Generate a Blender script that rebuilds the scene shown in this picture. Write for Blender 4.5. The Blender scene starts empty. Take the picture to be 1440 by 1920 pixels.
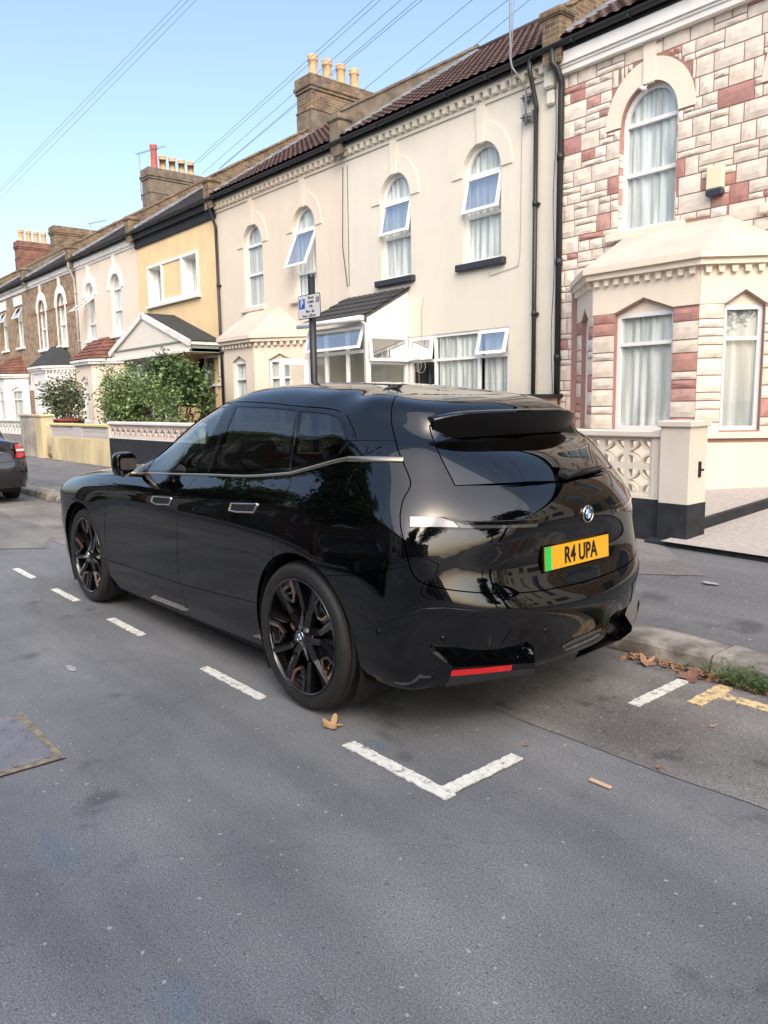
import bpy, bmesh, math, random
import numpy as np
from mathutils import Vector, Matrix, noise
from mathutils.geometry import delaunay_2d_cdt
from mathutils.bvhtree import BVHTree
random.seed(7)
scene = bpy.context.scene
COL = scene.collection

# ---------------------------------------------------------------- camera
F_PX, YAW, PITCH, ROLL, CAM_H = 1433.97, 0.70791215, 0.14120628, -0.01622131, 1.5562
def cam_basis():
    cy, sy = math.cos(YAW), math.sin(YAW)
    f0 = Vector((-cy, sy, 0)); r0 = Vector((sy, cy, 0)); u0 = Vector((0, 0, 1))
    f = f0*math.cos(PITCH) - u0*math.sin(PITCH); u = u0*math.cos(PITCH) + f0*math.sin(PITCH)
    r = r0*math.cos(ROLL) + u*math.sin(ROLL); u2 = u*math.cos(ROLL) - r0*math.sin(ROLL)
    return r, u2, f
CR, CU, CF = cam_basis()
CAM = Vector((0, 0, CAM_H))
cam_data = bpy.data.cameras.new('camera'); cam = bpy.data.objects.new('camera', cam_data); COL.objects.link(cam)
cam_data.sensor_fit = 'VERTICAL'; cam_data.sensor_height = 24; cam_data.lens = F_PX/1920*24
cam_data.clip_end = 600; cam_data.clip_start = 0.05
M = Matrix((CR, CU, -CF)).transposed().to_4x4(); M.translation = CAM
cam.matrix_world = M
scene.camera = cam

def ray(x, y):
    return (CF*F_PX + CR*(x-720) - CU*(y-960)).normalized()
def at_z(x, y, z=0.0):
    d = ray(x, y); return CAM + d*((z-CAM.z)/d.z)
def at_y(x, y, Y):
    d = ray(x, y); return CAM + d*(Y/d.y)
def at_x(x, y, X):
    d = ray(x, y); return CAM + d*(X/d.x)

# ---------------------------------------------------------------- world and sun
SUN_EL, SUN_AZ = math.radians(40), math.radians(56)      # hazy low sun to the right, behind the camera
w = bpy.data.worlds.new('World'); scene.world = w; w.use_nodes = True
nt = w.node_tree; nt.nodes.clear()
sky = nt.nodes.new('ShaderNodeTexSky'); sky.sky_type = 'NISHITA'; sky.sun_disc = False
sky.sun_elevation = SUN_EL; sky.air_density = 1.0; sky.dust_density = 4.2; sky.ozone_density = 0.7
bg = nt.nodes.new('ShaderNodeBackground'); bg.inputs['Strength'].default_value = 0.15
wo = nt.nodes.new('ShaderNodeOutputWorld')
nt.links.new(sky.outputs[0], bg.inputs[0]); nt.links.new(bg.outputs[0], wo.inputs[0])
sun_d = bpy.data.lights.new('sun', 'SUN'); sun = bpy.data.objects.new('sun', sun_d); COL.objects.link(sun)
sun_d.energy = 0.75; sun_d.angle = math.radians(105); sun_d.color = (1.0, 0.93, 0.84)
# direction towards the sun
sdir = Vector((math.sin(SUN_AZ)*math.cos(SUN_EL), -math.cos(SUN_AZ)*math.cos(SUN_EL), math.sin(SUN_EL)))
sun.rotation_euler = (-sdir).to_track_quat('-Z', 'Y').to_euler()
sky.sun_rotation = math.atan2(sdir.x, sdir.y)
scene.view_settings.view_transform = 'Standard'; scene.view_settings.look = 'None'
scene.view_settings.exposure = 1.22; scene.view_settings.gamma = 1.0

# ---------------------------------------------------------------- materials
MATS = {}
def nmat(name, col, rough=0.6, metal=0.0, coat=0.0, spec=0.5, var=0.0, vscale=4.0, bump=0.0, bscale=60.0, col2=None, detail=4.0, coords='Object', stretch=None, lo=0.35, hi=0.65):
    if name in MATS: return MATS[name]
    m = bpy.data.materials.new(name); m.use_nodes = True; MATS[name] = m
    t = m.node_tree; b = t.nodes['Principled BSDF']
    b.inputs['Base Color'].default_value = (*col, 1); b.inputs['Roughness'].default_value = rough
    b.inputs['Metallic'].default_value = metal; b.inputs['Specular IOR Level'].default_value = spec
    b.inputs['Coat Weight'].default_value = coat; b.inputs['Coat Roughness'].default_value = 0.02
    tc = t.nodes.new('ShaderNodeTexCoord'); src = tc.outputs[coords]
    if stretch:
        mp = t.nodes.new('ShaderNodeMapping'); mp.inputs['Scale'].default_value = stretch
        t.links.new(src, mp.inputs[0]); src = mp.outputs[0]
    if var > 0 or col2:
        n = t.nodes.new('ShaderNodeTexNoise'); n.inputs['Scale'].default_value = vscale; n.inputs['Detail'].default_value = detail
        t.links.new(src, n.inputs['Vector'])
        r = t.nodes.new('ShaderNodeValToRGB'); c2 = col2 or tuple(max(0, c*(1-var)) for c in col)
        r.color_ramp.elements[0].position = lo; r.color_ramp.elements[1].position = hi
        r.color_ramp.elements[0].color = (*c2, 1); r.color_ramp.elements[1].color = (*col, 1)
        t.links.new(n.outputs[0], r.inputs[0]); t.links.new(r.outputs[0], b.inputs['Base Color'])
    if bump > 0:
        n2 = t.nodes.new('ShaderNodeTexNoise'); n2.inputs['Scale'].default_value = bscale; n2.inputs['Detail'].default_value = 5
        t.links.new(src, n2.inputs['Vector'])
        bp = t.nodes.new('ShaderNodeBump'); bp.inputs['Strength'].default_value = bump; bp.inputs['Distance'].default_value = 0.01
        t.links.new(n2.outputs[0], bp.inputs['Height']); t.links.new(bp.outputs[0], b.inputs['Normal'])
    return m

def glass_mat(name, tint=(0.9, 0.95, 0.95), see=0.85, rough=0.0, ior=1.5, boost=1.0):
    if name in MATS: return MATS[name]
    m = bpy.data.materials.new(name); m.use_nodes = True; MATS[name] = m
    t = m.node_tree; t.nodes.clear(); o = t.nodes.new('ShaderNodeOutputMaterial')
    tr = t.nodes.new('ShaderNodeBsdfTransparent'); tr.inputs[0].default_value = (*[c*see for c in tint], 1)
    gl = t.nodes.new('ShaderNodeBsdfGlossy'); gl.inputs['Roughness'].default_value = rough; gl.inputs[0].default_value = (1, 1, 1, 1)
    # Schlick reflectance from |N.I|, the same from both sides of a pane
    ge = t.nodes.new('ShaderNodeNewGeometry'); dp = t.nodes.new('ShaderNodeVectorMath'); dp.operation = 'DOT_PRODUCT'
    t.links.new(ge.outputs['Incoming'], dp.inputs[0]); t.links.new(ge.outputs['Normal'], dp.inputs[1])
    def mth(op, a_, b_=None, clamp=False):
        n = t.nodes.new('ShaderNodeMath'); n.operation = op; n.use_clamp = clamp
        for i, v in enumerate((a_, b_)):
            if v is None: continue
            if isinstance(v, (int, float)): n.inputs[i].default_value = v
            else: t.links.new(v, n.inputs[i])
        return n.outputs[0]
    ab = mth('ABSOLUTE', dp.outputs['Value']); p5 = mth('POWER', mth('SUBTRACT', 1.0, ab, True), 5.0)
    f0 = .045*boost; fr_ = mth('ADD', mth('MULTIPLY', p5, 1-f0), f0, True)
    mx = t.nodes.new('ShaderNodeMixShader'); t.links.new(fr_, mx.inputs[0])
    t.links.new(tr.outputs[0], mx.inputs[1]); t.links.new(gl.outputs[0], mx.inputs[2]); t.links.new(mx.outputs[0], o.inputs[0])
    return m

# ---------------------------------------------------------------- object helpers
def tag(o, label=None, cat=None, group=None, kind=None):
    if label: o['label'] = label
    if cat: o['category'] = cat
    if group: o['group'] = group
    if kind: o['kind'] = kind
    return o
def empty(name, loc=(0, 0, 0), rz=0.0, label=None, cat=None, group=None):
    o = bpy.data.objects.new(name, None); COL.objects.link(o); o.location = loc; o.rotation_euler = (0, 0, rz)
    o.empty_display_size = 0.2
    tag(o, label, cat, group); return o
class MB:
    """collects geometry in world coordinates; build() links it as ONE mesh object"""
    def __init__(s): s.v = []; s.f = []; s.mi = []; s.smooth = []; s.n = None; s.cols = None
    def add(s, vs, fs, mi=0, sm=False):
        b = len(s.v); s.v += [tuple(v) for v in vs]
        for f in fs: s.f.append(tuple(b+i for i in f)); s.mi.append(mi); s.smooth.append(sm)
        return s
    def box(s, x0, x1, y0, y1, z0, z1, mi=0):
        if x0 > x1: x0, x1 = x1, x0
        if y0 > y1: y0, y1 = y1, y0
        if z0 > z1: z0, z1 = z1, z0
        v = [(x0,y0,z0),(x1,y0,z0),(x1,y1,z0),(x0,y1,z0),(x0,y0,z1),(x1,y0,z1),(x1,y1,z1),(x0,y1,z1)]
        return s.add(v, [(0,3,2,1),(4,5,6,7),(0,1,5,4),(1,2,6,5),(2,3,7,6),(3,0,4,7)], mi)
    def hexa(s, v, mi=0):
        return s.add(v, [(0,3,2,1),(4,5,6,7),(0,1,5,4),(1,2,6,5),(2,3,7,6),(3,0,4,7)], mi)
    def bevbox(s, x0, x1, y0, y1, z0, z1, b=0.01, mi=0):
        bm = bmesh.new(); bmesh.ops.create_cube(bm, size=1)
        for v in bm.verts: v.co = Vector(((x0+x1)/2+v.co.x*(x1-x0), (y0+y1)/2+v.co.y*(y1-y0), (z0+z1)/2+v.co.z*(z1-z0)))
        bmesh.ops.bevel(bm, geom=bm.edges[:], offset=b, segments=1, affect='EDGES')
        s.bm(bm, mi); bm.free(); return s
    def bm(s, bm, mi=0, mat=None, sm=False):
        bm.verts.ensure_lookup_table(); bm.verts.index_update()
        vs = [(mat @ v.co if mat else v.co) for v in bm.verts]
        return s.add(vs, [[v.index for v in f.verts] for f in bm.faces], mi, sm)
    def tube(s, pts, r, n=8, mi=0, cap=True, sm=True):
        pts = [Vector(p) for p in pts]; rs = r if isinstance(r, (list, tuple)) else [r]*len(pts)
        vs = []; fs = []; prev = None
        for i, p in enumerate(pts):
            d = (pts[min(i+1, len(pts)-1)] - pts[max(i-1, 0)]).normalized()
            if prev is None:
                a = Vector((0, 0, 1)) if abs(d.z) < 0.9 else Vector((1, 0, 0)); x = d.cross(a).normalized()
            else:
                x = (prev - d*prev.dot(d)).normalized()
            prev = x; y = d.cross(x)
            for k in range(n):
                t = 2*math.pi*k/n; vs.append(p + (x*math.cos(t) + y*math.sin(t))*rs[i])
        for i in range(len(pts)-1):
            for k in range(n): fs.append((i*n+k, i*n+(k+1) % n, (i+1)*n+(k+1) % n, (i+1)*n+k))
        s.add(vs, fs, mi, sm)
        if cap:
            b = len(s.v)-len(vs)
            s.f.append(tuple(b+k for k in range(n))[::-1]); s.mi.append(mi); s.smooth.append(False)
            s.f.append(tuple(b+(len(pts)-1)*n+k for k in range(n))); s.mi.append(mi); s.smooth.append(False)
        return s
    def lathe(s, prof, c, axis='Z', n=24, mi=0, sm=True):
        """prof: list of (radius, height) ; c: base centre"""
        c = Vector(c); vs = []; fs = []
        for r, h in prof:
            for k in range(n):
                t = 2*math.pi*k/n; a, b = r*math.cos(t), r*math.sin(t)
                vs.append(c + (Vector((a, b, h)) if axis == 'Z' else Vector((a, h, b)) if axis == 'Y' else Vector((h, a, b))))
        for i in range(len(prof)-1):
            for k in range(n): fs.append((i*n+k, i*n+(k+1) % n, (i+1)*n+(k+1) % n, (i+1)*n+k))
        return s.add(vs, fs, mi, sm)
    def build(s, name, mats, parent=None, loc=None, recalc=True, raw=False):
        if not isinstance(mats, (list, tuple)): mats = [mats]
        me = bpy.data.meshes.new(name); o = bpy.data.objects.new(name, me); COL.objects.link(o)
        org = Vector((0, 0, 0))
        if parent is not None:
            org = world_loc(parent); o.parent = parent
        elif loc is not None:
            org = Vector(loc); o.location = org
        rz = -world_rz(parent) if parent is not None and not raw else 0
        if rz: R = Matrix.Rotation(rz, 3, 'Z'); vs = [tuple(R @ (Vector(v)-org)) for v in s.v]
        else: vs = [(v[0]-org.x, v[1]-org.y, v[2]-org.z) for v in s.v]
        me.from_pydata(vs, [], s.f)
        for m in mats: me.materials.append(m)
        me.polygons.foreach_set('material_index', s.mi); me.polygons.foreach_set('use_smooth', s.smooth)
        if recalc:
            bm = bmesh.new(); bm.from_mesh(me); bmesh.ops.recalc_face_normals(bm, faces=bm.faces); bm.to_mesh(me); bm.free()
        me.update(); return o
def world_loc(o):
    p = Vector(o.location)
    while o.parent is not None:
        o = o.parent; p = Vector(o.location) + Matrix.Rotation(o.rotation_euler.z, 3, 'Z') @ p
    return p
def world_rz(o):
    r = o.rotation_euler.z
    while o.parent is not None: o = o.parent; r += o.rotation_euler.z
    return r
def inpoly(x, y, poly):
    c = False; n = len(poly); j = n-1
    for i in range(n):
        xi, yi = poly[i]; xj, yj = poly[j]
        if (yi > y) != (yj > y) and x < (xj-xi)*(y-yi)/(yj-yi)+xi: c = not c
        j = i
    return c
def cdt(polys, pts=()):
    """constrained triangulation in 2D; returns verts, triangles"""
    vs = []; es = []
    for poly in polys:
        b = len(vs); n = len(poly); vs += [Vector(p[:2]) for p in poly]; es += [(b+i, b+(i+1) % n) for i in range(n)]
    vs += [Vector(p) for p in pts]
    r = delaunay_2d_cdt(vs, es, [], 0, 1e-5)
    return r[0], r[2]
def copy_tree(o, parent=None):
    c = o.copy(); COL.objects.link(c)
    if parent is not None: c.parent = parent
    for ch in [k for k in bpy.data.objects if k.parent == o]: copy_tree(ch, c)
    return c

def text_mesh(txt, size, bold=0.0, sx=1.0, extrude=0.0, align='CENTER'):
    cu = bpy.data.curves.new('t', 'FONT'); cu.body = txt; cu.size = size; cu.extrude = extrude; cu.offset = bold
    cu.align_x = align; cu.align_y = 'CENTER'; cu.resolution_u = 3
    o = bpy.data.objects.new('t', cu); COL.objects.link(o)
    dg = bpy.context.evaluated_depsgraph_get(); dg.update()
    me = bpy.data.meshes.new_from_object(o.evaluated_get(dg))
    vs = [(v.co.x*sx, v.co.y, v.co.z) for v in me.vertices]; fs = [tuple(p.vertices) for p in me.polygons]
    bpy.data.objects.remove(o); bpy.data.curves.remove(cu); bpy.data.meshes.remove(me)
    return vs, fs
def put_text(mb, txt, size, org, ax, ay, bold=0.0, sx=1.0, mi=0, align='CENTER', off=0.0):
    """lay text in the plane org + x*ax + y*ay, lifted by off along ax x ay"""
    vs, fs = text_mesh(txt, size, bold, sx, 0.0, align); n = ax.cross(ay).normalized()
    mb.add([org + ax*v[0] + ay*v[1] + n*off for v in vs], fs, mi)
# ================================================================ LOFTED CAR BODY
class Loft:
    """half body surface P(s,t): stations run front centre - side - rear centre, rows run sill - belt - roof centre; natural cubic spline both ways"""
    def __init__(L, net, sk, tk, mirror_top=True):
        net = np.array(net, float)                          # rows x stations x (u, w, z)
        def mir(a): b = a.copy(); b[..., 1] *= -1; return b
        net = np.concatenate([mir(net[:, 3:0:-1]), net, mir(net[:, -2:-5:-1])], 1)
        sk = np.array(sk, float); sk = np.concatenate([2*sk[0]-sk[3:0:-1], sk, 2*sk[-1]-sk[-2:-5:-1]])
        tk = np.array(tk, float); L.t1 = tk[-1]
        if mirror_top:
            net = np.concatenate([net, mir(net[-2:-4:-1])], 0); tk = np.concatenate([tk, 2*tk[-1]-tk[-2:-4:-1]])
        L.net, L.sk, L.tk = net, sk, tk; L.s0, L.s1, L.t0 = sk[3], sk[-4], tk[0]
        L.Ms, L.Mt = L.mm(sk), L.mm(tk)
    @staticmethod
    def mm(k):
        n = len(k); h = np.diff(k); A = np.eye(n); B = np.zeros((n, n))
        for i in range(1, n-1):
            A[i, i-1], A[i, i], A[i, i+1] = h[i-1]/6, (h[i-1]+h[i])/3, h[i]/6
            B[i, i-1], B[i, i], B[i, i+1] = 1/h[i-1], -1/h[i-1]-1/h[i], 1/h[i]
        return np.linalg.solve(A, B)
    @staticmethod
    def wts(k, M, x):
        x = np.asarray(x, float); n = len(k); i = np.clip(np.searchsorted(k, x)-1, 0, n-2); h = k[i+1]-k[i]
        a = (k[i+1]-x)/h; b = (x-k[i])/h; I = np.eye(n)
        W = a[:, None]*I[i]+b[:, None]*I[i+1]+(((a**3-a)*h*h/6)[:, None])*M[i]+(((b**3-b)*h*h/6)[:, None])*M[i+1]
        D = (-I[i]+I[i+1])/h[:, None]+((-(3*a*a-1)*h/6)[:, None])*M[i]+(((3*b*b-1)*h/6)[:, None])*M[i+1]
        return W, D
    def ev(L, s, t):
        Ws, Ds = L.wts(L.sk, L.Ms, s); Wt, Dt = L.wts(L.tk, L.Mt, t)
        P = np.einsum('kt,ts...,ks->k...', Wt, L.net, Ws); S = np.einsum('kt,ts...,ks->k...', Wt, L.net, Ds); T = np.einsum('kt,ts...,ks->k...', Dt, L.net, Ws)
        return P, S, T
    def osign(L):
        P, S, T = L.ev([(L.s0+L.s1)/2], [L.t0+(L.t1-L.t0)*.3]); return 1 if np.cross(S, T)[0][1] > 0 else -1      # outward on the flank
    def prep(L, ns=300, nt=120):
        s = np.linspace(L.s0, L.s1, ns); t = np.linspace(L.t0, L.t1, nt)
        Ws, _ = L.wts(L.sk, L.Ms, s); Wt, _ = L.wts(L.tk, L.Mt, t)
        P = np.einsum('at,tsc,bs->abc', Wt, L.net, Ws); L.gs, L.gt = s, t
        P[..., 1] *= -1                                       # left side is negative v
        vs = [Vector(p) for p in P.reshape(-1, 3)]
        fs = []
        for a in range(nt-1):
            for b in range(ns-1):
                i = a*ns+b; fs += [(i, i+1, i+ns+1), (i, i+ns+1, i+ns)]
        L.V, L.Fs, L.ns = vs, fs, ns; L.bvh = BVHTree.FromPolygons(vs, fs)
        return L
    def cast(L, o, d, near=False):
        h = L.bvh.ray_cast(Vector(o), Vector(d))
        if h[0] is None:
            if not near: return None
            best = None; L.dist = 99                                       # the line just misses the skin: take the nearest point of the skin
            for k in range(150, 800):
                q = L.bvh.find_nearest(Vector(o)+Vector(d)*k*.01, .12)
                if q[0] is not None and (best is None or q[3] < best[3]): best = q
            if best is None: return None
            h = best
        L.dist = (h[0]-Vector(o)).length
        f = L.Fs[h[2]]; A, B, C = (L.V[i] for i in f)
        v0, v1, v2 = B-A, C-A, h[0]-A; d00, d01, d11 = v0.dot(v0), v0.dot(v1), v1.dot(v1); d20, d21 = v2.dot(v0), v2.dot(v1)
        den = d00*d11-d01*d01; b = (d11*d20-d01*d21)/den; c = (d00*d21-d01*d20)/den; a = 1-b-c
        st = lambda i: (L.gs[i % L.ns], L.gt[i//L.ns])
        p = [st(i) for i in f]
        return (a*p[0][0]+b*p[1][0]+c*p[2][0], a*p[0][1]+b*p[1][1]+c*p[2][1])
def catmull(pts, n=6, closed=False):
    P = [np.array(p, float) for p in pts]; out = []
    m = len(P); rng = range(m) if closed else range(m-1)
    for i in rng:
        g = (lambda k: P[k % m]) if closed else (lambda k: P[min(max(k, 0), m-1)])
        a, b, c, d = g(i-1), g(i), g(i+1), g(i+2)
        for j in range(n):
            t = j/n; out.append(.5*((2*b)+(c-a)*t+(2*a-5*b+4*c-d)*t*t+(3*b-a-3*c+d)*t**3))
    if not closed: out.append(P[-1])
    return [tuple(p) for p in out]
def linear(pts, n=6, closed=False):
    m = len(pts); out = []
    for i in range(m if closed else m-1):
        a = np.array(pts[i], float); b = np.array(pts[(i+1) % m], float)
        out += [tuple(a+(b-a)*j/n) for j in range(n)]
    if not closed: out.append(tuple(pts[-1]))
    return out
class Skin:
    """cuts a Loft into panels along curves given in (s,t)"""
    def __init__(K, L): K.L = L; K.gaps = []; K.regions = []; K.holes = []
    def gap(K, curve, wd=0.0035):
        st = np.array(curve); P, S, T = K.L.ev(st[:, 0], st[:, 1]); n = len(st); a = []; b = []
        for i in range(n):
            d = P[min(i+1, n-1)]-P[max(i-1, 0)]; N = np.cross(S[i], T[i]); lat = np.cross(N, d); lat /= np.linalg.norm(lat)+1e-9
            J = np.stack([S[i], T[i]], 1); q = np.linalg.lstsq(J, lat*wd/2, rcond=None)[0]
            a.append(st[i]+q); b.append(st[i]-q)
        K.gaps.append([tuple(p) for p in a]+[tuple(p) for p in b[::-1]])
    def solve(K, ds=0.05, dt=0.04):
        L = K.L
        dom = [(L.s0, L.t0), (L.s1, L.t0), (L.s1, L.t1), (L.s0, L.t1)]
        pts = []
        ns = int((L.s1-L.s0)/ds)+1; ntt = int((L.t1-L.t0)/dt)+1
        for i in range(1, ns):
            for j in range(1, ntt):
                pts.append((L.s0+(L.s1-L.s0)*i/ns, L.t0+(L.t1-L.t0)*(j+(.5 if i % 2 else 0)*.8)/ntt))
        pts = [p for p in pts if p[1] < L.t1-1e-3]
        edge = [(L.s0+(L.s1-L.s0)*i/ns, tt) for i in range(1, ns) for tt in (L.t0, L.t1)]+[(ss, L.t0+(L.t1-L.t0)*j/ntt) for j in range(1, ntt) for ss in (L.s0, L.s1)]
        vs, fs = cdt([dom]+K.holes+K.gaps+[r[1] for r in K.regions], pts+edge)
        K.V = np.array([(v.x, v.y) for v in vs]); Fl = []
        bb = [(min(p[0] for p in g), max(p[0] for p in g), min(p[1] for p in g), max(p[1] for p in g)) for g in K.gaps]
        lab = []
        for f in fs:
            cx, cy = K.V[list(f)].mean(0)
            if not (L.s0 < cx < L.s1 and L.t0 < cy < L.t1): continue
            if any(inpoly(cx, cy, h) for h in K.holes): continue
            l = None
            for g, q in zip(K.gaps, bb):
                if q[0] <= cx <= q[1] and q[2] <= cy <= q[3] and inpoly(cx, cy, g): l = 'gap'; break
            if l is None:
                for nme, poly in K.regions:
                    if inpoly(cx, cy, poly): l = nme; break
            Fl.append(tuple(f)); lab.append(l)
        K.F, K.lab = Fl, lab
        # flood fill what is left
        ed = {}
        for i, f in enumerate(Fl):
            for k in range(3): ed.setdefault(tuple(sorted((f[k], f[(k+1) % 3]))), []).append(i)
        K.comp = {}; c = 0
        for i in range(len(Fl)):
            if lab[i] is not None or i in K.comp: continue
            st = [i]; K.comp[i] = c
            while st:
                a = st.pop(); f = Fl[a]
                for k in range(3):
                    for bb_ in ed[tuple(sorted((f[k], f[(k+1) % 3])))]:
                        if lab[bb_] is None and bb_ not in K.comp: K.comp[bb_] = c; st.append(bb_)
            c += 1
        P, S, T = L.ev(K.V[:, 0], K.V[:, 1]); N = np.cross(S, T)
        ln = np.linalg.norm(N, axis=1)
        N /= (ln+1e-12)[:, None]; N[K.V[:, 1] > L.t1-1e-4] = (0, 0, 1)
        P[:, 1] *= -1; N[:, 1] *= -1
        # orientation: outward means away from the axis
        ok = K.V[:, 1] < L.t1-1e-3; N[ok] *= L.osign()
        K.P, K.N = P, N
    def seed(K, s, t):
        best = None
        for i, f in enumerate(K.F):
            if i in K.comp:
                d = ((K.V[list(f)].mean(0)-(s, t))**2).sum()
                if best is None or d < best[0]: best = (d, K.comp[i])
        return best[1]
    def faces(K, key):
        return [i for i, f in enumerate(K.F) if (K.lab[i] == key if isinstance(key, str) else K.comp.get(i) == key)]
    def emit(K, name, idx, mat, parent, both=False, right=False, skirt=0.012, off=0.0, thick=None):
        vs = []; fs = []; nn = []; sides = (0, 1) if both else ((1,) if right else (0,))
        for sd in sides:
            mp = {}; cnt = {}
            def gv(i):
                if i not in mp:
                    p = K.P[i]+K.N[i]*off; m = -1 if sd else 1; mp[i] = len(vs); vs.append((p[0], p[1]*m, p[2]))
                return mp[i]
            def nrm(i): n = K.N[i]; return (n[0], n[1]*(-1 if sd else 1), n[2])
            for k in idx:
                f = K.F[k]; a, b, c = (Vector(K.P[i]) for i in f)
                fn = (b-a).cross(c-a); o = list(f)
                if fn.dot(Vector(K.N[f[0]])+Vector(K.N[f[1]])+Vector(K.N[f[2]])) < 0: o = o[::-1]
                if sd: o = o[::-1]
                fs.append(tuple(gv(i) for i in o)); nn += [nrm(i) for i in o]
                for j in range(3):
                    e = (o[j], o[(j+1) % 3]); r = (e[1], e[0])
                    if r in cnt: del cnt[r]
                    else: cnt[e] = 1
            if skirt:
                for (i, j) in cnt:
                    if abs(K.P[i][1]) < 1e-3 and abs(K.P[j][1]) < 1e-3: continue
                    a, b = gv(i), gv(j); ni, nj = Vector(nrm(i)), Vector(nrm(j))
                    c = Vector(vs[b])-nj*skirt; d = Vector(vs[a])-ni*skirt; n0 = len(vs); vs += [tuple(c), tuple(d)]
                    fs.append((b, a, n0+1, n0)); q = (Vector(vs[a])-Vector(vs[b])).cross(-nj).normalized(); nn += [tuple(q)]*4
        me = bpy.data.meshes.new(name); o = bpy.data.objects.new(name, me); COL.objects.link(o); o.parent = parent
        me.from_pydata(vs, [], fs); me.materials.append(mat)
        me.polygons.foreach_set('use_smooth', [True]*len(fs)); me.update()
        me.normals_split_custom_set([tuple(n) for n in nn]); return o

# ---- the black SUV -------------------------------------------------------------------------------------------
XA, YC, PSI = -3.147, 3.076, 0.0087                       # rear axle x, centre line y
def mk_net():
    # each row: 18 stations (u, w, z)
    su = [-3.56, -3.34, -3.0, -2.5, -1.9, -1.35, -.8, -.35, .05, .42, .70]      # side stations s3..s13 nominal u
    def side(ws, zs): return list(zip(su, ws, zs))
    N = []
    def row(front, ws, zs, rear): N.append(front+side(ws, zs)+rear)
    def fr(z, k=0.0): return [(-3.868+k, 0, z), (-3.83+k, .45, z), (-3.77+k*.7, .82, z)]
    row(fr(.21, .10), [.86,.88,.90,.90,.90,.90,.90,.90,.90,.87,.84], [.20,.20,.20,.205,.205,.21,.215,.22,.23,.25,.27], [(.76,.74,.28),(.85,.56,.29),(.91,.33,.29),(.93,0,.29)])
    row(fr(.30, .02), [.90,.93,.945,.93,.93,.93,.93,.93,.94,.915,.88], [.30]*11, [(.79,.77,.32),(.89,.58,.33),(.965,.34,.33),(.99,0,.33)])
    row(fr(.44), [.915,.955,.97,.95,.945,.945,.945,.95,.965,.95,.915], [.43]*8+[.44,.45,.46], [(.81,.79,.46),(.925,.60,.46),(1.005,.35,.46),(1.035,0,.46)])
    row(fr(.62), [.935,.972,.984,.96,.952,.952,.955,.965,.984,.97,.925], [.62]*8+[.62,.63,.64], [(.835,.80,.64),(.955,.61,.64),(1.03,.355,.64),(1.05,0,.64)])
    row([(-3.85,0,.80),(-3.81,.45,.80),(-3.73,.80,.80)], [.93,.967,.980,.962,.955,.957,.96,.968,.98,.965,.915], [.80]*11, [(.815,.80,.80),(.92,.60,.80),(.965,.35,.80),(.968,0,.80)])
    row([(-3.74,0,.95),(-3.70,.45,.945),(-3.62,.78,.93)], [.895,.935,.950,.948,.946,.946,.948,.952,.958,.942,.90], [.925,.93,.95,.955,.955,.955,.955,.955,.955,.96,.96], [(.80,.79,.96),(.91,.595,.96),(.98,.35,.96),(1.0,0,.96)])
    N.append([(-3.25,0,1.065),(-3.24,.4,1.06),(-3.25,.64,1.05),(-3.2,.78,1.035),(-3.02,.86,1.035),(-2.72,.895,1.04),(-2.35,.905,1.045),(-1.88,.908,1.045),(-1.35,.908,1.06),(-.8,.908,1.075),(-.35,.909,1.09),(.05,.911,1.10),(.42,.898,1.105),(.625,.862,1.105),(.755,.765,1.095),(.865,.575,1.09),(.955,.34,1.085),(.985,0,1.085)])
    N.append([(-2.55,0,1.15),(-2.53,.35,1.145),(-2.48,.55,1.135),(-2.42,.70,1.12),(-2.36,.79,1.11),(-2.26,.845,1.105),(-2.05,.855,1.108),(-1.72,.866,1.115),(-1.3,.868,1.135),(-.8,.864,1.165),(-.36,.860,1.19),(.03,.858,1.21),(.37,.845,1.22),(.57,.80,1.22),(.69,.71,1.21),(.79,.55,1.2),(.865,.34,1.195),(.90,0,1.195)])
    N.append([(-1.98,0,1.385),(-1.96,.3,1.38),(-1.91,.48,1.37),(-1.85,.61,1.355),(-1.79,.69,1.34),(-1.70,.745,1.335),(-1.56,.785,1.335),(-1.37,.805,1.345),(-1.08,.815,1.36),(-.72,.82,1.37),(-.34,.82,1.38),(-.02,.815,1.385),(.27,.795,1.38),(.45,.725,1.37),(.575,.655,1.355),(.65,.515,1.34),(.695,.29,1.333),(.71,0,1.33)])
    N.append([(-1.40,0,1.605),(-1.39,.3,1.60),(-1.36,.44,1.59),(-1.32,.55,1.575),(-1.28,.61,1.565),(-1.22,.65,1.56),(-1.14,.68,1.56),(-1.03,.695,1.565),(-.86,.705,1.565),(-.6,.71,1.56),(-.32,.71,1.55),(-.07,.705,1.535),(.14,.69,1.515),(.32,.64,1.485),(.515,.59,1.435),(.565,.455,1.42),(.58,.255,1.418),(.585,0,1.416)])
    N.append([(-1.20,0,1.665),(-1.19,.25,1.66),(-1.17,.37,1.65),(-1.14,.46,1.64),(-1.11,.53,1.632),(-1.07,.57,1.628),(-1.0,.60,1.628),(-.92,.615,1.63),(-.77,.625,1.63),(-.55,.63,1.625),(-.3,.63,1.612),(-.09,.625,1.595),(.07,.605,1.575),(.26,.605,1.56),(.46,.56,1.523),(.53,.435,1.515),(.545,.23,1.513),(.555,0,1.513)])
    N.append([(-1.0,0,1.688),(-1.0,.17,1.686),(-.99,.25,1.683),(-.97,.31,1.68),(-.95,.35,1.677),(-.91,.38,1.676),(-.86,.40,1.677),(-.78,.42,1.678),(-.66,.43,1.676),(-.49,.43,1.67),(-.3,.43,1.658),(-.13,.425,1.642),(-.0,.41,1.625),(.09,.40,1.622),(.19,.36,1.605),(.26,.28,1.597),(.295,.14,1.593),(.30,0,1.593)])
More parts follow.
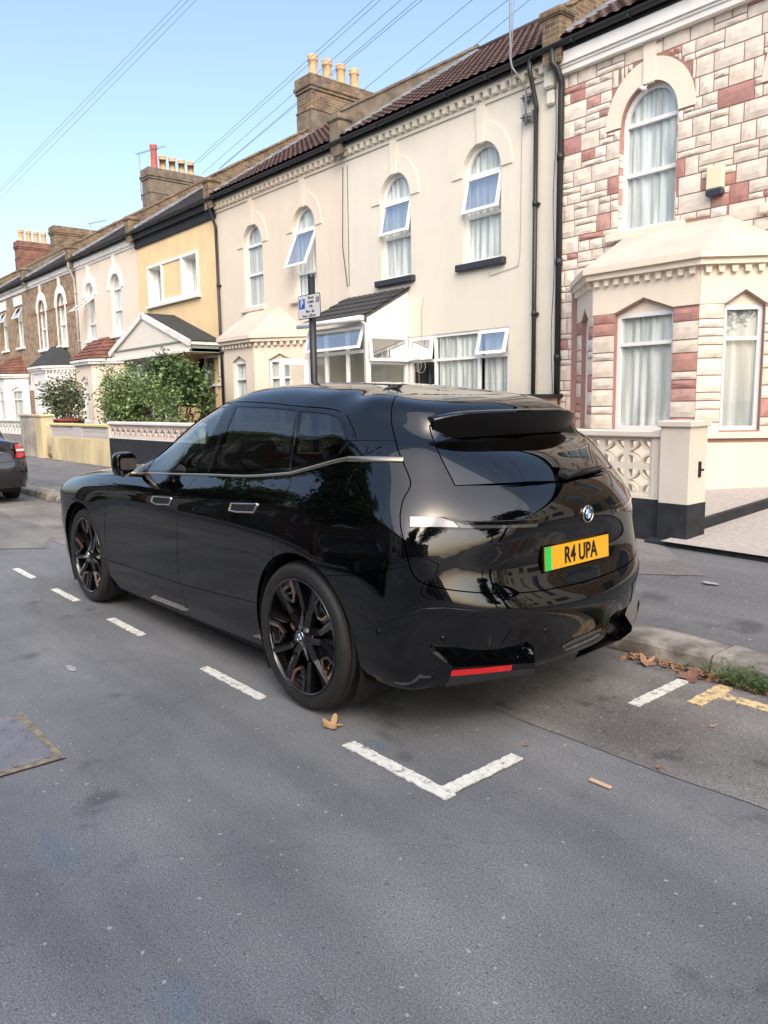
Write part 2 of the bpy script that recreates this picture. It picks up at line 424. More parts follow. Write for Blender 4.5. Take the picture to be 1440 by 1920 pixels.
    N.append([(x, 0, z) for x, z in zip(np.linspace(-.9, .05, 18), [1.694]*4+[1.693,1.692,1.69,1.688,1.686,1.684,1.68,1.675,1.67,1.663,1.655,1.645,1.637,1.628])])
    return N
NET = mk_net(); A = np.array(NET)
sk = np.concatenate([[0], np.cumsum(np.linalg.norm(np.diff(A[4:9].mean(0), axis=0), axis=1))])
tk = np.concatenate([[0], np.cumsum(np.linalg.norm(np.diff(A[:, 7:13].mean(1), axis=0), axis=1))])
LF = Loft(NET, sk, tk).prep()
carO = Vector((XA, YC, 0))
MISS = []
RI = Matrix.Rotation(-PSI, 3, 'Z')
def cray(x, y): return RI @ ray(x, y)
CAMC = RI @ (CAM-carO)
def cpx(x, y, k, val):
    'point (car frame) where the sight line meets u, v or z = val'
    d = cray(x, y); return CAMC + d*((val-CAMC[k])/d[k])
def cpick(x, y):
    r = LF.cast(CAMC, cray(x, y), True)
    if r is None: MISS.append((x, y))
    return r
def curve_px(pts, smooth=True, closed=False, n=5):
    q = (catmull if smooth else linear)(pts, n, closed)
    return [p for p in (cpick(*k) for k in q) if p is not None]
def side_uz(pts):      # (u,z) seen square on from the left
    return [p for p in (LF.cast((u, -4, z), (0, 1, 0)) for u, z in pts) if p is not None]
SK = Skin(LF)
def arch_poly(u0, R, zc=.385, fl=0.0):
    pts = []
    for k in range(49):
        a = math.pi*(-.22+1.44*k/48); pts.append((u0-R*math.cos(a), zc+R*math.sin(a)))
    q = side_uz(pts)
    q = [(p[0], p[1]) for p in q]
    return [(q[0][0], -.05)]+q+[(q[-1][0], -.05)]
SK.holes.append(arch_poly(0, .437)); SK.holes.append(arch_poly(-3.0, .437))
# glass areas, traced on the body surface
DLO = curve_px([(262,884),(285,850),(325,800),(352,774),(390,763),(440,757),(500,759),(558,765),(610,769),(636,775),(646,796),(654,822),(651,832),(640,850),(600,870),(548,882),(470,888),(397,886),(330,884)], True, True, 4)
fd_glass = curve_px([(276,881),(300,845),(335,802),(360,778),(395,767),(424,763),(410,790),(385,838),(369,882),(320,882)], False, True, 4)
rd_glass = curve_px([(443,762),(500,764),(555,769),(550,800),(541,850),(537,878),(480,884),(398,883),(414,835),(430,795)], False, True, 4)
q_glass = curve_px([(564,771),(610,775),(630,781),(640,797),(648,822),(644,835),(634,850),(600,864),(547,876),(552,840),(559,800)], False, True, 4)
SK.regions += [('front_door_glass', fd_glass), ('rear_door_glass', rd_glass), ('rear_quarter_glass', q_glass), ('pillar_trim', DLO)]
def st_line(pts, n=8): return linear(pts, n)
s1 = LF.s1
rgl = curve_px([(853,910),(846,895),(828,860),(812,822),(806,800),(812,786)], True)
rg = rgl+[(s1+.02, rgl[-1][1]-.0)]+[(s1+.02, rgl[0][1]-.01)]
SK.regions.append(('rear_window', rg))
# windscreen: between belt and roof rows, in front of the A pillar
ws = [(LF.s0-.02, tk[7]+.03), (sk[2], tk[7]+.03), (sk[4]+.05, tk[7]+.05), (sk[5]-.02, tk[8]), (sk[5]-.05, tk[9]-.03), (sk[3], tk[9]-.01), (LF.s0-.02, tk[9]-.01)]
SK.regions.append(('windscreen', ws))
SK.gap([p for p in rgl[:-4]], .008); SK.gap([rgl[0], (s1+.01, rgl[0][1]-.01)], .008)
# tail lamps: clear slim lens
tl = curve_px([(767,967),(800,968),(848,971),(870,978),(930,977),(1026,970),(1018,990),(930,991),(860,994),(767,990)], False, True, 6)
SK.regions.append(('tail_lamp', tl))
# shut lines
g_tail = curve_px([(741,744),(735,762),(734,790),(739,815),(747,845),(758,872),(769,900),(768,915),(757,935),(751,960),(751,985),(757,1015),(765,1050),(775,1078),(800,1096),(860,1108),(945,1113),(1010,1108),(1060,1099)], True)
SK.gap([(s1+.01, tk[11]), (g_tail[0][0]+.15, tk[11]-.01), (g_tail[0][0]+.01, g_tail[0][1]+.03)]+g_tail, .006)
tlow = [p for p in g_tail][-6]
SK.gap([(p[0], p[1]) for p in g_tail[-7:]]+[(s1+.01, g_tail[-1][1]-.01)], .006) if False else SK.gap([g_tail[-1], (s1+.01, g_tail[-1][1]-.005)], .006)
g_fd = curve_px([(268,883),(240,888),(212,893),(203,915),(198,950),(196,990),(199,1040),(207,1080)], True); g_fd.append((g_fd[-1][0], tk[0]-.01))
g_b = curve_px([(374,884),(368,893),(360,905),(343,925),(334,960),(332,1010),(334,1070),(343,1115)], True); g_b.append((g_b[-1][0], tk[0]-.01))
g_rd = curve_px([(550,875),(547,893),(541,915),(523,950),(514,985),(513,1010),(511,1045)], True); g_rd.append((g_rd[-1][0]+.03, g_rd[-1][1]-.1))
for g in (g_fd, g_b, g_rd): SK.gap(g, .0045)
g_sill = curve_px([(197,1048),(270,1072),(335,1093),(400,1111),(472,1128)], True)
SK.gap([(g_sill[0][0]-.25, g_sill[0][1])]+g_sill+[(g_sill[-1][0]+.2, g_sill[-1][1]+.01)], .004)
g_bump = curve_px([(600,1079),(650,1079),(700,1072),(760,1062),(772,1060)], True); SK.gap(g_bump, .003)
# bonnet shut line
bon = [(LF.s0-.02, tk[5]+.03), (sk[2], tk[5]+.05), (sk[4], tk[6]-.02), (sk[5]+.1, tk[6]+.02), (sk[6], tk[7]-.04), (sk[6]+.05, tk[7]-.0)]
SK.gap(catmull(bon, 6), .004)
g_cowl = [(LF.s0-.02, tk[7]), (sk[4], tk[7]+.0), (sk[6]+.05, tk[7])]; SK.gap(linear(g_cowl, 6), .006)
g_c = curve_px([(563,770),(552,840),(545,884)], False)
# quarter panel seam by the window
g_q = curve_px([(648,826),(655,826),(700,826),(746,827)], False); SK.gap(g_q, .003)
g_roof = curve_px([(636,770),(650,780),(662,803),(668,824)], True); SK.gap(g_roof, .004)
A0_ = cpick(266, 882); SK.gap([A0_, (A0_[0]-.12, A0_[1]+.04), (sk[4]+.04, tk[7]+.06)], .004)
SK.solve(.05, .036)


M_BODY = nmat('black_car_paint', (.001, .0012, .0018), rough=.35, coat=1.0, spec=.0)
M_BODY.node_tree.nodes['Principled BSDF'].inputs['Coat IOR'].default_value = 1.65; M_BODY.node_tree.nodes['Principled BSDF'].inputs['Coat Roughness'].default_value = .0
M_GLOSS = nmat('gloss_black_trim', (.003, .003, .004), rough=.05, spec=.5)
M_RUB = nmat('black_rubber', (.008, .008, .009), rough=.7)
M_SEAL = nmat('shut_line_black', (.001, .001, .001), rough=.9, spec=0)
M_GLASS_F = glass_mat('car_glass_clear', (.75, .9, .86), .62, boost=2.8)
M_GLASS_D = glass_mat('car_glass_privacy', (.5, .55, .55), .10, boost=2.0)
M_GOLD = nmat('satin_bronze_trim', (.66, .54, .39), rough=.3, metal=1.0)
M_CHROME = nmat('satin_silver_trim', (.74, .69, .62), rough=.22, metal=1.0)
M_DARKPL = nmat('dark_grey_plastic', (.03, .031, .033), rough=.45)
M_TYRE = nmat('tyre_rubber', (.022, .021, .020), rough=.62, var=.35, vscale=9, bump=.15, bscale=90)
M_RIM = nmat('gloss_black_rim', (.006, .006, .007), rough=.12, coat=.8)
M_BRONZE = nmat('bronze_insert', (.62, .38, .27), rough=.3, metal=1.0)
M_LENS = nmat('clear_lamp_lens', (.36, .36, .37), rough=.15, coat=1.0)
M_RED = nmat('red_reflector', (.55, .01, .012), rough=.25, coat=.6)

car = empty('parked_suv', (XA, YC, 0), PSI, 'glossy black electric SUV with bronze window trim and yellow rear plate, parked at the kerb', 'car')
body_cols = M_BODY
comps = {}
names = [('front_door', g_b and (sum(p[0] for p in (g_fd[3], g_b[10]))/2, tk[4])), ('rear_door', ((g_b[10][0]+g_rd[8][0])/2, tk[5])), ('rear_quarter_panel', ((g_rd[5][0]+.45), tk[5])),
         ('tailgate', (s1-.4, tk[5])), ('rear_bumper', (s1-.3, tk[2])), ('front_wing', (sk[5], tk[5])), ('bonnet', (sk[1], tk[6]+.1)), ('sill_panel', ((sk[7]+sk[8])/2, tk[1])), ('sill_panel', (sk[9], tk[1])), ('roof', (sk[8], tk[11]))]
seen = {}
for nm, (a, b) in names:
    c = SK.seed(a, b)
    if c in seen: continue
    seen[c] = nm
for c in set(SK.comp.values()):
    idx = SK.faces(c); nm = seen.get(c)
    if nm is None:
        if len(idx) < 3: continue
        nm = 'corner_filler'
        P = SK.P[list({i for k in idx for i in SK.F[k]})]; print('unnamed', c, len(idx), P.mean(0).round(2))
    if nm in ('front_door', 'rear_door', 'sill_panel', 'rear_quarter_panel', 'front_wing', 'corner_filler'):
        for r in (False, True): SK.emit(nm, idx, M_BODY, car, right=r)
    else: SK.emit(nm, idx, M_BODY, car, both=True)
SK.emit('shut_lines', SK.faces('gap'), M_SEAL, car, both=True, skirt=0, off=-.006)
for nm, mt in (('front_door_glass', M_GLASS_F), ('rear_door_glass', M_GLASS_D), ('rear_quarter_glass', M_GLASS_D)):
    for r in (False, True): SK.emit(nm, SK.faces(nm), mt, car, right=r, skirt=0, off=-.002)
for r in (False, True): SK.emit('pillar_trim', SK.faces('pillar_trim'), M_GLOSS, car, right=r, off=.001, skirt=.02)
SK.emit('windscreen', SK.faces('windscreen'), M_GLASS_F, car, both=True, skirt=0)
SK.emit('rear_window', SK.faces('rear_window'), M_GLASS_D, car, both=True, skirt=0, off=-.003)
for r in (False, True): SK.emit('tail_lamp', SK.faces('tail_lamp'), M_GLOSS, car, right=r, off=.002)
def surf(st, off=0.0):
    st = np.array(st); P, S, T = LF.ev(st[:, 0], st[:, 1]); N = np.cross(S, T); N /= np.linalg.norm(N, axis=1)[:, None]+1e-12; N *= LF.osign()
    P = P+N*off; P[:, 1] *= -1; N[:, 1] *= -1
    return [Vector(p) for p in P], [Vector(n) for n in N]
def strip(mb, st, wd, th=.004, taper=None, right=False, mi=0):
    """a raised ribbon on the body along an (s,t) curve"""
    P, N = surf(st); n = len(P); vs = []; fs = []
    for i in range(n):
        d = (P[min(i+1, n-1)]-P[max(i-1, 0)]).normalized(); l = N[i].cross(d).normalized()
        ww = (taper[0]+(taper[1]-taper[0])*i/(n-1)) if taper else wd
        for a, b in ((-.5, -.002), (-.5, th*.7), (-.3, th), (.3, th), (.5, th*.7), (.5, -.002)):
            q = P[i]+l*ww*a+N[i]*b+carO
            if right: q = Vector((q.x, 2*YC-q.y, q.z))
            vs.append(q)
    for i in range(n-1):
        for k in range(5): fs.append((i*6+k, i*6+k+1, (i+1)*6+k+1, (i+1)*6+k))
    mb.add(vs, fs, mi, True)
def mirror_car(mb_fn, name, mat, parent=None):
    out = []
    for r in (False, True):
        mb = mb_fn()
        if r: mb.v = [(x, 2*YC-y, z) for x, y, z in mb.v]; mb.f = [f[::-1] for f in mb.f]
        out.append(mb.build(name, mat, parent or car, raw=True))
    return out
LIFTN = [None]
def lift(x, y, off=0.0):
    """point on the sight line standing 'off' above the body skin, in car frame"""
    mir = lambda v: Vector((v.x, -v.y, v.z))
    d = cray(x, y); a = LF.cast(CAMC, d); da = LF.dist if a else 1e9; b = LF.cast(mir(CAMC), mir(d)); db = LF.dist if b else 1e9
    st = a if da <= db else b
    if st is None: st = LF.cast(CAMC, d, True); da = 0
    P, N = surf([st])
    if db < da: P, N = [mir(P[0])], [mir(N[0])]
    LIFTN[0] = N[0]; q = d.dot(N[0])
    if abs(q) < .12: return P[0]+N[0]*off
    return P[0] - d*(off/(-q))
def ribbon(mb, rows, offs, n=1, smooth=False, mi=0, mis=None):
    """rows: px polylines with the same point count; skin between them"""
    R = []
    for r, o in zip(rows, offs):
        o = o if isinstance(o, (list, tuple)) else [o]*len(r)
        q = [lift(*p) for p in linear([(a, b, c) for (a, b), c in zip(r, o)], n)]
        R.append(q)
    m = len(R[0]); vs = [p+carO for r in R for p in r]
    for i in range(len(R)-1):
        fs = [(i*m+k, i*m+k+1, (i+1)*m+k+1, (i+1)*m+k) for k in range(m-1)]
        b = len(mb.v)
        if i == 0: base = b; mb.add(vs, [], 0)
        for f in fs: mb.f.append(tuple(base+j for j in f)); mb.mi.append(mis[i] if mis else mi); mb.smooth.append(smooth)
def decal(mb, px, off=.003, skirt=.01, smooth=False, n=5, mi=0, st=None):
    poly = st or curve_px(px, smooth, True, n)
    c = np.array(poly); ext = c.max(0)-c.min(0); pts = []
    a, b = max(2, int(ext[0]/.03)), max(2, int(ext[1]/.03))
    for i in range(1, a):
        for j in range(1, b):
            p = (c[:, 0].min()+ext[0]*i/a, c[:, 1].min()+ext[1]*j/b)
            if inpoly(p[0], p[1], poly): pts.append(p)
    V, F = cdt([poly], pts); V = [(v.x, v.y) for v in V]
    F = [tuple(f) for f in F if inpoly(sum(V[i][0] for i in f)/3, sum(V[i][1] for i in f)/3, poly)]
    P, N = surf(V, off); m = len(poly); vs = [p+carO for p in P]; k = len(vs)
    pb, _ = surf(poly, off-skirt); vs += [p+carO for p in pb]
    pt, _ = surf(poly, off); k2 = len(vs); vs += [p+carO for p in pt]
    mb.add(vs, F, mi, True)
    b = len(mb.v)-len(vs)
    for i in range(m):
        mb.f.append((b+k2+i, b+k2+(i+1) % m, b+k+(i+1) % m, b+k+i)); mb.mi.append(mi); mb.smooth.append(False)
def one(fn, name, mat, parent=None): mb = MB(); fn(mb); return mb.build(name, mat, parent or car, raw=True)
def two(fn, name, mat, parent=None):
    def g(): mb = MB(); fn(mb); return mb
    return mirror_car(g, name, mat, parent)
def strip_px(mb, px, wd, th=.004, taper=None, smooth=True, n=5, mi=0, closed=False):
    st = curve_px(px, smooth, closed, n)
    if closed: st.append(st[0])
    strip(mb, st, wd, th, taper, mi=mi)
# bronze belt strip, roof and window edge lines
two(lambda m: (strip_px(m, [(252,886),(330,889),(395,890.5),(470,893),(546,887.5)], 0, .006, (.010,.017)), strip_px(m, [(546,887.5),(585,877),(625,866),(655,859.5)], 0, .006, (.017,.020), False),
               strip_px(m, [(653,860.5),(700,861),(757,862)], 0, .007, (.026,.028))), 'belt_trim', M_GOLD)
def winline(m):
    strip_px(m, [(440,758),(425,789),(408,836),(391,884)], .004, .003); strip_px(m, [(561,766),(552,830),(543,883)], .005, .003)
    strip_px(m, [(250,882),(285,843),(325,797),(352,771),(390,759.5),(440,753.5),(500,755),(558,761),(610,765),(640,772),(652,790),(661,818)], .006, .005)
    strip_px(m, [(637,850),(655,827)], .008, .004)
two(winline, 'window_moulding', M_GLOSS)
# door handles: bronze frame round a dark recess
for px in ([(434,944.5),(484,945.5),(476,961),(444,960),(430,957)], [(287,931),(322,934),(318,946.5),(294,945.5),(284,940)]):
    a = two(lambda m: decal(m, px, .002), 'door_handle', nmat('handle_recess', (.01, .01, .01), rough=.4))
    for q, sgn in zip(a, (0, 1)):
        mb = MB(); strip_px(mb, px, .009, .008, smooth=False, closed=True); x0 = px[-1]
        if sgn: mb.v = [(x, 2*YC-y, z) for x, y, z in mb.v]; mb.f = [f[::-1] for f in mb.f]
        mb.build('handle_frame', M_CHROME, q, raw=True)
# bumper corner blade with reflector, both sides
def on_blade(x, y, c):
    d = cray(x, y); n = Vector((.903, -.428, 0)); return CAMC + d*((c-CAMC.dot(n))/d.dot(n))
def facets(m, rows, cs, mi=0, n=6):
    rows = [linear(r, n) for r in rows]
    R = [[(on_blade(x, y, c) if c is not None else lift(x, y, .0)) for (x, y) in r] for r, c in zip(rows, cs)]
    for i in range(len(R)-1):
        w_ = len(R[i]); m.add([p+carO for p in R[i]+R[i+1]], [(k, k+1, w_+k+1, w_+k) for k in range(w_-1)], mi, True)
TOPR, EDGE, REFB, BOT = [(812,1213),(1000,1213)], [(850,1252),(1003,1243)], [(845,1268),(1003,1253)], [(836,1287),(1003,1262)]
def blade(m):
    open('/tmp/dbg','w').write(str([[round(Vector((.903,-.428,0)).dot(lift(*p)),3) for p in r] for r in (TOPR,EDGE,REFB,BOT)]))
    facets(m, [[(818,1206),(1000,1207)], TOPR, EDGE, REFB], [1.0, 1.085, 1.122, 1.118])
    L = [lift(x, y, -.012) for x, y in ((800,1216),(800,1252),(800,1268),(800,1288))]
    A = [on_blade(*TOPR[0], 1.085), on_blade(*EDGE[0], 1.122), on_blade(*REFB[0], 1.118), on_blade(*BOT[0], 1.07)]
    for i in range(3): m.add([p+carO for p in (L[i], A[i], A[i+1], L[i+1])], [(0, 1, 2, 3)])
    Rr = [on_blade(*TOPR[1], 1.085), on_blade(*EDGE[1], 1.122), on_blade(*REFB[1], 1.118), on_blade(*BOT[1], 1.07)]
    for i in range(3): q = [Rr[i], Rr[i+1], Rr[i+1]-Vector((.16, 0, 0)), Rr[i]-Vector((.16, 0, 0))]; m.add([p+carO for p in q], [(0, 1, 2, 3)])
two(blade, 'bumper_blade', M_BODY)
two(lambda m: facets(m, [REFB, BOT, [(836,1289),(1003,1264)]], [1.116, 1.07, .85]), 'diffuser', M_DARKPL)
two(lambda m: facets(m, [[(847.5,1257),(903,1252.5),(961,1246.5)], [(845,1268),(903,1263),(958,1257)]], [1.1245, 1.1205]), 'rear_reflector', M_RED)
two(lambda m: (strip_px(m, [(652,1179),(700,1178),(745,1160),(795,1141),(835,1140),(900,1146),(975,1160)], .003, .003, smooth=False), strip_px(m, [(975,1160),(958,1182),(940,1208)], .004, .003)), 'bumper_crease', M_GLOSS)
one(lambda m: ribbon(m, [[(1054,1210),(1075,1199),(1100,1188),(1127,1177)],[(1056,1216),(1077,1205),(1102,1194),(1129,1182)]], [.003,.003], n=3), 'bumper_insert', nmat('scuffed_grey_insert', (.09, .088, .085), rough=.7, var=.5, vscale=60))
def sensor(m, x, y):
    P = lift(x, y, .001); N = LIFTN[0]; q = N.to_track_quat('Y', 'Z').to_matrix().to_4x4(); q.translation = P+carO
    t = MB().lathe([(.0, .0015), (.010, .0015), (.0105, .0), (.0125, .0), (.0135, .0025), (.0145, -.002)], (0, 0, 0), 'Y', 20)
    m.add([q @ Vector(v) for v in t.v], t.f, 0, True)
for x, y in ((709,1185),(830,1198),(1024,1183)): one(lambda m: sensor(m, x, y), 'parking_sensor', M_GLOSS)
# tail lamps: white lens at the outer end, smoked bar inward
LAMPS = [o for o in bpy.data.objects if o.name.startswith('tail_lamp')]
for o, r in zip(LAMPS, (False, True)):
    for nm, fn, mt in (('lamp_lens', lambda m: decal(m, [(769,969),(800,970),(826,971),(850,979),(860,989),(820,988),(769,988)], .006), M_LENS),
                       ('lamp_bar', lambda m: decal(m, [(853,979),(872,984.5),(940,985),(1008,982),(1005,988),(940,990.5),(862,990)], .005), nmat('smoked_lens', (.05, .05, .05), rough=.1, coat=1)),
                       ('lamp_line', lambda m: strip_px(m, [(868,977),(930,977.5),(1010,973)], .003, .006), nmat('smoked_lens', (.05, .05, .05)))):
        mb = MB(); fn(mb)
        if r: mb.v = [(x, 2*YC-y, z) for x, y, z in mb.v]; mb.f = [f[::-1] for f in mb.f]
        mb.build(nm, mt, o, raw=True)
# roof spoiler
def spoiler(m):
    K = 33; sec = []
    for i in range(K):
        a = -1+2*i/(K-1); w_ = a*.555; e = abs(a)**6
        ur = .645-.03*a*a-.05*e; zt = 1.510-.004*a*a-.026*e; lip = .120-.02*e; uf = ur-.12
        sec.append([(uf, w_, zt+.012-.02), (uf+.03, w_, zt+.012), (ur-.03, w_, zt+.006), (ur-.004, w_, zt), (ur, w_, zt-.006), (ur-.003, w_, zt-.02), (ur-.035, w_, zt-lip), (ur-.09, w_, zt-lip-.002), (ur-.2, w_, zt-lip+.02)])
    n = len(sec[0]); vs = [Vector((XA+a, YC+b, z)) for s_ in sec for a, b, z in s_]; fs = []
    for i in range(K-1):
        for k in range(n-1): fs.append((i*n+k, i*n+k+1, (i+1)*n+k+1, (i+1)*n+k))
    m.add(vs, fs, 0, True)
    for q in range(len(m.smooth)): m.smooth[q] = (q % (n-1)) < 3; m.mi[q] = 1 if (q % (n-1)) >= 4 else 0
    for i in (0, K-1): m.f.append(tuple(i*n+k for k in range(n))); m.mi.append(0); m.smooth.append(False)
spo = one(spoiler, 'roof_spoiler', [M_BODY, nmat('spoiler_shade_black', (.003, .003, .004), rough=.35, spec=.2)])  # satin black; lip and underside deadened to stand for their shade
# number plate (recess frame, plate, letters)
def plate_frame():
    c = cpx(1073, 1037.3, 0, .985)
    return Vector((.985, 0, c.z)) if abs(c.y) < .12 else Vector((.985, c.y, c.z))
pc = plate_frame()+carO; ay = Vector((-.05, 0, 1)).normalized(); ax = Vector((0, 1, 0)); an = ax.cross(ay)
def quad_plate(m, w_, h_, off, th, mi=0, x0=None):
    a, b = (-w_/2, w_/2) if x0 is None else (x0, x0+w_)
    v = [pc+ax*x+ay*y+an*(off-t) for t in (th, 0) for x, y in ((a, -h_/2), (b, -h_/2), (b, h_/2), (a, h_/2))]
    m.hexa(v, mi)
mb = MB(); quad_plate(mb, .54, .13, -.004, .05); mb.build('plate_holder', M_GLOSS, car, raw=True)
mb = MB(); quad_plate(mb, .52, .111, .004, .006); plate = mb.build('number_plate', nmat('yellow_plate', (.80, .42, .012), rough=.35, coat=.3), car, raw=True)
tag(plate, 'yellow rear plate with a green flash reading R4 UPA')
mb = MB(); quad_plate(mb, .045, .111, .0045, .001, x0=-.26); mb.build('green_flash', nmat('green_flash', (.01, .62, .12), rough=.35), plate, raw=True)
mb = MB(); put_text(mb, 'R4 UPA', .112, pc+ax*.020-ay*.004, ax, ay, bold=.0024, sx=.74, off=.0048); put_text(mb, 'R4 UPA', .112, pc+ax*.022-ay*.004, ax, ay, bold=.0024, sx=.74, off=.0052)
mb.build('plate_lettering', nmat('plate_black', (.006, .006, .006), rough=.4), plate, raw=True)
# roundel
def roundel(name, P, N, R, parent, up=Vector((0, 0, 1)), letters=True, mats=None):
    x = up.cross(N).normalized(); y = N.cross(x)
    def disc(m, r, h, n=40, a0=0, a1=2*math.pi, r0=0, mi=0):
        k = max(3, int(n*(a1-a0)/(2*math.pi))); vs = []
        for i in range(k+1):
            a = a0+(a1-a0)*i/k; vs += [P+(x*math.cos(a)+y*math.sin(a))*r+N*h, P+(x*math.cos(a)+y*math.sin(a))*r0+N*h]
        m.add(vs, [(2*i, 2*i+2, 2*i+3, 2*i+1) for i in range(k)], mi)
    m = MB(); t = MB().lathe([(R, -.004), (R, .004), (R*.96, .006), (R*.92, .005), (R*.90, .003), (0, .003)], (0, 0, 0), 'Z', 40)
    q = Matrix((x, y, N)).transposed().to_4x4(); q.translation = P; m.add([q @ Vector(v) for v in t.v], t.f, 0, True)
    disc(m, R*.90, .0034, r0=R*.58, mi=1)
    disc(m, R*.60, .0042, r0=R*.55, mi=0)
    for k in range(4): disc(m, R*.55, .0040, a0=k*math.pi/2, a1=(k+1)*math.pi/2, mi=2 if k % 2 else 3)
    if letters:
        for ch, a in (('B', 130), ('M', 90), ('W', 50)):
            a = math.radians(a); c = P+(x*math.cos(a)+y*math.sin(a))*R*.74
            yy = (x*math.cos(a)+y*math.sin(a)); xx = yy.cross(N); put_text(m, ch, R*.30, c, xx, yy, bold=R*.012, mi=4, off=.0045)
    return m.build(name, [M_CHROME, M_GLOSS, nmat('roundel_white', (.8, .82, .84), rough=.3), nmat('roundel_blue', (.02, .22, .62), rough=.3), nmat('roundel_letter', (.6, .62, .64), rough=.3)], parent, raw=True)
P = lift(1102, 963, .004); N = LIFTN[0]
roundel('emblem', P+carO, N, .042, car)
# faint lettering cut in the rear pillar
st = cpick(698, 843)
if st:
    P0, N0 = surf([st]); N0 = N0[0]; xx = Vector((0, 0, 1)).cross(N0).normalized(); yy = N0.cross(xx)
    mb = MB(); put_text(mb, 'iX', .065, P0[0]+carO+N0*.001, xx, yy, bold=.001, sx=1.5, off=.0015); mb.build('pillar_mark', M_BODY, car, raw=True)
# rear wiper
def wiper(m):
    a, b = lift(1060, 893, .03), lift(1128, 874, .02); mid = lift(1090, 882, .035)
    m.tube([a+carO, mid+carO, b+carO], [.014, .012, .004], 8); c = lift(1062, 890, .02)+carO
    m.lathe([(0, .02), (.02, .016), (.026, .0), (.026, -.03)], c, 'X', 14)
    q0, q1 = lift(1064, 896, .012), lift(1132, 878, .008); m.tube([q0+carO, q1+carO], .006, 6)
one(wiper, 'rear_wiper', M_RUB)
# door mirrors
def mirror_shell(m):
    bm = bmesh.new(); bmesh.ops.create_icosphere(bm, subdivisions=4, radius=1)
    for v in bm.verts:
        x, y, z = v.co; f = lambda a, p: math.copysign(abs(a)**p, a)
        x, y, z = f(x, .55), f(y, .6), f(z, .6)
        X = .085*x*(1-.0*y)+(.03 if x < 0 else 0); Yv = .072*y; Z = .075*z*(1-.16*y)+.012*y
        if x > .6: X = .07
        v.co = (X, Yv, Z)
    c = MIR; m.bm(bm, 0, Matrix.Translation(c+carO), True); bm.free()
MIR = cpx(230, 868, 1, -1.04)
mirs = two(mirror_shell, 'door_mirror', M_BODY)
for k, o in enumerate(mirs):
    sg = 1 if k else -1
    c = Vector((MIR.x+.071, sg*abs(MIR.y), MIR.z))+carO
    mb = MB(); 
    pts = [(-.050, -.030), (-.038, -.040), (.036, -.040), (.048, -.028), (.048, .022), (.036, .034), (-.036, .038), (-.048, .028)]
    mb.add([c+Vector((.006+(a+.07)*.30, -sg*a, b)) for a, b in pts], [tuple(range(8))]); mb.build('mirror_glass', nmat('mirror_glass', (.16, .14, .13), rough=.03, metal=1), o, raw=True)
    mb = MB(); q = Vector((MIR.x-.01, sg*abs(MIR.y), MIR.z-.07))+carO
    mb.tube([q, q+Vector((-.04, -sg*.08, -.005)), q+Vector((-.05, -sg*.20, -.02))], [.03, .028, .03], 10); mb.build('mirror_foot', M_CHROME, o, raw=True)
# wheels
def tyre_mat():
    m = nmat('tyre_tread', (.020, .019, .018), rough=.6, var=.3, vscale=14); t = m.node_tree; b = t.nodes['Principled BSDF']
    tc = t.nodes.new('ShaderNodeTexCoord'); sp = t.nodes.new('ShaderNodeSeparateXYZ'); t.links.new(tc.outputs['Object'], sp.inputs[0])
    at = t.nodes.new('ShaderNodeMath'); at.operation = 'ARCTAN2'; t.links.new(sp.outputs[0], at.inputs[0]); t.links.new(sp.outputs[2], at.inputs[1])
    sh = t.nodes.new('ShaderNodeMath'); sh.operation = 'MULTIPLY_ADD'; sh.inputs[1].default_value = 3.0; t.links.new(sp.outputs[1], sh.inputs[0]); t.links.new(at.outputs[0], sh.inputs[2])
    mu = t.nodes.new('ShaderNodeMath'); mu.operation = 'MULTIPLY'; mu.inputs[1].default_value = 72/(2*math.pi); t.links.new(sh.outputs[0], mu.inputs[0])
    fr = t.nodes.new('ShaderNodeMath'); fr.operation = 'FRACT'; t.links.new(mu.outputs[0], fr.inputs[0])
    gt = t.nodes.new('ShaderNodeMath'); gt.operation = 'GREATER_THAN'; gt.inputs[1].default_value = .13; t.links.new(fr.outputs[0], gt.inputs[0])
    bp = t.nodes.new('ShaderNodeBump'); bp.inputs['Distance'].default_value = .006; bp.inputs['Strength'].default_value = 1; t.links.new(gt.outputs[0], bp.inputs['Height']); t.links.new(bp.outputs[0], b.inputs['Normal'])
    return m
M_TREAD = tyre_mat()
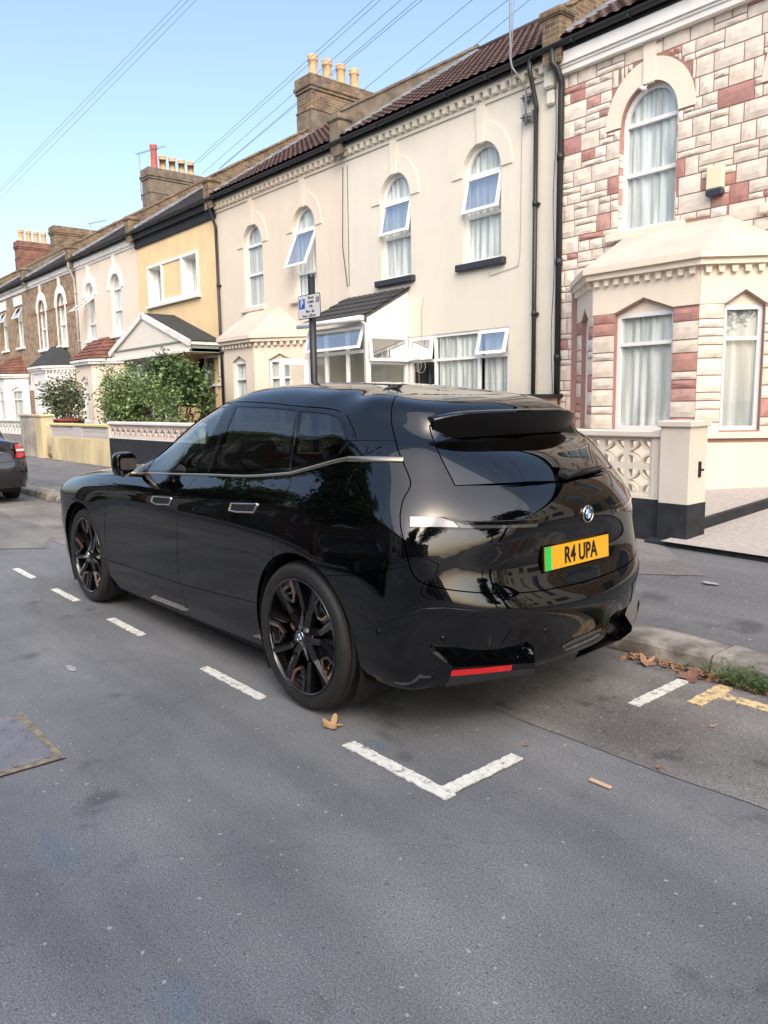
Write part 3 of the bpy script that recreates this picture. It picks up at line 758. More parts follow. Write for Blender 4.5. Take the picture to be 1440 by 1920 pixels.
def build_wheel(u, sg, a0, name='wheel'):
    """sg -1: left side. outer face at v = sg*.968"""
    W = empty(name, (0, 0, 0)); W.parent = car; W.location = (u, sg*.966, .387)
    O = carO+Vector((u, sg*.966, .387))
    def P(x, z, y): return O+Vector((x, -sg*y, z))         # y: depth inwards
    def lathe(m, prof, n=72, mi=0):
        vs = []; fs = []
        for r, y in prof:
            for k in range(n): t = 2*math.pi*k/n; vs.append(P(r*math.cos(t), r*math.sin(t), y))
        for i in range(len(prof)-1):
            for k in range(n): fs.append((i*n+k, i*n+(k+1) % n, (i+1)*n+(k+1) % n, (i+1)*n+k))
        m.add(vs, fs, mi, True)
    m = MB(); lathe(m, [(.300,.016),(.305,.004),(.311,.001),(.322,.0),(.338,-.003),(.355,-.001),(.367,.008),(.374,.020)]); lathe(m, [(.374,.255),(.35,.272),(.30,.275),(.279,.25)])
    tr = [(.374,.020),(.3795,.033),(.3815,.040),(.3775,.042),(.3775,.048),(.3835,.050)]
    for g in (.085, .135, .185):
        tr += [(.387,g-.012),(.387,g-.006),(.379,g-.0045),(.379,g+.0045),(.387,g+.006),(.387,g+.012)]
    tr += [(.3835,.225),(.3775,.227),(.3775,.233),(.3815,.235),(.374,.255)]
    lathe(m, tr, mi=1, n=96); ty = m.build('tyre', [M_TYRE, M_TREAD], W, raw=True, recalc=True)
    m = MB(); lathe(m, [(.302,.010),(.3035,.003),(.300,-.002),(.294,.0),(.289,.010),(.286,.03),(.28,.10),(.27,.24)]); lathe(m, [(.27,.20),(.0,.20)], mi=0)
    rim = m.build('rim', M_RIM, W, raw=True)
    m = MB(); lathe(m, [(.08,.105),(.19,.105),(.19,.13),(.08,.13)]); m.build('brake_disc', nmat('brake_disc', (.10, .10, .10), rough=.4, metal=.8), W, raw=True)
    def prism(m, poly, y0, y1, mi=0, bev=.004):
        """poly in (r, tangential) rotated later; top face inset for a chamfer"""
        n = len(poly); cx = sum(p[0] for p in poly)/n; cz = sum(p[1] for p in poly)/n
        def ins(p):
            d = math.hypot(p[0]-cx, p[1]-cz); k = max(0, d-bev)/d; return (cx+(p[0]-cx)*k, cz+(p[1]-cz)*k)
        def yy(p, y): return y
        vs = [P(p[0], p[1], y1) for p in poly]+[P(p[0], p[1], y0+bev) for p in poly]+[P(*ins(p), y0) for p in poly]
        fs = [tuple(range(2*n, 3*n))]
        for i in range(n):
            j = (i+1) % n; fs += [(i, j, n+j, n+i), (n+i, n+j, 2*n+j, 2*n+i)]
        m.add(vs, fs, mi)
    def rp(r, a): return (r*math.cos(a), r*math.sin(a))
    spokes = MB()
    for k in range(5):
        A0 = a0+k*2*math.pi/5
        ca, sa = math.cos(A0), math.sin(A0)
        def L(r, t): r *= 1.08; t *= 1.42; return (ca*r-sa*t, sa*r+ca*t)
        def quad3(a, b, c, d, ya, yb, yc, yd, th=.03):      # facet with own depth per corner
            q = [L(*a), L(*b), L(*c), L(*d)]; ys = [ya, yb, yc, yd]
            vs = [P(p[0], p[1], y+th) for p, y in zip(q, ys)]+[P(p[0], p[1], y) for p, y in zip(q, ys)]
            spokes.hexa(vs)
        for s_ in (-1, 1):
            # ridge line in the middle of each prong, falling away at its sides
            quad3((.035, s_*.002), (.13, s_*.006), (.13, s_*.030), (.035, s_*.030), .022, .030, .042, .030)
            quad3((.13, s_*.006), (.268, s_*.046), (.268, s_*.062), (.13, s_*.021), .034, .012, .004, .024)
            quad3((.13, s_*.021), (.268, s_*.062), (.266, s_*.078), (.13, s_*.034), .024, .004, .014, .044)
    lathe(spokes, [(.0,.012),(.030,.012),(.036,.018),(.062,.03),(.066,.06)], n=40)
    spokes.build('spokes', M_RIM, W, raw=True)
    br = MB(); br2 = MB()
    for k in range(5):
        A0 = a0+(k+.5)*2*math.pi/5; ca, sa = math.cos(A0), math.sin(A0)
        def L(r, t): r *= 1.08; t *= 1.05; return (ca*r-sa*t, sa*r+ca*t)
        def bar(m, a, b, wd, y0, y1, th=.02):
            a, b = np.array(a), np.array(b); d = (b-a)/np.linalg.norm(b-a); n_ = np.array((-d[1], d[0]))*wd/2
            q = [L(*(a-n_)), L(*(b-n_)), L(*(b+n_)), L(*(a+n_))]; ys = [y0, y1, y1, y0]
            m.hexa([P(p[0], p[1], y+th) for p, y in zip(q, ys)]+[P(p[0], p[1], y) for p, y in zip(q, ys)])
        br = MB(); br2 = MB()
        bar(br, (.268, -.050), (.195, -.034), .013, .010, .018); bar(br, (.197, -.036), (.165, .0), .012, .018, .024)
        bar(br2, (.268, .052), (.205, .046), .014, .012, .016); bar(br2, (.205, .048), (.17, .006), .011, .016, .024); bar(br2, (.268, -.062), (.195, -.047), .012, .014, .022)
        bar(br2, (.255, -.05), (.255, .052), .03, .030, .030); bar(br2, (.215, -.020), (.215, .032), .010, .034, .034)
        br.build('bronze_insert', M_BRONZE, W, raw=True); br2.build('rim_insert', nmat('rim_insert_black', (.02, .02, .022), rough=.2, coat=.6), W, raw=True)
    roundel('centre_cap', O+Vector((0, sg*-.0*1, 0))+Vector((0, -sg*.010, 0)), Vector((0, sg, 0)), .030, W, letters=False)
for u in (0.0, -3.0):
    for sg in (-1, 1):
        build_wheel(u, sg, math.radians(80 if u == 0 else 62))
# wheel wells, underbody, cabin
def well(m, u, sg):
    vs = []; fs = []; n = 24
    for k in range(n+1):
        a = math.pi*(-.2+1.4*k/n)
        for v in (.93, .55): vs.append(Vector((u-.446*math.cos(a), sg*v, .385+.446*math.sin(a)))+carO)
    for k in range(n): fs.append((2*k, 2*k+2, 2*k+3, 2*k+1))
    fs.append(tuple(2*k+1 for k in range(n+1))); m.add(vs, fs)
for u in (0, -3.0):
    for sg in (-1, 1): one(lambda m: well(m, u, sg), 'wheel_arch_liner', M_RUB)
def under(m):
    for a, b, w_ in ((-3.6, -3.4, .7), (-3.4, -2.58, .56), (-2.58, -.42, .86), (-.42, .42, .56), (.42, .52, .50)):
        m.box(XA+a, XA+b, YC-w_, YC+w_, .17, .32)
one(under, 'underbody', M_RUB)
def flap(m):
    m.hexa([Vector(v)+carO for v in ((-.46,-.93,.12),(-.44,-.93,.12),(-.44,-.72,.12),(-.46,-.72,.12),(-.46,-.93,.24),(-.44,-.93,.24),(-.44,-.72,.24),(-.46,-.72,.24))])
def seat(m, u, v, w_=.5):
    m.bevbox(XA+u-.28, XA+u+.22, YC+v-w_/2, YC+v+w_/2, .42, .62, .05)
    b = MB().bevbox(-.09, .09, -w_/2, w_/2, 0, .62, .06); R = Matrix.Rotation(.3, 4, 'Y'); m.add([R @ Vector(p)+Vector((XA+u+.25, YC+v, .55)) for p in b.v], b.f)
    b = MB().bevbox(-.05, .05, -.14, .14, 0, .19, .04); m.add([R @ Vector(p)+Vector((XA+u+.42, YC+v, 1.14)) for p in b.v], b.f)
M_SEAT = nmat('grey_seat_leather', (.05, .05, .055), rough=.5)
for u, v in ((-1.7, -.4), (-1.7, .4), (-.75, -.45), (-.75, .45)): one(lambda m: seat(m, u, v), 'seat', M_SEAT)
one(lambda m: (m.bevbox(XA-2.45, XA-2.05, YC-.72, YC+.72, .8, 1.08, .06), m.box(XA-2.4, XA+.6, YC-.78, YC+.78, .36, .42), m.box(XA+.05, XA+.75, YC-.7, YC+.7, .95, .97)), 'cabin_trim', M_RUB)
# ================================================================ TERRACE
FY = 10.5                                             # facade plane
GZ = .16                                              # pavement level
def brick_mat(name, c1, c2, mortar, scale=1.0, rough=.9):
    if name in MATS: return MATS[name]
    m = bpy.data.materials.new(name); m.use_nodes = True; MATS[name] = m; t = m.node_tree; b = t.nodes['Principled BSDF']
    tc = t.nodes.new('ShaderNodeTexCoord'); sp = t.nodes.new('ShaderNodeSeparateXYZ'); t.links.new(tc.outputs['Object'], sp.inputs[0])
    ad = t.nodes.new('ShaderNodeMath'); t.links.new(sp.outputs[0], ad.inputs[0]); t.links.new(sp.outputs[1], ad.inputs[1])
    cb = t.nodes.new('ShaderNodeCombineXYZ'); t.links.new(ad.outputs[0], cb.inputs[0]); t.links.new(sp.outputs[2], cb.inputs[1])
    br = t.nodes.new('ShaderNodeTexBrick'); t.links.new(cb.outputs[0], br.inputs[0])
    br.inputs['Scale'].default_value = 1.0; br.inputs['Brick Width'].default_value = .225*scale; br.inputs['Row Height'].default_value = .075*scale
    br.inputs['Mortar Size'].default_value = .007; br.inputs['Mortar Smooth'].default_value = .3
    br.inputs['Color1'].default_value = (*c1, 1); br.inputs['Color2'].default_value = (*c2, 1); br.inputs['Mortar'].default_value = (*mortar, 1)
    n = t.nodes.new('ShaderNodeTexNoise'); n.inputs['Scale'].default_value = 3.5; n.inputs['Detail'].default_value = 8; t.links.new(tc.outputs['Object'], n.inputs[0])
    mx = t.nodes.new('ShaderNodeMixRGB'); mx.blend_type = 'MULTIPLY'; mx.inputs[0].default_value = .75
    rp = t.nodes.new('ShaderNodeValToRGB'); rp.color_ramp.elements[0].position = .35; rp.color_ramp.elements[0].color = (.45, .42, .4, 1); rp.color_ramp.elements[1].position = .62; rp.color_ramp.elements[1].color = (1, 1, 1, 1)
    t.links.new(n.outputs[0], rp.inputs[0]); t.links.new(br.outputs[0], mx.inputs[1]); t.links.new(rp.outputs[0], mx.inputs[2]); t.links.new(mx.outputs[0], b.inputs['Base Color'])
    bp = t.nodes.new('ShaderNodeBump'); bp.inputs['Strength'].default_value = .7; bp.inputs['Distance'].default_value = .012; bp.invert = True
    t.links.new(br.outputs['Fac'], bp.inputs['Height']); t.links.new(bp.outputs[0], b.inputs['Normal']); b.inputs['Roughness'].default_value = rough
    return m
def stucco(name, col, var=.10):
    m = nmat(name, col, rough=.88, var=var, vscale=1.3, bump=.25, bscale=45, detail=8, lo=.3, hi=.6)
    t = m.node_tree; b = t.nodes['Principled BSDF']; L = t.links.new                 # rain streaks and dirt
    src = b.inputs['Base Color'].links[0].from_socket; tc = t.nodes.new('ShaderNodeTexCoord'); mp = t.nodes.new('ShaderNodeMapping'); mp.inputs['Scale'].default_value = (5, 5, .35); L(tc.outputs['Object'], mp.inputs[0])
    n = t.nodes.new('ShaderNodeTexNoise'); n.inputs['Scale'].default_value = 1.4; n.inputs['Detail'].default_value = 7; n.inputs['Roughness'].default_value = .65; L(mp.outputs[0], n.inputs[0])
    r = t.nodes.new('ShaderNodeValToRGB'); e = r.color_ramp.elements; e[0].position = .30; e[0].color = (.84, .80, .74, 1); e[1].position = .50; e[1].color = (1, 1, 1, 1); L(n.outputs[0], r.inputs[0])
    x = t.nodes.new('ShaderNodeMixRGB'); x.blend_type = 'MULTIPLY'; x.inputs[0].default_value = .25; L(src, x.inputs[1]); L(r.outputs[0], x.inputs[2]); L(x.outputs[0], b.inputs['Base Color']); return m
M_WHITE = nmat('white_upvc', (.80, .81, .82), rough=.35, var=.04, vscale=3)
M_WPAINT = nmat('white_paint', (.80, .79, .76), rough=.6, var=.12, vscale=2.2, detail=8)
M_BLACKP = nmat('black_gutter_plastic', (.018, .019, .022), rough=.45)
M_DSILL = nmat('dark_blue_grey_sill', (.028, .033, .045), rough=.6)
M_LEAD = nmat('lead_flashing', (.19, .21, .24), rough=.5, var=.35, vscale=5)
M_PANE = glass_mat('window_pane', (.95, .98, .98), .97, boost=1.6)
M_PANE_SKY = glass_mat('open_sash_pane', (.9, .95, .97), .85, boost=10)
M_NET = nmat('net_curtain', (.76, .79, .76), rough=.9, var=.36, vscale=14, stretch=(1, 1, .06), lo=.4, hi=.6)  # colour streaks paint the shade of folds, also in the two below
M_NET3 = nmat('grey_net_curtain', (.62, .64, .62), rough=.9, var=.4, vscale=9, stretch=(1, 1, .05), lo=.38, hi=.6)
M_NET2 = nmat('dark_curtain', (.16, .17, .17), rough=.9, var=.4, vscale=10, stretch=(1, 1, .06))
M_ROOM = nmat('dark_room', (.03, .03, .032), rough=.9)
M_TILE = nmat('brown_roof_tile', (.105, .062, .052), rough=.85, var=.5, vscale=3, bump=.3, bscale=30)
M_TILE_D = nmat('dark_concrete_tile', (.045, .045, .048), rough=.8, var=.3, vscale=3)
M_TILE_R = nmat('red_clay_tile', (.20, .085, .06), rough=.85, var=.45, vscale=3)
M_SLATE = nmat('old_slate', (.075, .062, .062), rough=.8, var=.4, vscale=3)
M_FELT = nmat('dark_roofing_felt', (.035, .04, .042), rough=.9, var=.2, vscale=5)
M_OLDBR = brick_mat('weathered_brick', (.25, .17, .10), (.12, .085, .055), (.30, .26, .20))
M_STOCK = brick_mat('london_stock_brick', (.40, .29, .18), (.29, .20, .13), (.36, .31, .24))
M_REDBR = brick_mat('red_brown_brick', (.27, .11, .075), (.20, .09, .07), (.26, .2, .17))
M_CEMENT = nmat('old_cement_render', (.20, .165, .125), rough=.95, var=.45, vscale=4, bump=.3, bscale=30)
M_POT = nmat('buff_chimney_pot', (.60, .38, .21), rough=.8, var=.25, vscale=8)
M_POTR = nmat('red_chimney_pot', (.40, .09, .06), rough=.7, var=.2, vscale=8)

def rect(x0, x1, z0, z1): return [(x0, z0), (x1, z0), (x1, z1), (x0, z1)]
def arch(xc, hw, zb, zs, za=None, n=14):
    za = za or zs+hw
    return [(xc-hw, zb), (xc+hw, zb)]+[(xc+hw*math.cos(math.pi*k/n), zs+(za-zs)*math.sin(math.pi*k/n)) for k in range(n+1)]
def frame_face(mb, outer, holes, to3, mi=0, y=0.0, depth=0.0, edges=True):
    """flat panel with holes in a local (x, z) plane; to3(x, z, d) places it, d = depth behind the face; hole and rim edges are turned back by depth"""
    polys = [outer]+holes; V, F = cdt(polys)
    V = [(v.x, v.y) for v in V]
    F = [f for f in F if inpoly(sum(V[i][0] for i in f)/3, sum(V[i][1] for i in f)/3, outer) and not any(inpoly(sum(V[i][0] for i in f)/3, sum(V[i][1] for i in f)/3, h) for h in holes)]
    mb.add([to3(a, b, y) for a, b in V], F, mi)
    if depth:
        for p in (polys if edges else holes):
            n = len(p); vs = [to3(a, b, y) for a, b in p]+[to3(a, b, y+depth) for a, b in p]
            mb.add(vs, [(i, (i+1) % n, n+(i+1) % n, n+i) for i in range(n)], mi)
def wallplane(x, z, d): return (x, FY+d, z)
def inset(poly, k):
    """shrink a convex-ish polygon by k"""
    n = len(poly); out = []
    cx = sum(p[0] for p in poly)/n; cz = sum(p[1] for p in poly)/n
    for i in range(n):
        a, b, c = np.array(poly[i-1], float), np.array(poly[i], float), np.array(poly[(i+1) % n], float)
        d1 = b-a; d2 = c-b; l1, l2 = np.linalg.norm(d1), np.linalg.norm(d2)
        if l1 < 1e-9: d1, l1 = d2, l2
        if l2 < 1e-9: d2, l2 = d1, l1
        d1, d2 = d1/l1, d2/l2
        n1, n2 = np.array((-d1[1], d1[0])), np.array((-d2[1], d2[0])); m = n1+n2; m /= np.linalg.norm(m); out.append(tuple(b+m*k/max(.4, m.dot(n1))))
    return out
def clip_band(poly, z0, z1):
    """part of a convex polygon between two heights"""
    def cl(P, f, inter):
        out = []
        for i in range(len(P)):
            a, b = P[i-1], P[i]
            if f(b):
                if not f(a): out.append(inter(a, b))
                out.append(b)
            elif f(a): out.append(inter(a, b))
        return out
    def it(z): return lambda a, b: (a[0]+(b[0]-a[0])*(z-a[1])/(b[1]-a[1]), z)
    P = cl(poly, lambda p: p[1] >= z0, it(z0)); P = cl(P, lambda p: p[1] <= z1, it(z1)) if P else P
    return P
def curtain(mb, poly, to3, d, gap=.0, mi=0, seed=0, part=None):
    """hanging folds behind the glass covering the polygon's bounding box"""
    rnd = random.Random(seed); x0, x1 = min(p[0] for p in poly), max(p[0] for p in poly); z0, z1 = min(p[1] for p in poly), max(p[1] for p in poly)
    segs = part or [(x0, x1)]
    for a, b in segs:
        n = max(6, int((b-a)/.022)); vs = []; ph = rnd.random()*6
        for i in range(n+1):
            x = a+(b-a)*i/n; dd = d+.018*math.sin(ph+i*.95+1.2*math.sin(i*.31+ph))+.006*rnd.random(); vs += [to3(x, z0, dd+.01*math.sin(i*.7)), to3(x, z1, dd)]
        mb.add(vs, [(2*i, 2*i+2, 2*i+3, 2*i+1) for i in range(n)], mi, True)
def window(parent, poly, to3, bands, d=.11, fw=.06, open_band=None, swing=.28, cur=M_NET, label=None, mull=(), openings=(), pane=M_PANE, seed=1, cur_part=None, room=True):
    """uPVC window: poly opening, bands = transom heights, mull = mullion xs; openings: list of (x0,x1,z0,z1,angle) top hung sashes"""
    mb = MB()
    xs = [min(p[0] for p in poly)+.0]+list(mull)+[max(p[0] for p in poly)]
    zs = [min(p[1] for p in poly)]+list(bands)+[max(p[1] for p in poly)]
    holes = []
    inner = inset(poly, fw)
    for i in range(len(zs)-1):
        P = clip_band(inner, zs[i]+(fw*.45 if i else 0), zs[i+1]-(fw*.45 if i < len(zs)-2 else 0))
        for j in range(len(xs)-1):
            a, b = xs[j]+(fw*.45 if j else 0), xs[j+1]-(fw*.45 if j < len(xs)-2 else 0)
            Q = [(z, x) for x, z in P]; Q = clip_band(Q, a, b); Q = [(x, z) for z, x in Q]
            if len(Q) >= 3: holes.append(Q)
    frame_face(mb, poly, holes, to3, 0, d-.03, .06)
    W = mb.build('window', M_WHITE, parent)
    if label: W['label'] = label
    op = []
    for (x0, x1, z0, z1, ang) in openings:
        op.append((x0, x1, z0, z1))
        m2 = MB(); ca, sa = math.cos(ang), math.sin(ang)
        def sw(x, z, dd, Z=z1): dz = z-Z; return to3(x, Z+dz*ca+(dd)*0, d-.035+dd+dz*sa)
        o_ = rect(x0, x1, z0, z1); h_ = rect(x0+.055, x1-.055, z0+.055, z1-.055)
        frame_face(m2, o_, [h_], sw, 0, -.03, .045); S = m2.build('open_sash', M_WHITE, W)
        m3 = MB(); m3.add([sw(x, z, -.012) for x, z in h_], [(0, 1, 2, 3)]); m3.build('sash_pane', M_PANE_SKY, W)
    mp = MB()
    for h in holes:
        cx, cz = sum(p[0] for p in h)/len(h), sum(p[1] for p in h)/len(h)
        if any(a < cx < b and c < cz < e for a, b, c, e in op): continue
        mp.add([to3(x, z, d) for x, z in h], [tuple(range(len(h)))])
    if mp.v: mp.build('pane', pane, W)
    if cur is M_NET and seed % 4 == 1: cur = M_NET3
    if cur:
        mc = MB(); curtain(mc, poly, to3, d+.045, seed=seed, part=cur_part); mc.build('curtain', cur, W, recalc=False)
    if not room: return W
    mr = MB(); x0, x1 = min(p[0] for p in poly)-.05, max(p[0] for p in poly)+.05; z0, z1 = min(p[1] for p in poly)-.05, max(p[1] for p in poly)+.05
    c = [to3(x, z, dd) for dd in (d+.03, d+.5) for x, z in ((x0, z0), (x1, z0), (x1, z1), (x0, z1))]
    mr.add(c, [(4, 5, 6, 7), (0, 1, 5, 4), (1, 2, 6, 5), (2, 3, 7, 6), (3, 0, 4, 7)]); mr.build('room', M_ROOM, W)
    return W
def house(idx, x0, x1, label):
    return empty('terraced_house', ((x0+x1)/2, FY, 0), 0, label, 'house', 'houses in the terrace')
ARC = dict(hw=.45, zb=4.02, zs=5.52, za=6.02)
def facade(H, x0, x1, mat, holes, name='wall', z1=6.62, z0=.0):
    mb = MB(); frame_face(mb, rect(x0, x1, z0, z1), holes, wallplane, 0, 0, .14, edges=False)
    mb.box(x0, x1, FY+.6, FY+4.0, z0, z1-.1)
    mb.box(x0, x1, FY+4.0, FY+8, z0, z1+.2)
    return mb.build(name, mat, H)
def surround(H, xc, mat, d=.022, top=6.62, ro=.70, key=True, zs=5.52, name='arch_moulding'):
    """raised band round the arch with a keystone strip up to the string course"""
    hw = ARC['hw']+.004; za = ARC['za']+.004; n = 22; mb = MB()
    inn = [(xc+hw*math.cos(math.pi*k/n), zs+(za-zs)*math.sin(math.pi*k/n)) for k in range(n+1)]
    out = [(xc+ro*math.cos(math.pi*k/n), zs+(6.33-zs)*math.sin(math.pi*k/n)) for k in range(n+1)]
    vs = [wallplane(x, z, dd) for dd in (-d, .0) for x, z in inn+out]; m = n+1
    fs = []
    for k in range(n):
        fs += [(k, k+1, m+k+1, m+k), (m+k, m+k+1, 3*m+k+1, 3*m+k), (k, k+1, 2*m+k+1, 2*m+k)]
    fs += [(0, m, 3*m, 2*m), (n, m+n, 3*m+n, 2*m+n)]
    mb.add(vs, fs)
    if key: mb.hexa([wallplane(*p) for p in ((xc-.075, za-.03, -d-.03), (xc+.075, za-.03, -d-.03), (xc+.075, za-.03, .01), (xc-.075, za-.03, .01), (xc-.10, top, -d-.02), (xc+.10, top, -d-.02), (xc+.10, top, .01), (xc-.10, top, .01))])
    return mb.build(name, mat, H)
def cornice(H, x0, x1, mat, dent=True, fascia=None):
    mb = MB(); mb.box(x0, x1, FY-.035, FY+.05, 6.60, 6.66); mb.box(x0, x1, FY-.02, FY+.05, 6.66, 6.785)
    mb.box(x0, x1, FY-.12, FY+.05, 6.785, 6.84); mb.box(x0, x1, FY-.16, FY+.05, 6.84, 6.90)
    if dent:
        n = int((x1-x0)/.195)
        for i in range(n):
            x = x0+(i+.5)*(x1-x0)/n; mb.hexa([(x-.05, FY-.11, 6.685), (x+.05, FY-.11, 6.685), (x+.05, FY, 6.67), (x-.05, FY, 6.67), (x-.055, FY-.115, 6.785), (x+.055, FY-.115, 6.785), (x+.055, FY, 6.785), (x-.055, FY, 6.785)])
    mb.build('cornice', mat, H)
def gutter(H, x0, x1, mat=None, z=6.88, y=None):
    mb = MB(); y = y or FY-.24; n = 8; r = .065
    vs = []
    for x in (x0, x1):
        for k in range(n+1): a = math.pi+math.pi*k/n; vs.append((x, y+r*math.cos(a), z+.07+r*math.sin(a)))
        for k in range(n+1): a = 2*math.pi-math.pi*k/n; vs.append((x, y+(r-.006)*math.cos(a), z+.07+(r-.006)*math.sin(a)))
    m = 2*n+2; mb.add(vs, [(i, (i+1) % m, m+(i+1) % m, m+i) for i in range(m)]+[tuple(range(m))])
    mb.box(x0, x1, FY-.17, FY-.15, 6.83, 7.0)                       # fascia board
    x = x0+.3
    while x < x1: mb.box(x-.015, x+.015, y-.07, y+.10, z-.006, z+.03); x += .95
    return mb.build('gutter', mat or M_BLACKP, H)
def pipe(H, x, ztop, zbot, y=None, r=.038, mat=None, head=True, name='downpipe', off=.20):
    mb = MB(); y = y or FY-.065
    if head: mb.tube([(x, FY-.24, 6.93), (x, FY-.24, 6.72), (x+.0, FY-.2, 6.62), (x, y, ztop-.25), (x, y, ztop-.4)], r, 10)
    mb.tube([(x, y, ztop-.3 if head else ztop), (x, y, zbot)], r, 10)
    for z in np.arange(zbot+1.0, ztop-.4, 1.75): mb.tube([(x, y, z), (x, y, z+.09)], r+.008, 10); mb.box(x-.06, x+.06, y, FY, z+.02, z+.06)
    return mb.build(name, mat or M_BLACKP, H)
RY, RZ, EY, EZ = 14.4, 9.70, FY-.26, 6.98
def roof(H, x0, x1, mat, kind='tile'):
    mb = MB(); sl = math.atan2(RZ-EZ, RY-EY); L = math.hypot(RZ-EZ, RY-EY)
    if kind == 'tile':
        dx = .10; nc = 15; nx = int((x1-x0)/dx)*3; vs = []; fs = []
        for j in range(nc):
            for e in (0, 1):
                d = L*(j+e)/nc; lift_ = (.030, .004)[e]
                for i in range(nx+1):
                    x = x0+(x1-x0)*i/nx; w_ = (.028*abs(math.sin(math.pi*(x-x0)/.20)))
                    vs.append((x, EY+d*math.cos(sl)-math.sin(sl)*(lift_+w_), EZ+d*math.sin(sl)+math.cos(sl)*(lift_+w_)))
        m = nx+1
        for r in range(2*nc-1): fs += [(r*m+i, r*m+i+1, (r+1)*m+i+1, (r+1)*m+i) for i in range(nx)]
        mb.add(vs, fs)
    else:
        nc = 22
        for j in range(nc):
            d0, d1 = L*j/nc, L*(j+1)/nc
            for s_, e_ in ((x0, x1),):
                a = [(x, EY+d*math.cos(sl)-math.sin(sl)*h, EZ+d*math.sin(sl)+math.cos(sl)*h) for d, h in ((d0, .018), (d1, .004)) for x in (s_, e_)]
                a += [(x, EY+d0*math.cos(sl), EZ+d0*math.sin(sl)) for x in (s_, e_)]; mb.add(a, [(0, 1, 3, 2), (0, 1, 5, 4)])
    mb.add([(x0, RY, RZ), (x1, RY, RZ), (x1, RY+4.3, EZ), (x0, RY+4.3, EZ)], [(0, 1, 2, 3)])
    mb.tube([(x0, RY, RZ+.02), (x1, RY, RZ+.02)], .09, 8)
    o = mb.build('roof', mat, H); return o
def parapet(H, x, mat=None, w_=.17, h=.42, foot=True, cope=None):
    """sloping party wall above the roof"""
    mb = MB(); rnd = random.Random(int(abs(x)*10)); n = 22
    for side_ in (0, 1):
        for i in range(n):
            a, b = i/n, (i+1)/n; k0 = .05*rnd.random(); 
            if side_ == 0: y0, z0, y1, z1 = EY+.02+(RY-EY)*a, EZ+(RZ-EZ)*a, EY+.02+(RY-EY)*b, EZ+(RZ-EZ)*b
            else: y0, z0, y1, z1 = RY+4.2*a, RZ+(EZ-RZ)*a, RY+4.2*b, RZ+(EZ-RZ)*b
            ha, hb = ((h*(1-q)+.13*q)+k0*.4 for q in ((a, b) if side_ == 0 else (1-a, 1-b)))
            mb.hexa([(x-w_, y0, z0-.3), (x+w_, y0, z0-.3), (x+w_, y1, z1-.3), (x-w_, y1, z1-.3), (x-w_, y0, z0+ha), (x+w_, y0, z0+ha), (x+w_, y1, z1+hb), (x-w_, y1, z1+hb)])
            mb.hexa([(x-w_-.035, y0, z0+ha), (x+w_+.035, y0, z0+ha), (x+w_+.035, y1, z1+hb), (x-w_-.035, y1, z1+hb), (x-w_-.03, y0, z0+ha+.05), (x+w_+.03, y0, z0+ha+.05), (x+w_+.03, y1, z1+hb+.05), (x-w_-.03, y1, z1+hb+.05)])
    mb.bevbox(x-w_-.012, x+w_+.012, EY-.01, EY+.30, 6.9, 7.36, .03); mb.bevbox(x-w_-.05, x+w_+.05, EY-.05, EY+.34, 7.34, 7.47, .03)
    o = mb.build('party_wall', mat or M_OLDBR, H)
    ml = MB(); sl = math.atan2(RZ-EZ, RY-EY)
    for sg in (1,):
        vs = [(x+w_*sg+.001, EY+.1, EZ+.16), (x+w_*sg+.001, RY, RZ+.12), (x+sg*(w_+.17), RY, RZ+.06), (x+sg*(w_+.17), EY+.1, EZ+.06)]
        ml.add(vs, [(0, 1, 2, 3)])
    ml.build('flashing', M_LEAD, H); return o
def chimney(x, pots, hgt=10.72, label='', y0=13.45, y1=15.85, hw=.36, brick=None, base=None, redpot=False):
    root = empty('chimney_stack', (x, (y0+y1)/2, 8.6), 0, label, 'chimney', 'brick chimney stacks on the terrace roofs')
    b = MB(); mat = brick or M_OLDBR
    b.bevbox(x-hw, x+hw, y0, y1, 8.2, hgt-.42, .02); b.build('stack', mat, root)
    c = MB()
    for z, g, h in ((hgt-.95, .03, .07), (hgt-.42, .035, .09), (hgt-.33, .07, .10), (hgt-.23, .04, .23)): c.bevbox(x-hw-g, x+hw+g, y0-g, y1+g, z, z+h, .015)
    c.build('corbelling', mat, root)
    d = MB(); d.bevbox(x-hw-.012, x+hw+.012, y0-.012, y1+.012, 8.25, hgt-.95, .01); d.build('render_skirt', M_CEMENT if base is None else base, root)
    n = len(pots)
    for i, (py, h, r, mt) in enumerate(pots):
        m = MB(); px_ = x+((i % 2)-.5)*.0
        m.lathe([(r*1.12, 0), (r*1.1, .06), (r*.98, .08), (r*.92, h*.75), (r*.95, h-.16), (r*1.12, h-.14), (r*1.12, h-.10), (r*.98, h-.08), (r*1.10, h-.04), (r*1.12, h), (r*.9, h), (r*.85, h-.12), (0, h-.14)], (px_, py, hgt-.02), 'Z', 18)
        m.build('chimney_pot', mt, root)
    return root
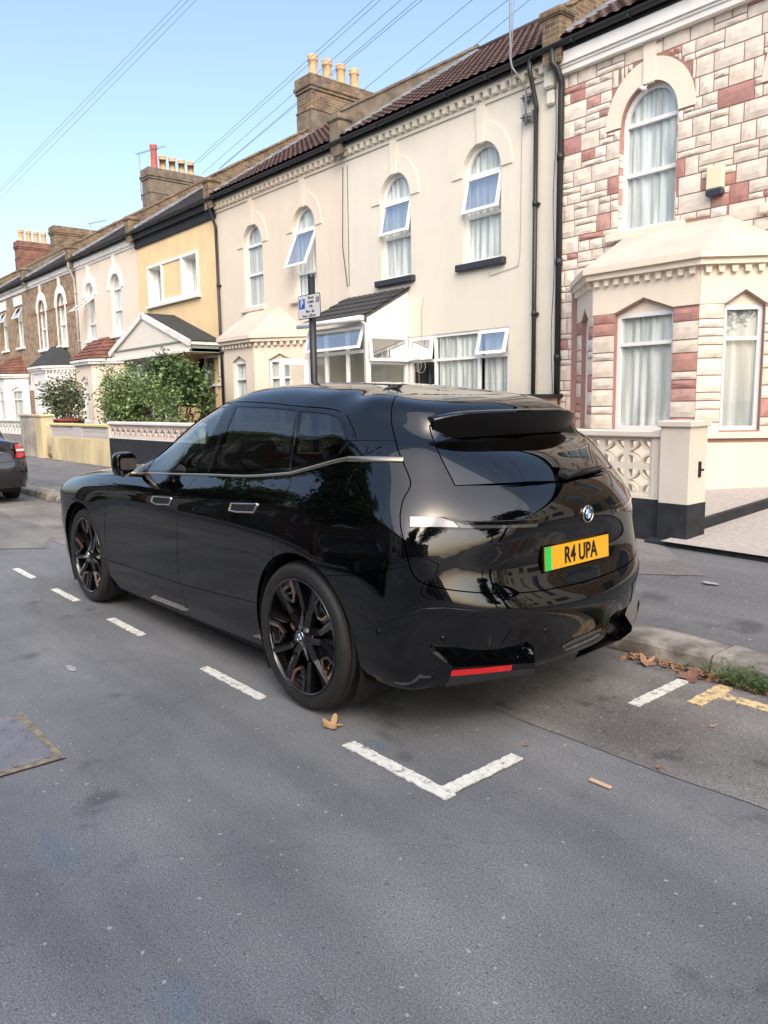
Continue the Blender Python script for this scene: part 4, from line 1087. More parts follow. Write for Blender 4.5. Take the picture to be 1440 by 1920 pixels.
def bay(H, xl, xr, yf, cant, zt, mat, ze=3.30, zroof=4.0, eav=.17, base_z=.1, sillz=1.12, roofmat=None, win_f=None, win_c=None, dent=True, rooftype='hip', trim=None, cur=M_NET, headz=2.76, peak=.15, tiles=False, pier=None, skipL=False):
    """three sided bay: front from xl to xr at y=yf, cants back to the wall"""
    pl = [(xl-cant, FY), (xl, yf), (xr, yf), (xr+cant, FY)]
    trim = trim or mat
    wall = MB(); WN = []
    segs = []
    for k in range(3):
        a, b = Vector((*pl[k], 0)), Vector((*pl[k+1], 0)); L = (b-a).length; u = (b-a)/L; nrm = Vector((u.y, -u.x, 0))
        to3 = (lambda A, U, Nn: (lambda x, z, d: tuple(A+U*x-Nn*d+Vector((0, 0, z)))))(a, u, nrm)
        ww = (win_f if k == 1 else win_c); c = L/2; hw = ww/2
        hole = [(c-hw, sillz), (c+hw, sillz), (c+hw, headz), (c, headz+peak), (c-hw, headz)]
        frame_face(wall, rect(0, L, base_z, ze), [hole], to3, 0, 0, .13, edges=False); WN.append((to3, c, hw, hole, L, k)); segs.append((to3, L))
    wall.build('bay_wall', mat, H)
    # sills band and plinth
    m = MB()
    def ring(m, off, z0, z1, thick=None):
        P = []
        o = off; k = math.tan(math.atan2(FY-yf, cant)/2)*o
        P = [(xl-cant-o*1.0, FY), (xl-k*.6-o*.25, yf-o), (xr+k*.6+o*.25, yf-o), (xr+cant+o*1.0, FY)]
        vs = [(x, y, z) for z in (z0, z1) for x, y in P]; m.add(vs, [(0, 1, 5, 4), (1, 2, 6, 5), (2, 3, 7, 6), (0, 3, 2, 1), (4, 5, 6, 7)])
        return P
    ring(m, .05, sillz-.10, sillz-.02); ring(m, .035, base_z, sillz-.16); m.build('bay_plinth', trim, H)
    m = MB(); ring(m, .03, ze-.0, ze+.04); ring(m, .12, ze+.04, ze+.12); ring(m, eav, ze+.12, ze+.20)
    if dent:
        for to3, L in segs:
            n = int(L/.155)
            for i in range(n):
                x = (i+.5)*L/n; vs = [to3(x+dx, z, d) for z, ww2 in ((ze-.055, .03), (ze+.04, .045)) for dx, d in ((-ww2, -.075), (ww2, -.075), (ww2, 0), (-ww2, 0))]; m.hexa(vs)
    m.build('bay_cornice', trim, H)
    m = MB(); e = eav+.0; k2 = .6
    P = [(xl-cant-e, FY, ze+.20), (xl-e*.5, yf-e, ze+.20), (xr+e*.5, yf-e, ze+.20), (xr+cant+e, FY, ze+.20)]
    T = [(xl+.05, FY, zroof), (xr-.05, FY, zroof)]
    if tiles:
        for (a, b, c_, d_) in ((P[0], P[1], T[0], T[0]), (P[1], P[2], T[1], T[0]), (P[2], P[3], T[1], T[1])):
            a, b, c_, d_ = map(Vector, (a, b, c_, d_)); nn = (b-a).cross(d_-a).normalized(); 
            if nn.z < 0: nn = -nn
            nx, nc = 36, 6; vs = []
            for j in range(nc):
                for e2 in (0, 1):
                    t = (j+e2)/nc
                    for i in range(nx+1): s_ = i/nx; q = (a.lerp(b, s_)).lerp(d_.lerp(c_, s_), t)+nn*((.03, .002)[e2]+.012*abs(math.sin(math.pi*s_*(a-b).length/.2))); vs.append(q)
            m2 = nx+1; m.add(vs, [(r*m2+i, r*m2+i+1, (r+1)*m2+i+1, (r+1)*m2+i) for r in range(2*nc-1) for i in range(nx)])
        m.tube([P[1], T[0]], .05, 6); m.tube([P[2], T[1]], .05, 6)
    else: m.add(P+T, [(0, 1, 4), (1, 2, 5, 4), (2, 3, 5)])
    m.build('bay_roof', roofmat or mat, H)
    for to3, c, hw, hole, L, k in WN:
        mid = headz-.42
        window(H, [hole[0], hole[1], hole[2], hole[4]], to3, [mid], d=.10, fw=.055, cur=cur, seed=k+3, label=None)
        mi_ = MB(); mi_.add([to3(x, z, .07) for x, z in (hole[4], hole[2], hole[3])], [(0, 1, 2)]); mi_.build('window_head', trim, H)
    return segs, WN
# ---------------------------------------------------------------- H2 cream
XB = [-2.25, -7.85, -13.35, -18.92, -24.12, -29.65, -35.3, -40.85]
CREAM = stucco('cream_masonry_paint', (.69, .655, .56), .05); PEACH = stucco('pale_peach_masonry_paint', (.68, .60, .50), .06); YEL = stucco('yellow_masonry_paint', (.77, .585, .335), .14)
PEACH2 = stucco('dusty_peach_masonry_paint', (.74, .64, .53), .08); STONEC = stucco('cream_trim_paint', (.78, .70, .58), .07)
def arched_windows(H, xs, mat, sill_mat, opens=(), surr=True, smat=None, cur=M_NET, sillw=.57, d=.12):
    for i, xc in enumerate(xs):
        P = arch(xc, .45, 4.02, 5.52, 6.02)
        op = []
        if i in dict(opens): op = [(xc-.42, xc+.42, 4.86, 5.50, dict(opens)[i])]
        if i in dict(opens) and dict(opens)[i] > .3: op = [(xc-.42, xc+.42, 4.60, 5.50, dict(opens)[i])]
        window(H, P, wallplane, [4.83 if not (op and op[0][4] > .3) else 4.57, 5.53], d=d, openings=op, cur=cur, seed=i+int(abs(xc)))
        if surr: surround(H, xc, smat or mat)
        m = MB(); m.bevbox(xc-sillw, xc+sillw, FY-.10, FY+.14, 3.90, 4.018, .012); m.build('sill', sill_mat, H)
H2 = house(2, XB[2], XB[1], 'cream rendered house with dark blue-grey sills, tiled glass porch and brown tiled roof')
gw = rect(-11.40, -8.85, 1.0, 2.84); pd = rect(-13.2, -11.6, .2, 3.0)
facade(H2, XB[2], XB[1], CREAM, [arch(x, .45, 4.02, 5.52, 6.02) for x in (-11.78, -9.50)]+[gw, pd])
arched_windows(H2, (-11.78, -9.50), CREAM, M_DSILL, {0: .22, 1: .22}.items())
cornice(H2, XB[2], XB[1], CREAM); gutter(H2, XB[2]+.1, XB[1]+.1); pipe(H2, -8.27, 6.5, .2); roof(H2, XB[2]+.17, XB[1]-.17, M_TILE); 
window(H2, gw, wallplane, [2.36], d=.05, fw=.055, mull=(-10.70, -9.58), openings=[(-11.38, -10.74, 2.38, 2.81, .13), (-9.55, -8.87, 2.38, 2.81, .26)], seed=12, cur_part=[(-10.66, -9.62), (-9.5, -8.9)])
m = MB(); m.tube([(-8.03+.0, FY-.065, 6.3), (-8.03, FY-.065, .2)], .045, 10)
# lean-to glass porch
PX0, PX1, PY = -13.33, -11.45, 9.42
m = MB(); a, b = Vector((PX0-.05, PY-.14, 3.16)), Vector((PX1+.10, PY-.14, 3.16)); nx, nc = 60, 5; vs = []
for j in range(nc):
    for e in (0, 1):
        t = (j+e)/nc
        for i in range(nx+1):
            s_ = i/nx; x = a.x+(b.x-a.x)*s_; vs.append((x, a.y+(FY-a.y)*t, 3.17+(3.80-3.17)*t+(.035, .004)[e]+.018*abs(math.sin(math.pi*s_*(b.x-a.x)/.17))))
m2 = nx+1; m.add(vs, [(r*m2+i, r*m2+i+1, (r+1)*m2+i+1, (r+1)*m2+i) for r in range(2*nc-1) for i in range(nx)])
m.build('porch_roof', M_TILE_D, H2)
m = MB(); m.add([(PX0, PY-.12, 3.15), (PX1+.06, PY-.12, 3.15), (PX1+.06, FY, 3.76), (PX0, FY, 3.76)], [(0, 1, 2, 3)]); m.box(PX0-.05, PX1+.10, PY-.17, PY-.12, 3.10, 3.19)
m.tube([(PX0-.07, PY-.21, 3.14), (PX1+.14, PY-.21, 3.14)], .05, 8)
m.tube([(PX1+.05, PY-.2, 3.12), (PX1+.06, PY-.05, 3.02), (PX1+.06, PY-.05, .3)], .034, 8)
# cladding gable at the side, boards
for i in range(9):
    y0 = PY+(FY-PY)*i/9; y1 = PY+(FY-PY)*(i+1)/9-.007; f = lambda y: 3.10+(3.74-3.12)*(y-PY+.12)/(FY-PY+.12)
    m.add([(PX1+.03, y0, 2.86), (PX1+.03, y1, 2.86), (PX1+.03, y1, f(y1)), (PX1+.03, y0, f(y0))], [(0, 1, 2, 3)])
m.add([(PX1+.02, PY, 2.86), (PX1+.02, FY, 2.86), (PX1+.02, FY, 3.72), (PX1+.02, PY, 3.1)], [(0, 1, 2, 3)])
m.build('porch_fascia', M_WHITE, H2)
def porch_front(x, z, d): return (x, PY+d, z)
def porch_side(x, z, d): return (PX1+.02-d, PY+x, z)
window(H2, rect(PX0, PX1, .25, 3.06), porch_front, [2.55], d=.03, fw=.07, mull=(-12.75, -12.05), openings=[(PX0+.03, PX1-.03, 2.58, 3.02, .32)], cur=None, seed=4, room=False)
window(H2, rect(.02, FY-PY-.02, .25, 2.86), porch_side, [2.34], d=.03, fw=.07, openings=[(.04, FY-PY-.06, 2.36, 2.84, .10)], cur=None, seed=4, room=False)
m = MB(); m.box(-13.2, -11.6, FY+.02, FY+.04, .2, 3.0); m.box(PX0-.02, PX0, PY+.1, FY, .2, 3.1); m.box(PX0, PX1, PY+.1, FY, .18, .25); m.build('hall_backing', nmat('pale_backing', (.55, .53, .45), rough=.9), H2)  # pale backing added behind the porch so its glass looks lighter
dn = MB(); 
def door_to3(x, z, d): a = math.radians(128); return (PX0+.05+x*math.cos(a)*-1*.0-math.cos(a)*-x, PY-.05-x*math.sin(a)+d, z)
frame_face(dn, rect(0, .62, .28, 2.5), [rect(.10, .52, 1.2, 2.38)], lambda x, z, d: (PX0+.03-x*.35, PY-.04-x*.93, z), 0, 0, 0); D = dn.build('porch_door', M_WHITE, H2)
m = MB(); m.add([(PX0+.03-x*.35, PY-.04-x*.93, z) for x, z in rect(.10, .52, 1.2, 2.38)], [(0, 1, 2, 3)]); m.build('door_pane', M_PANE, D)
# thin cables on the wall
m = MB(); m.tube([(-10.98, FY-.02, 3.55), (-11.0, FY-.05, 3.3), (-11.02, FY-.03, 2.9), (-11.02, FY-.12, 2.3), (-11.0, FY-.12, 1.6)], .006, 5)
for dx, dz in ((-.06, 0), (.05, -.03)): m.tube([(-11.0+dx+.12*math.cos(t), FY-.12, 2.28+dz+.12*math.sin(t)) for t in np.linspace(0, 6.283, 16)], .006, 5)
m.tube([(-8.6, FY-.012, 6.3), (-8.62, FY-.012, 4.0), (-8.66, FY-.012, 3.82), (-9.3, FY-.012, 3.74), (-9.32, FY-.012, 3.8)], .005, 4)
m.build('wall_cable', nmat('grey_cable', (.3, .3, .28), rough=.6), H2)
# aerial mast
am = empty('aerial_mast', (-8.78, FY-.3, 6.9), 0, 'grey pole of a rooftop aerial clamped beside the drainpipe of the cream house', 'aerial')
m = MB(); m.tube([(-8.62, FY-.33, 9.6), (-8.60, FY-.32, 7.0), (-8.58, FY-.30, 6.86), (-8.46, FY-.16, 6.62), (-8.44, FY-.12, 6.5), (-8.44, FY-.12, 5.98)], .018, 8); m.tube([(-8.44, FY-.30, 9.6), (-8.56, FY-.34, 7.1), (-8.62, FY-.25, 6.6)], .008, 6); m.build('pole', nmat('galvanised', (.22, .23, .25), rough=.6, metal=.3), am)
for z in (6.42, 6.12):
    m = MB(); m.box(-8.53, -8.38, FY-.10, FY-.01, z-.05, z+.05); m.box(-8.36, -8.34, FY-.08, FY, z-.09, z+.09); m.tube([(-8.55, FY-.12, z), (-8.33, FY-.12, z)], .01, 6); m.build('wall_bracket', nmat('galvanised', (.42, .44, .47)), am)
m = MB(); m.tube([(-9.0, FY-.33, 9.5), (-8.6, FY-.33, 9.5)], .012, 5)
m.build('aerial_arm', nmat('galvanised', (.4, .4, .4)), am)
# ---------------------------------------------------------------- H3 peach
H3 = house(3, XB[3], XB[2], 'pale peach house with a plain hipped bay and one upper sash propped wide open')
facade(H3, XB[3], XB[2], PEACH, [arch(x, .45, 4.02, 5.52, 6.02) for x in (-17.15, -14.92)]+[rect(-14.6, -13.6, .2, 2.4)])
arched_windows(H3, (-17.15, -14.92), PEACH, PEACH, {1: .42}.items())
cornice(H3, XB[3], XB[2], PEACH); gutter(H3, XB[3]+.1, XB[2]+.1); roof(H3, XB[3]+.17, XB[2]-.17, M_TILE)
pipe(H3, XB[3]+.06, 6.5, .2)
bay(H3, -17.42, -16.0, 9.72, 1.0, 0, PEACH, ze=3.0, zroof=3.95, win_f=.62, win_c=.55, sillz=1.1, headz=2.62, peak=.14, roofmat=nmat('weathered_peach_render', (.56, .48, .40), rough=.85, var=.2, vscale=1.6, detail=9))
m = MB(); m.tube([(XB[2]-.05, FY-.02, 6.5), (XB[2]-.12, FY-.02, 4.9), (XB[2]+.02, FY-.02, 4.05)], .008, 5); m.tube([(XB[2]+.1, FY-.02, 6.5), (XB[2]+.08, FY-.02, 4.05)], .006, 5); m.build('wall_cable', nmat('black_cable', (.03, .03, .03)), H3)
# ---------------------------------------------------------------- H4 yellow
H4 = house(4, XB[4], XB[3], 'yellow house with square recessed upper windows above a wide pediment canopy')
yw = rect(-23.36, -20.03, 4.66, 5.86)
y1_, y2_ = rect(-23.28, -22.40, 4.74, 5.78), rect(-20.98, -20.12, 4.74, 5.78)
facade(H4, XB[4], XB[3], YEL, [y1_, y2_, rect(-23.6, -19.4, .2, 2.9)])
for q in (y1_, y2_): window(H4, q, wallplane, [], d=.27, fw=.05, cur=M_NET, seed=5)
m = MB(); frame_face(m, yw, [y1_, y2_, rect(-22.3, -21.08, 4.76, 5.78)], wallplane, 0, -.035, .07); 
for q in (y1_, y2_): frame_face(m, inset(q, -.01), [inset(q, .005)], wallplane, 0, -.03, .27)
m.box(-23.45, -19.95, FY-.12, FY+.02, 4.58, 4.66); m.build('window_surround', M_WPAINT, H4)
m = MB(); m.box(XB[4], XB[3], FY-.06, FY+.05, 6.50, 6.74); m.box(XB[4], XB[3], FY-.16, FY+.05, 6.74, 6.98); m.build('black_fascia', nmat('tarred_fascia', (.02, .02, .022), rough=.7, var=.4, vscale=6), H4)
gutter(H4, XB[4]+.1, XB[3]+.1); roof(H4, XB[4]+.17, XB[3]-.17, M_SLATE, 'slate')
CY = 9.53; apx, apz, ez = -21.7, 4.20, 3.28
m = MB(); frame_face(m, [(XB[4]-.08, ez-.25), (XB[3]+.0, ez-.25), (XB[3]+.0, ez), (apx, apz-.08), (XB[4]-.08, ez)], [], lambda x, z, d: (x, CY+d, z), 0, 0, .06); m.box(XB[4], XB[3], CY+.06, FY, 3.0, 3.08); m.build('pediment', nmat('pale_canopy_board', (.74, .70, .62), rough=.7, var=.06), H4)
m = MB()
for a, b in (((XB[4]-.2, ez-.03), (apx, apz+.02)), ((apx, apz+.02), (XB[3]+.1, ez-.03))):
    d = Vector((b[0]-a[0], 0, b[1]-a[1])).normalized(); n_ = Vector((-d.z, 0, d.x)); A_, B_ = Vector((a[0], 0, a[1])), Vector((b[0], 0, b[1]))
    m.hexa([Vector((p.x, y, p.z)) for p in (A_-n_*.12, B_-n_*.12) for y in (CY-.07, CY+.01)][:2][::1]+[Vector((p.x, y, p.z)) for p in (B_-n_*.12,) for y in (CY+.01, CY-.07)]+[Vector((p.x, y, p.z)) for p in (A_+n_*.03,) for y in (CY-.07, CY+.01)]+[Vector((p.x, y, p.z)) for p in (B_+n_*.03,) for y in (CY+.01, CY-.07)])
m.box(XB[4]-.1, XB[3]+.05, CY-.05, CY+.01, ez-.30, ez-.22); m.box(XB[3]-.02, XB[3]+.04, CY, FY, ez-.1, ez-.02); m.build('bargeboard', M_WPAINT, H4)
m = MB(); m.box(XB[4]-.05, XB[3]+.02, CY-.03, CY-.001, ez-.02, ez+.025); m.box(XB[3]-.06, XB[3]+.0, CY+.05, FY, 2.98, 3.2); m.build('green_trim', nmat('sage_trim', (.22, .27, .22), rough=.7), H4)
m = MB(); m.add([(apx, CY-.06, apz+.05), (apx, FY, apz+.05), (XB[3]+.08, FY, ez), (XB[3]+.08, CY-.06, ez), (XB[4]-.12, FY, ez), (XB[4]-.12, CY-.06, ez)], [(0, 1, 2, 3), (0, 1, 4, 5)]); m.build('canopy_roof', M_FELT, H4)
def p4(x, z, d): return (x, 9.85+d, z)
m = MB(); m.box(-24.05, -23.9, 9.85, FY, .2, 3.0); m.box(-20.4, -20.3, 9.85, FY, .2, 3.0); m.box(-24.0, -20.4, 9.88, 9.96, .2, 1.2); m.build('porch_wall', YEL, H4)
window(H4, rect(-23.9, -20.4, 1.2, 3.0), p4, [2.42], d=.05, fw=.06, mull=(-23.1, -22.2, -21.3), cur=M_NET2, seed=9)
window(H4, rect(-19.9, -19.0, 2.1, 2.95), lambda x, z, d: (x, FY-.04+d, z), [], d=.03, fw=.07, cur=M_NET2)
# ---------------------------------------------------------------- H5 dusty peach
H5 = house(5, XB[5], XB[4], 'dusty peach house with white arch bands and a red tiled bay roof')
facade(H5, XB[5], XB[4], PEACH2, [arch(x, .45, 4.02, 5.52, 6.02) for x in (-28.38, -25.98)])
arched_windows(H5, (-28.38, -25.98), PEACH2, M_WPAINT, {0: .95}.items(), smat=M_WPAINT)
cornice(H5, XB[5], XB[4], M_WPAINT); gutter(H5, XB[5]+.1, XB[4]+.1, M_BLACKP); roof(H5, XB[5]+.17, XB[4]-.17, M_SLATE, 'slate')
pipe(H5, XB[5]+.02, 6.5, 3.0, mat=nmat('grey_pipe', (.35, .34, .33), rough=.6))
bay(H5, -28.0, -26.5, 9.7, .95, 0, PEACH2, ze=3.0, zroof=4.0, win_f=.7, win_c=.55, sillz=1.1, headz=2.5, roofmat=M_TILE_R, tiles=True, trim=M_WPAINT, dent=False)
# ---------------------------------------------------------------- H6 brick
H6 = house(6, XB[6], XB[5], 'brown brick house with white arched windows and a white bay under a dark roof')
facade(H6, XB[6], XB[5], M_STOCK, [arch(x, .45, 4.02, 5.52, 6.02) for x in (-33.85, -31.5)]+[rect(-35.0, -34.0, .3, 2.6)])
arched_windows(H6, (-33.85, -31.5), M_STOCK, M_WPAINT, smat=M_WPAINT)
m = MB()
for x in (-33.85, -31.5):
    for s_ in (-1, 1): m.box(x+s_*.45, x+s_*.56, FY-.02, FY+.01, 4.02, 5.52)
m.build('window_trim', M_WPAINT, H6)
m = MB(); m.box(XB[6]+.02, XB[5]-.02, FY-.008, FY, 5.45, 5.53); m.build('red_brick_band', M_REDBR, H6)
cornice(H6, XB[6], XB[5], M_WPAINT); gutter(H6, XB[6]+.1, XB[5]+.1); roof(H6, XB[6]+.17, XB[5]-.17, M_SLATE, 'slate')
bay(H6, -33.0, -31.4, 9.7, .95, 0, M_WPAINT, ze=3.0, zroof=4.05, win_f=.7, win_c=.55, sillz=1.1, headz=2.5, roofmat=M_FELT, trim=M_WPAINT)
m = MB(); n = 12
for k in range(n):
    a, b = math.pi*k/n, math.pi*(k+1)/n; f = lambda t, r: (-34.5+r*math.cos(t), r*math.sin(t)+2.55)
    q = [f(a, .55), f(b, .55), f(b, .75), f(a, .75)]; m.hexa([(x, FY-.25, z) for x, z in q]+[(x, FY, z) for x, z in q])
for s_ in (-1, 1): m.box(-34.5+s_*.55, -34.5+s_*.78, FY-.3, FY, 2.35, 2.58)
m.build('porch_hood', M_WPAINT, H6)
m = MB(); m.box(-35.0, -34.0, FY+.12, FY+.17, .3, 2.6); m.build('door', M_WPAINT, H6)
# ---------------------------------------------------------------- H7 brick, left edge
H7 = house(7, XB[7], XB[6], 'brown brick house at the left edge with tipped square sashes')
w7 = [rect(-39.9, -39.0, 4.3, 6.1), rect(-37.5, -36.55, 4.3, 6.1)]
facade(H7, XB[7], XB[6], M_STOCK, w7)
for q in w7:
    window(H7, q, wallplane, [5.45], d=.12, openings=[(q[0][0]+.03, q[1][0]-.03, 5.48, 6.06, .5)], seed=3)
    m = MB(); m.box(q[0][0]-.12, q[1][0]+.12, FY-.09, FY+.12, 4.2, 4.298); m.build('sill', M_WPAINT, H7)
    m = MB(); m.box(q[0][0]-.15, q[1][0]+.15, FY-.03, FY+.0, 6.1, 6.5); m.build('lintel', M_WPAINT, H7)
cornice(H7, XB[7], XB[6], M_WPAINT, dent=False); gutter(H7, XB[7]+.1, XB[6]+.1); roof(H7, XB[7]+.17, XB[6]-.17, M_SLATE, 'slate')
bay(H7, -38.9, -37.2, 9.7, .8, 0, M_WPAINT, ze=2.9, zroof=3.9, win_f=.95, win_c=.5, sillz=1.0, headz=2.4, roofmat=M_TILE_R, tiles=True, dent=False)
for x0_, x1_ in ((-46.4, XB[7]), (-52.0, -46.4), (-57.5, -52.0)):
    Hn = house(8, x0_, x1_, {-46.4: 'brown brick house just beyond the left frame edge', -52.0: 'brown brick house second beyond the left frame edge', -57.5: 'last brown brick house far down the terrace'}[x0_])
    xs = (x0_+1.5, x1_-1.6); facade(Hn, x0_, x1_, M_STOCK, [arch(x, .45, 4.02, 5.52, 6.02) for x in xs]); arched_windows(Hn, xs, M_STOCK, M_WPAINT, smat=M_WPAINT); cornice(Hn, x0_, x1_, M_WPAINT, False); gutter(Hn, x0_+.1, x1_+.1); roof(Hn, x0_+.17, x1_-.17, M_SLATE, 'slate')
for x, H, mt, hh in ((XB[1], H2, M_OLDBR, .42), (XB[2], H2, M_CEMENT, .50), (XB[3], H3, M_OLDBR, .45), (XB[4], H4, M_OLDBR, .42), (XB[5], H5, M_OLDBR, .42), (XB[6], H6, M_CEMENT, .42), (XB[7], H7, M_OLDBR, .42)): parapet(H, x, mt, h=hh)
P_ = lambda ys, h=.5, r=.115, m_=M_POT: [(y, h, r, m_) for y in ys]
chimney(XB[3], P_((13.8, 14.3, 14.8, 15.3), .66, .135), label='tall brick chimney with four buff pots nearest the camera')
chimney(XB[5], [(13.85, .95, .13, M_POTR)]+P_((14.2, 14.6, 15.0, 15.4), .6, .13), label='cement faced chimney with a tall red pot beside its buff pots', brick=M_CEMENT)
chimney(XB[7], [], hgt=10.55, label='pot-less brown brick chimney between two others')
chimney(-46.4, P_((13.6, 14.0, 14.4, 14.8), .66, .14), label='reddish brick chimney with four buff pots at the far left', brick=M_REDBR, y0=13.3, y1=15.1, base=M_REDBR)
def yagi(p, L, name_label, d=Vector((1, .3, 0)), n=9, mast=1.4):
    r = empty('tv_aerial', p, 0, name_label, 'aerial'); d = d.normalized(); s_ = Vector((-d.y, d.x, 0)); mt = nmat('dull_aluminium', (.3, .31, .33), rough=.5, metal=.6)
    m = MB(); m.tube([p, Vector(p)+Vector((0, 0, mast))], .018, 6); m.build('mast', mt, r)
    t = Vector(p)+Vector((0, 0, mast)); m = MB(); m.tube([t-d*.15, t+d*L], .012, 5)
    for k in range(n): q = t+d*L*(k/(n-1))-d*.1; m.tube([q-s_*.13, q+s_*.13], .007, 4)
    m.build('antenna', mt, r)
yagi(Vector((XB[5]-.35, 13.4, 9.6)), 1.5, 'branched television aerial on the chimney with the red pot', mast=1.75)
yagi(Vector((-38.5, 14.5, 9.4)), 1.3, 'small television aerial behind the roof ridge at left', mast=1.0)
# ---------------------------------------------------------------- H1 stone clad
H1 = house(1, XB[1], XB[0], 'house clad in pink and cream rough stone with a cream hipped bay and arched windows')
STC = [(.80, .72, .61), (.76, .68, .58), (.82, .76, .66), (.73, .65, .56), (.79, .69, .58)]; PKC = [(.52, .285, .245), (.47, .25, .22), (.56, .34, .295)]
def stone_mats():
    out = [nmat('stone_%s' % n, c, rough=.9, var=.16, vscale=9, bump=.35, bscale=40, detail=8) for n, c in zip(('cream', 'buff', 'pale', 'grey', 'sand'), STC)]
    out += [nmat('stone_%s' % n, c, rough=.9, var=.2, vscale=9, bump=.35, bscale=40, detail=8) for n, c in zip(('pink', 'rose', 'salmon'), PKC)]
    return out+[nmat('pink_mortar', (.33, .20, .165), rough=.95)]
SM = stone_mats()
def stones(mb, cells, to3, rnd, holes=(), clipx=None):
    """rough faced blocks; cells = list of (x0,x1,z0,z1,mi)"""
    for x0, x1, z0, z1, mi in cells:
        g = .0085; x0 += g; x1 -= g; z0 += g; z1 -= g
        if x1-x0 < .03 or z1-z0 < .03: continue
        nx, nz = max(3, min(6, int((x1-x0)/.07))), max(3, min(5, int((z1-z0)/.06)))
        px_, pz = x0+rnd.uniform(.3, .7)*(x1-x0), z0+rnd.uniform(.35, .65)*(z1-z0); an = rnd.uniform(-.8, .8); hh = rnd.uniform(.006, .018); sl = rnd.uniform(-.010, .010); vs = []
        for j in range(nz+1):
            for i in range(nx+1):
                x, z = x0+(x1-x0)*i/nx, z0+(z1-z0)*j/nz; e = min(i, nx-i, j, nz-j)
                r = (x-px_)*math.sin(an)+(z-pz)*math.cos(an)
                d = .008 if e == 0 else .014+hh*(1-min(1, abs(r)/.09))*(.6+.4*rnd.random())+rnd.uniform(0, .004)+sl*(z-pz)/.2
                if e: x += rnd.uniform(-.008, .008); z += rnd.uniform(-.008, .008)
                vs.append(to3(x, z, -max(.004, d)))
        m_ = nx+1; fs = [(j*m_+i, j*m_+i+1, (j+1)*m_+i+1, (j+1)*m_+i) for j in range(nz) for i in range(nx)]
        b = [k for k in range(nx+1)]+[j*m_+nx for j in range(1, nz+1)]+[nz*m_+i for i in range(nx-1, -1, -1)]+[j*m_ for j in range(nz-1, 0, -1)]
        k0 = len(vs); vs += [to3(x0+(x1-x0)*(k % m_)/nx, z0+(z1-z0)*(k//m_)/nz, .004) for k in b]; nb = len(b)
        fs += [(b[i], b[(i+1) % nb], k0+(i+1) % nb, k0+i) for i in range(nb)]
        mb.add(vs, fs, mi)
def pick_mat(rnd, p=.13): return rnd.randrange(5, 8) if rnd.random() < p else rnd.randrange(0, 5)
def random_ashlar(x0, x1, z0, z1, rnd, H_=.245):
    """courses about 0.27 m high, some blocks split in two or three thin stones"""
    out = []; z = z0; nrow = max(1, round((z1-z0)/H_)); h = (z1-z0)/nrow
    for r in range(nrow):
        x = x0-rnd.uniform(0, .3)
        while x < x1-.02:
            w_ = rnd.choice((.20, .25, .33, .40, .44, .48)); k = rnd.random()
            za, zb = z0+r*h, z0+(r+1)*h
            if k < .50: cs = [(x, x+w_, za, zb)]
            elif k < .80: t = rnd.choice((.36, .62))*h; cs = [(x, x+w_, za, za+t), (x, x+w_*.55, za+t, zb), (x+w_*.55, x+w_, za+t, zb)] if w_ > .4 else [(x, x+w_, za, za+t), (x, x+w_, za+t, zb)]
            else: t = rnd.choice((.33, .64))*h; cs = [(x, x+w_*.45, za, za+t), (x+w_*.45, x+w_, za, za+t), (x, x+w_, za+t, zb)] if w_ > .4 else [(x, x+w_*.5, za, zb), (x+w_*.5, x+w_, za, zb)] if w_ > .3 else [(x, x+w_, za, zb)]
            for a, b, c, d in cs: out.append([max(a, x0), min(b, x1), c, d, pick_mat(rnd)])
            x += w_
    return [c for c in out if c[1]-c[0] > .035]
def cut_cells(cells, box):
    """remove a rectangle from block cells"""
    X0, X1, Z0, Z1 = box; out = []
    for x0, x1, z0, z1, mi in cells:
        if x1 <= X0 or x0 >= X1 or z1 <= Z0 or z0 >= Z1: out.append([x0, x1, z0, z1, mi]); continue
        if x0 < X0: out.append([x0, X0, z0, z1, mi])
        if x1 > X1: out.append([X1, x1, z0, z1, mi])
        a, b = max(x0, X0), min(x1, X1)
        if z0 < Z0: out.append([a, b, z0, Z0, mi])
        if z1 > Z1: out.append([a, b, Z1, z1, mi])
    return [c for c in out if c[1]-c[0] > .03 and c[3]-c[2] > .03]
rnd = random.Random(21); w1 = (-6.30, -4.02)
facade(H1, XB[1], XB[0], SM[8], [arch(x, .45, 4.02, 5.52, 6.02) for x in w1]+[rect(-3.9, -2.9, .4, 2.6)], name='wall_backing')
cells = random_ashlar(XB[1]+.02, XB[0], .38, 6.60, rnd)
for x in w1:
    cells = cut_cells(cells, (x-.45, x+.45, 3.88, 5.52))
    for k in range(12):
        a0, a1 = math.pi*k/12, math.pi*(k+1)/12; 
    for k in range(16):
        za = 5.50+.81*k/16; zb = 5.50+.81*(k+1)/16; t = min(1, max(0, (za-5.52)/.81)); hw = .68*math.sqrt(max(0, 1-t*t)); cells = cut_cells(cells, (x-hw, x+hw, za, zb)) if hw > .05 else cells
cells = cut_cells(cells, (-7.55, -4.1, .38, 3.35)); cells = cut_cells(cells, (-3.9, -2.9, .4, 2.6)); cells = cut_cells(cells, (-6.6, -5.1, 3.35, 3.98)); cells = cut_cells(cells, (-7.0, -6.6, 3.35, 3.7)); cells = cut_cells(cells, (-5.1, -4.5, 3.35, 3.7))
m = MB(); stones(m, cells, wallplane, rnd); m.build('stone_cladding', SM, H1)
arched_windows(H1, w1, STONEC, STONEC, smat=STONEC, sillw=.62)
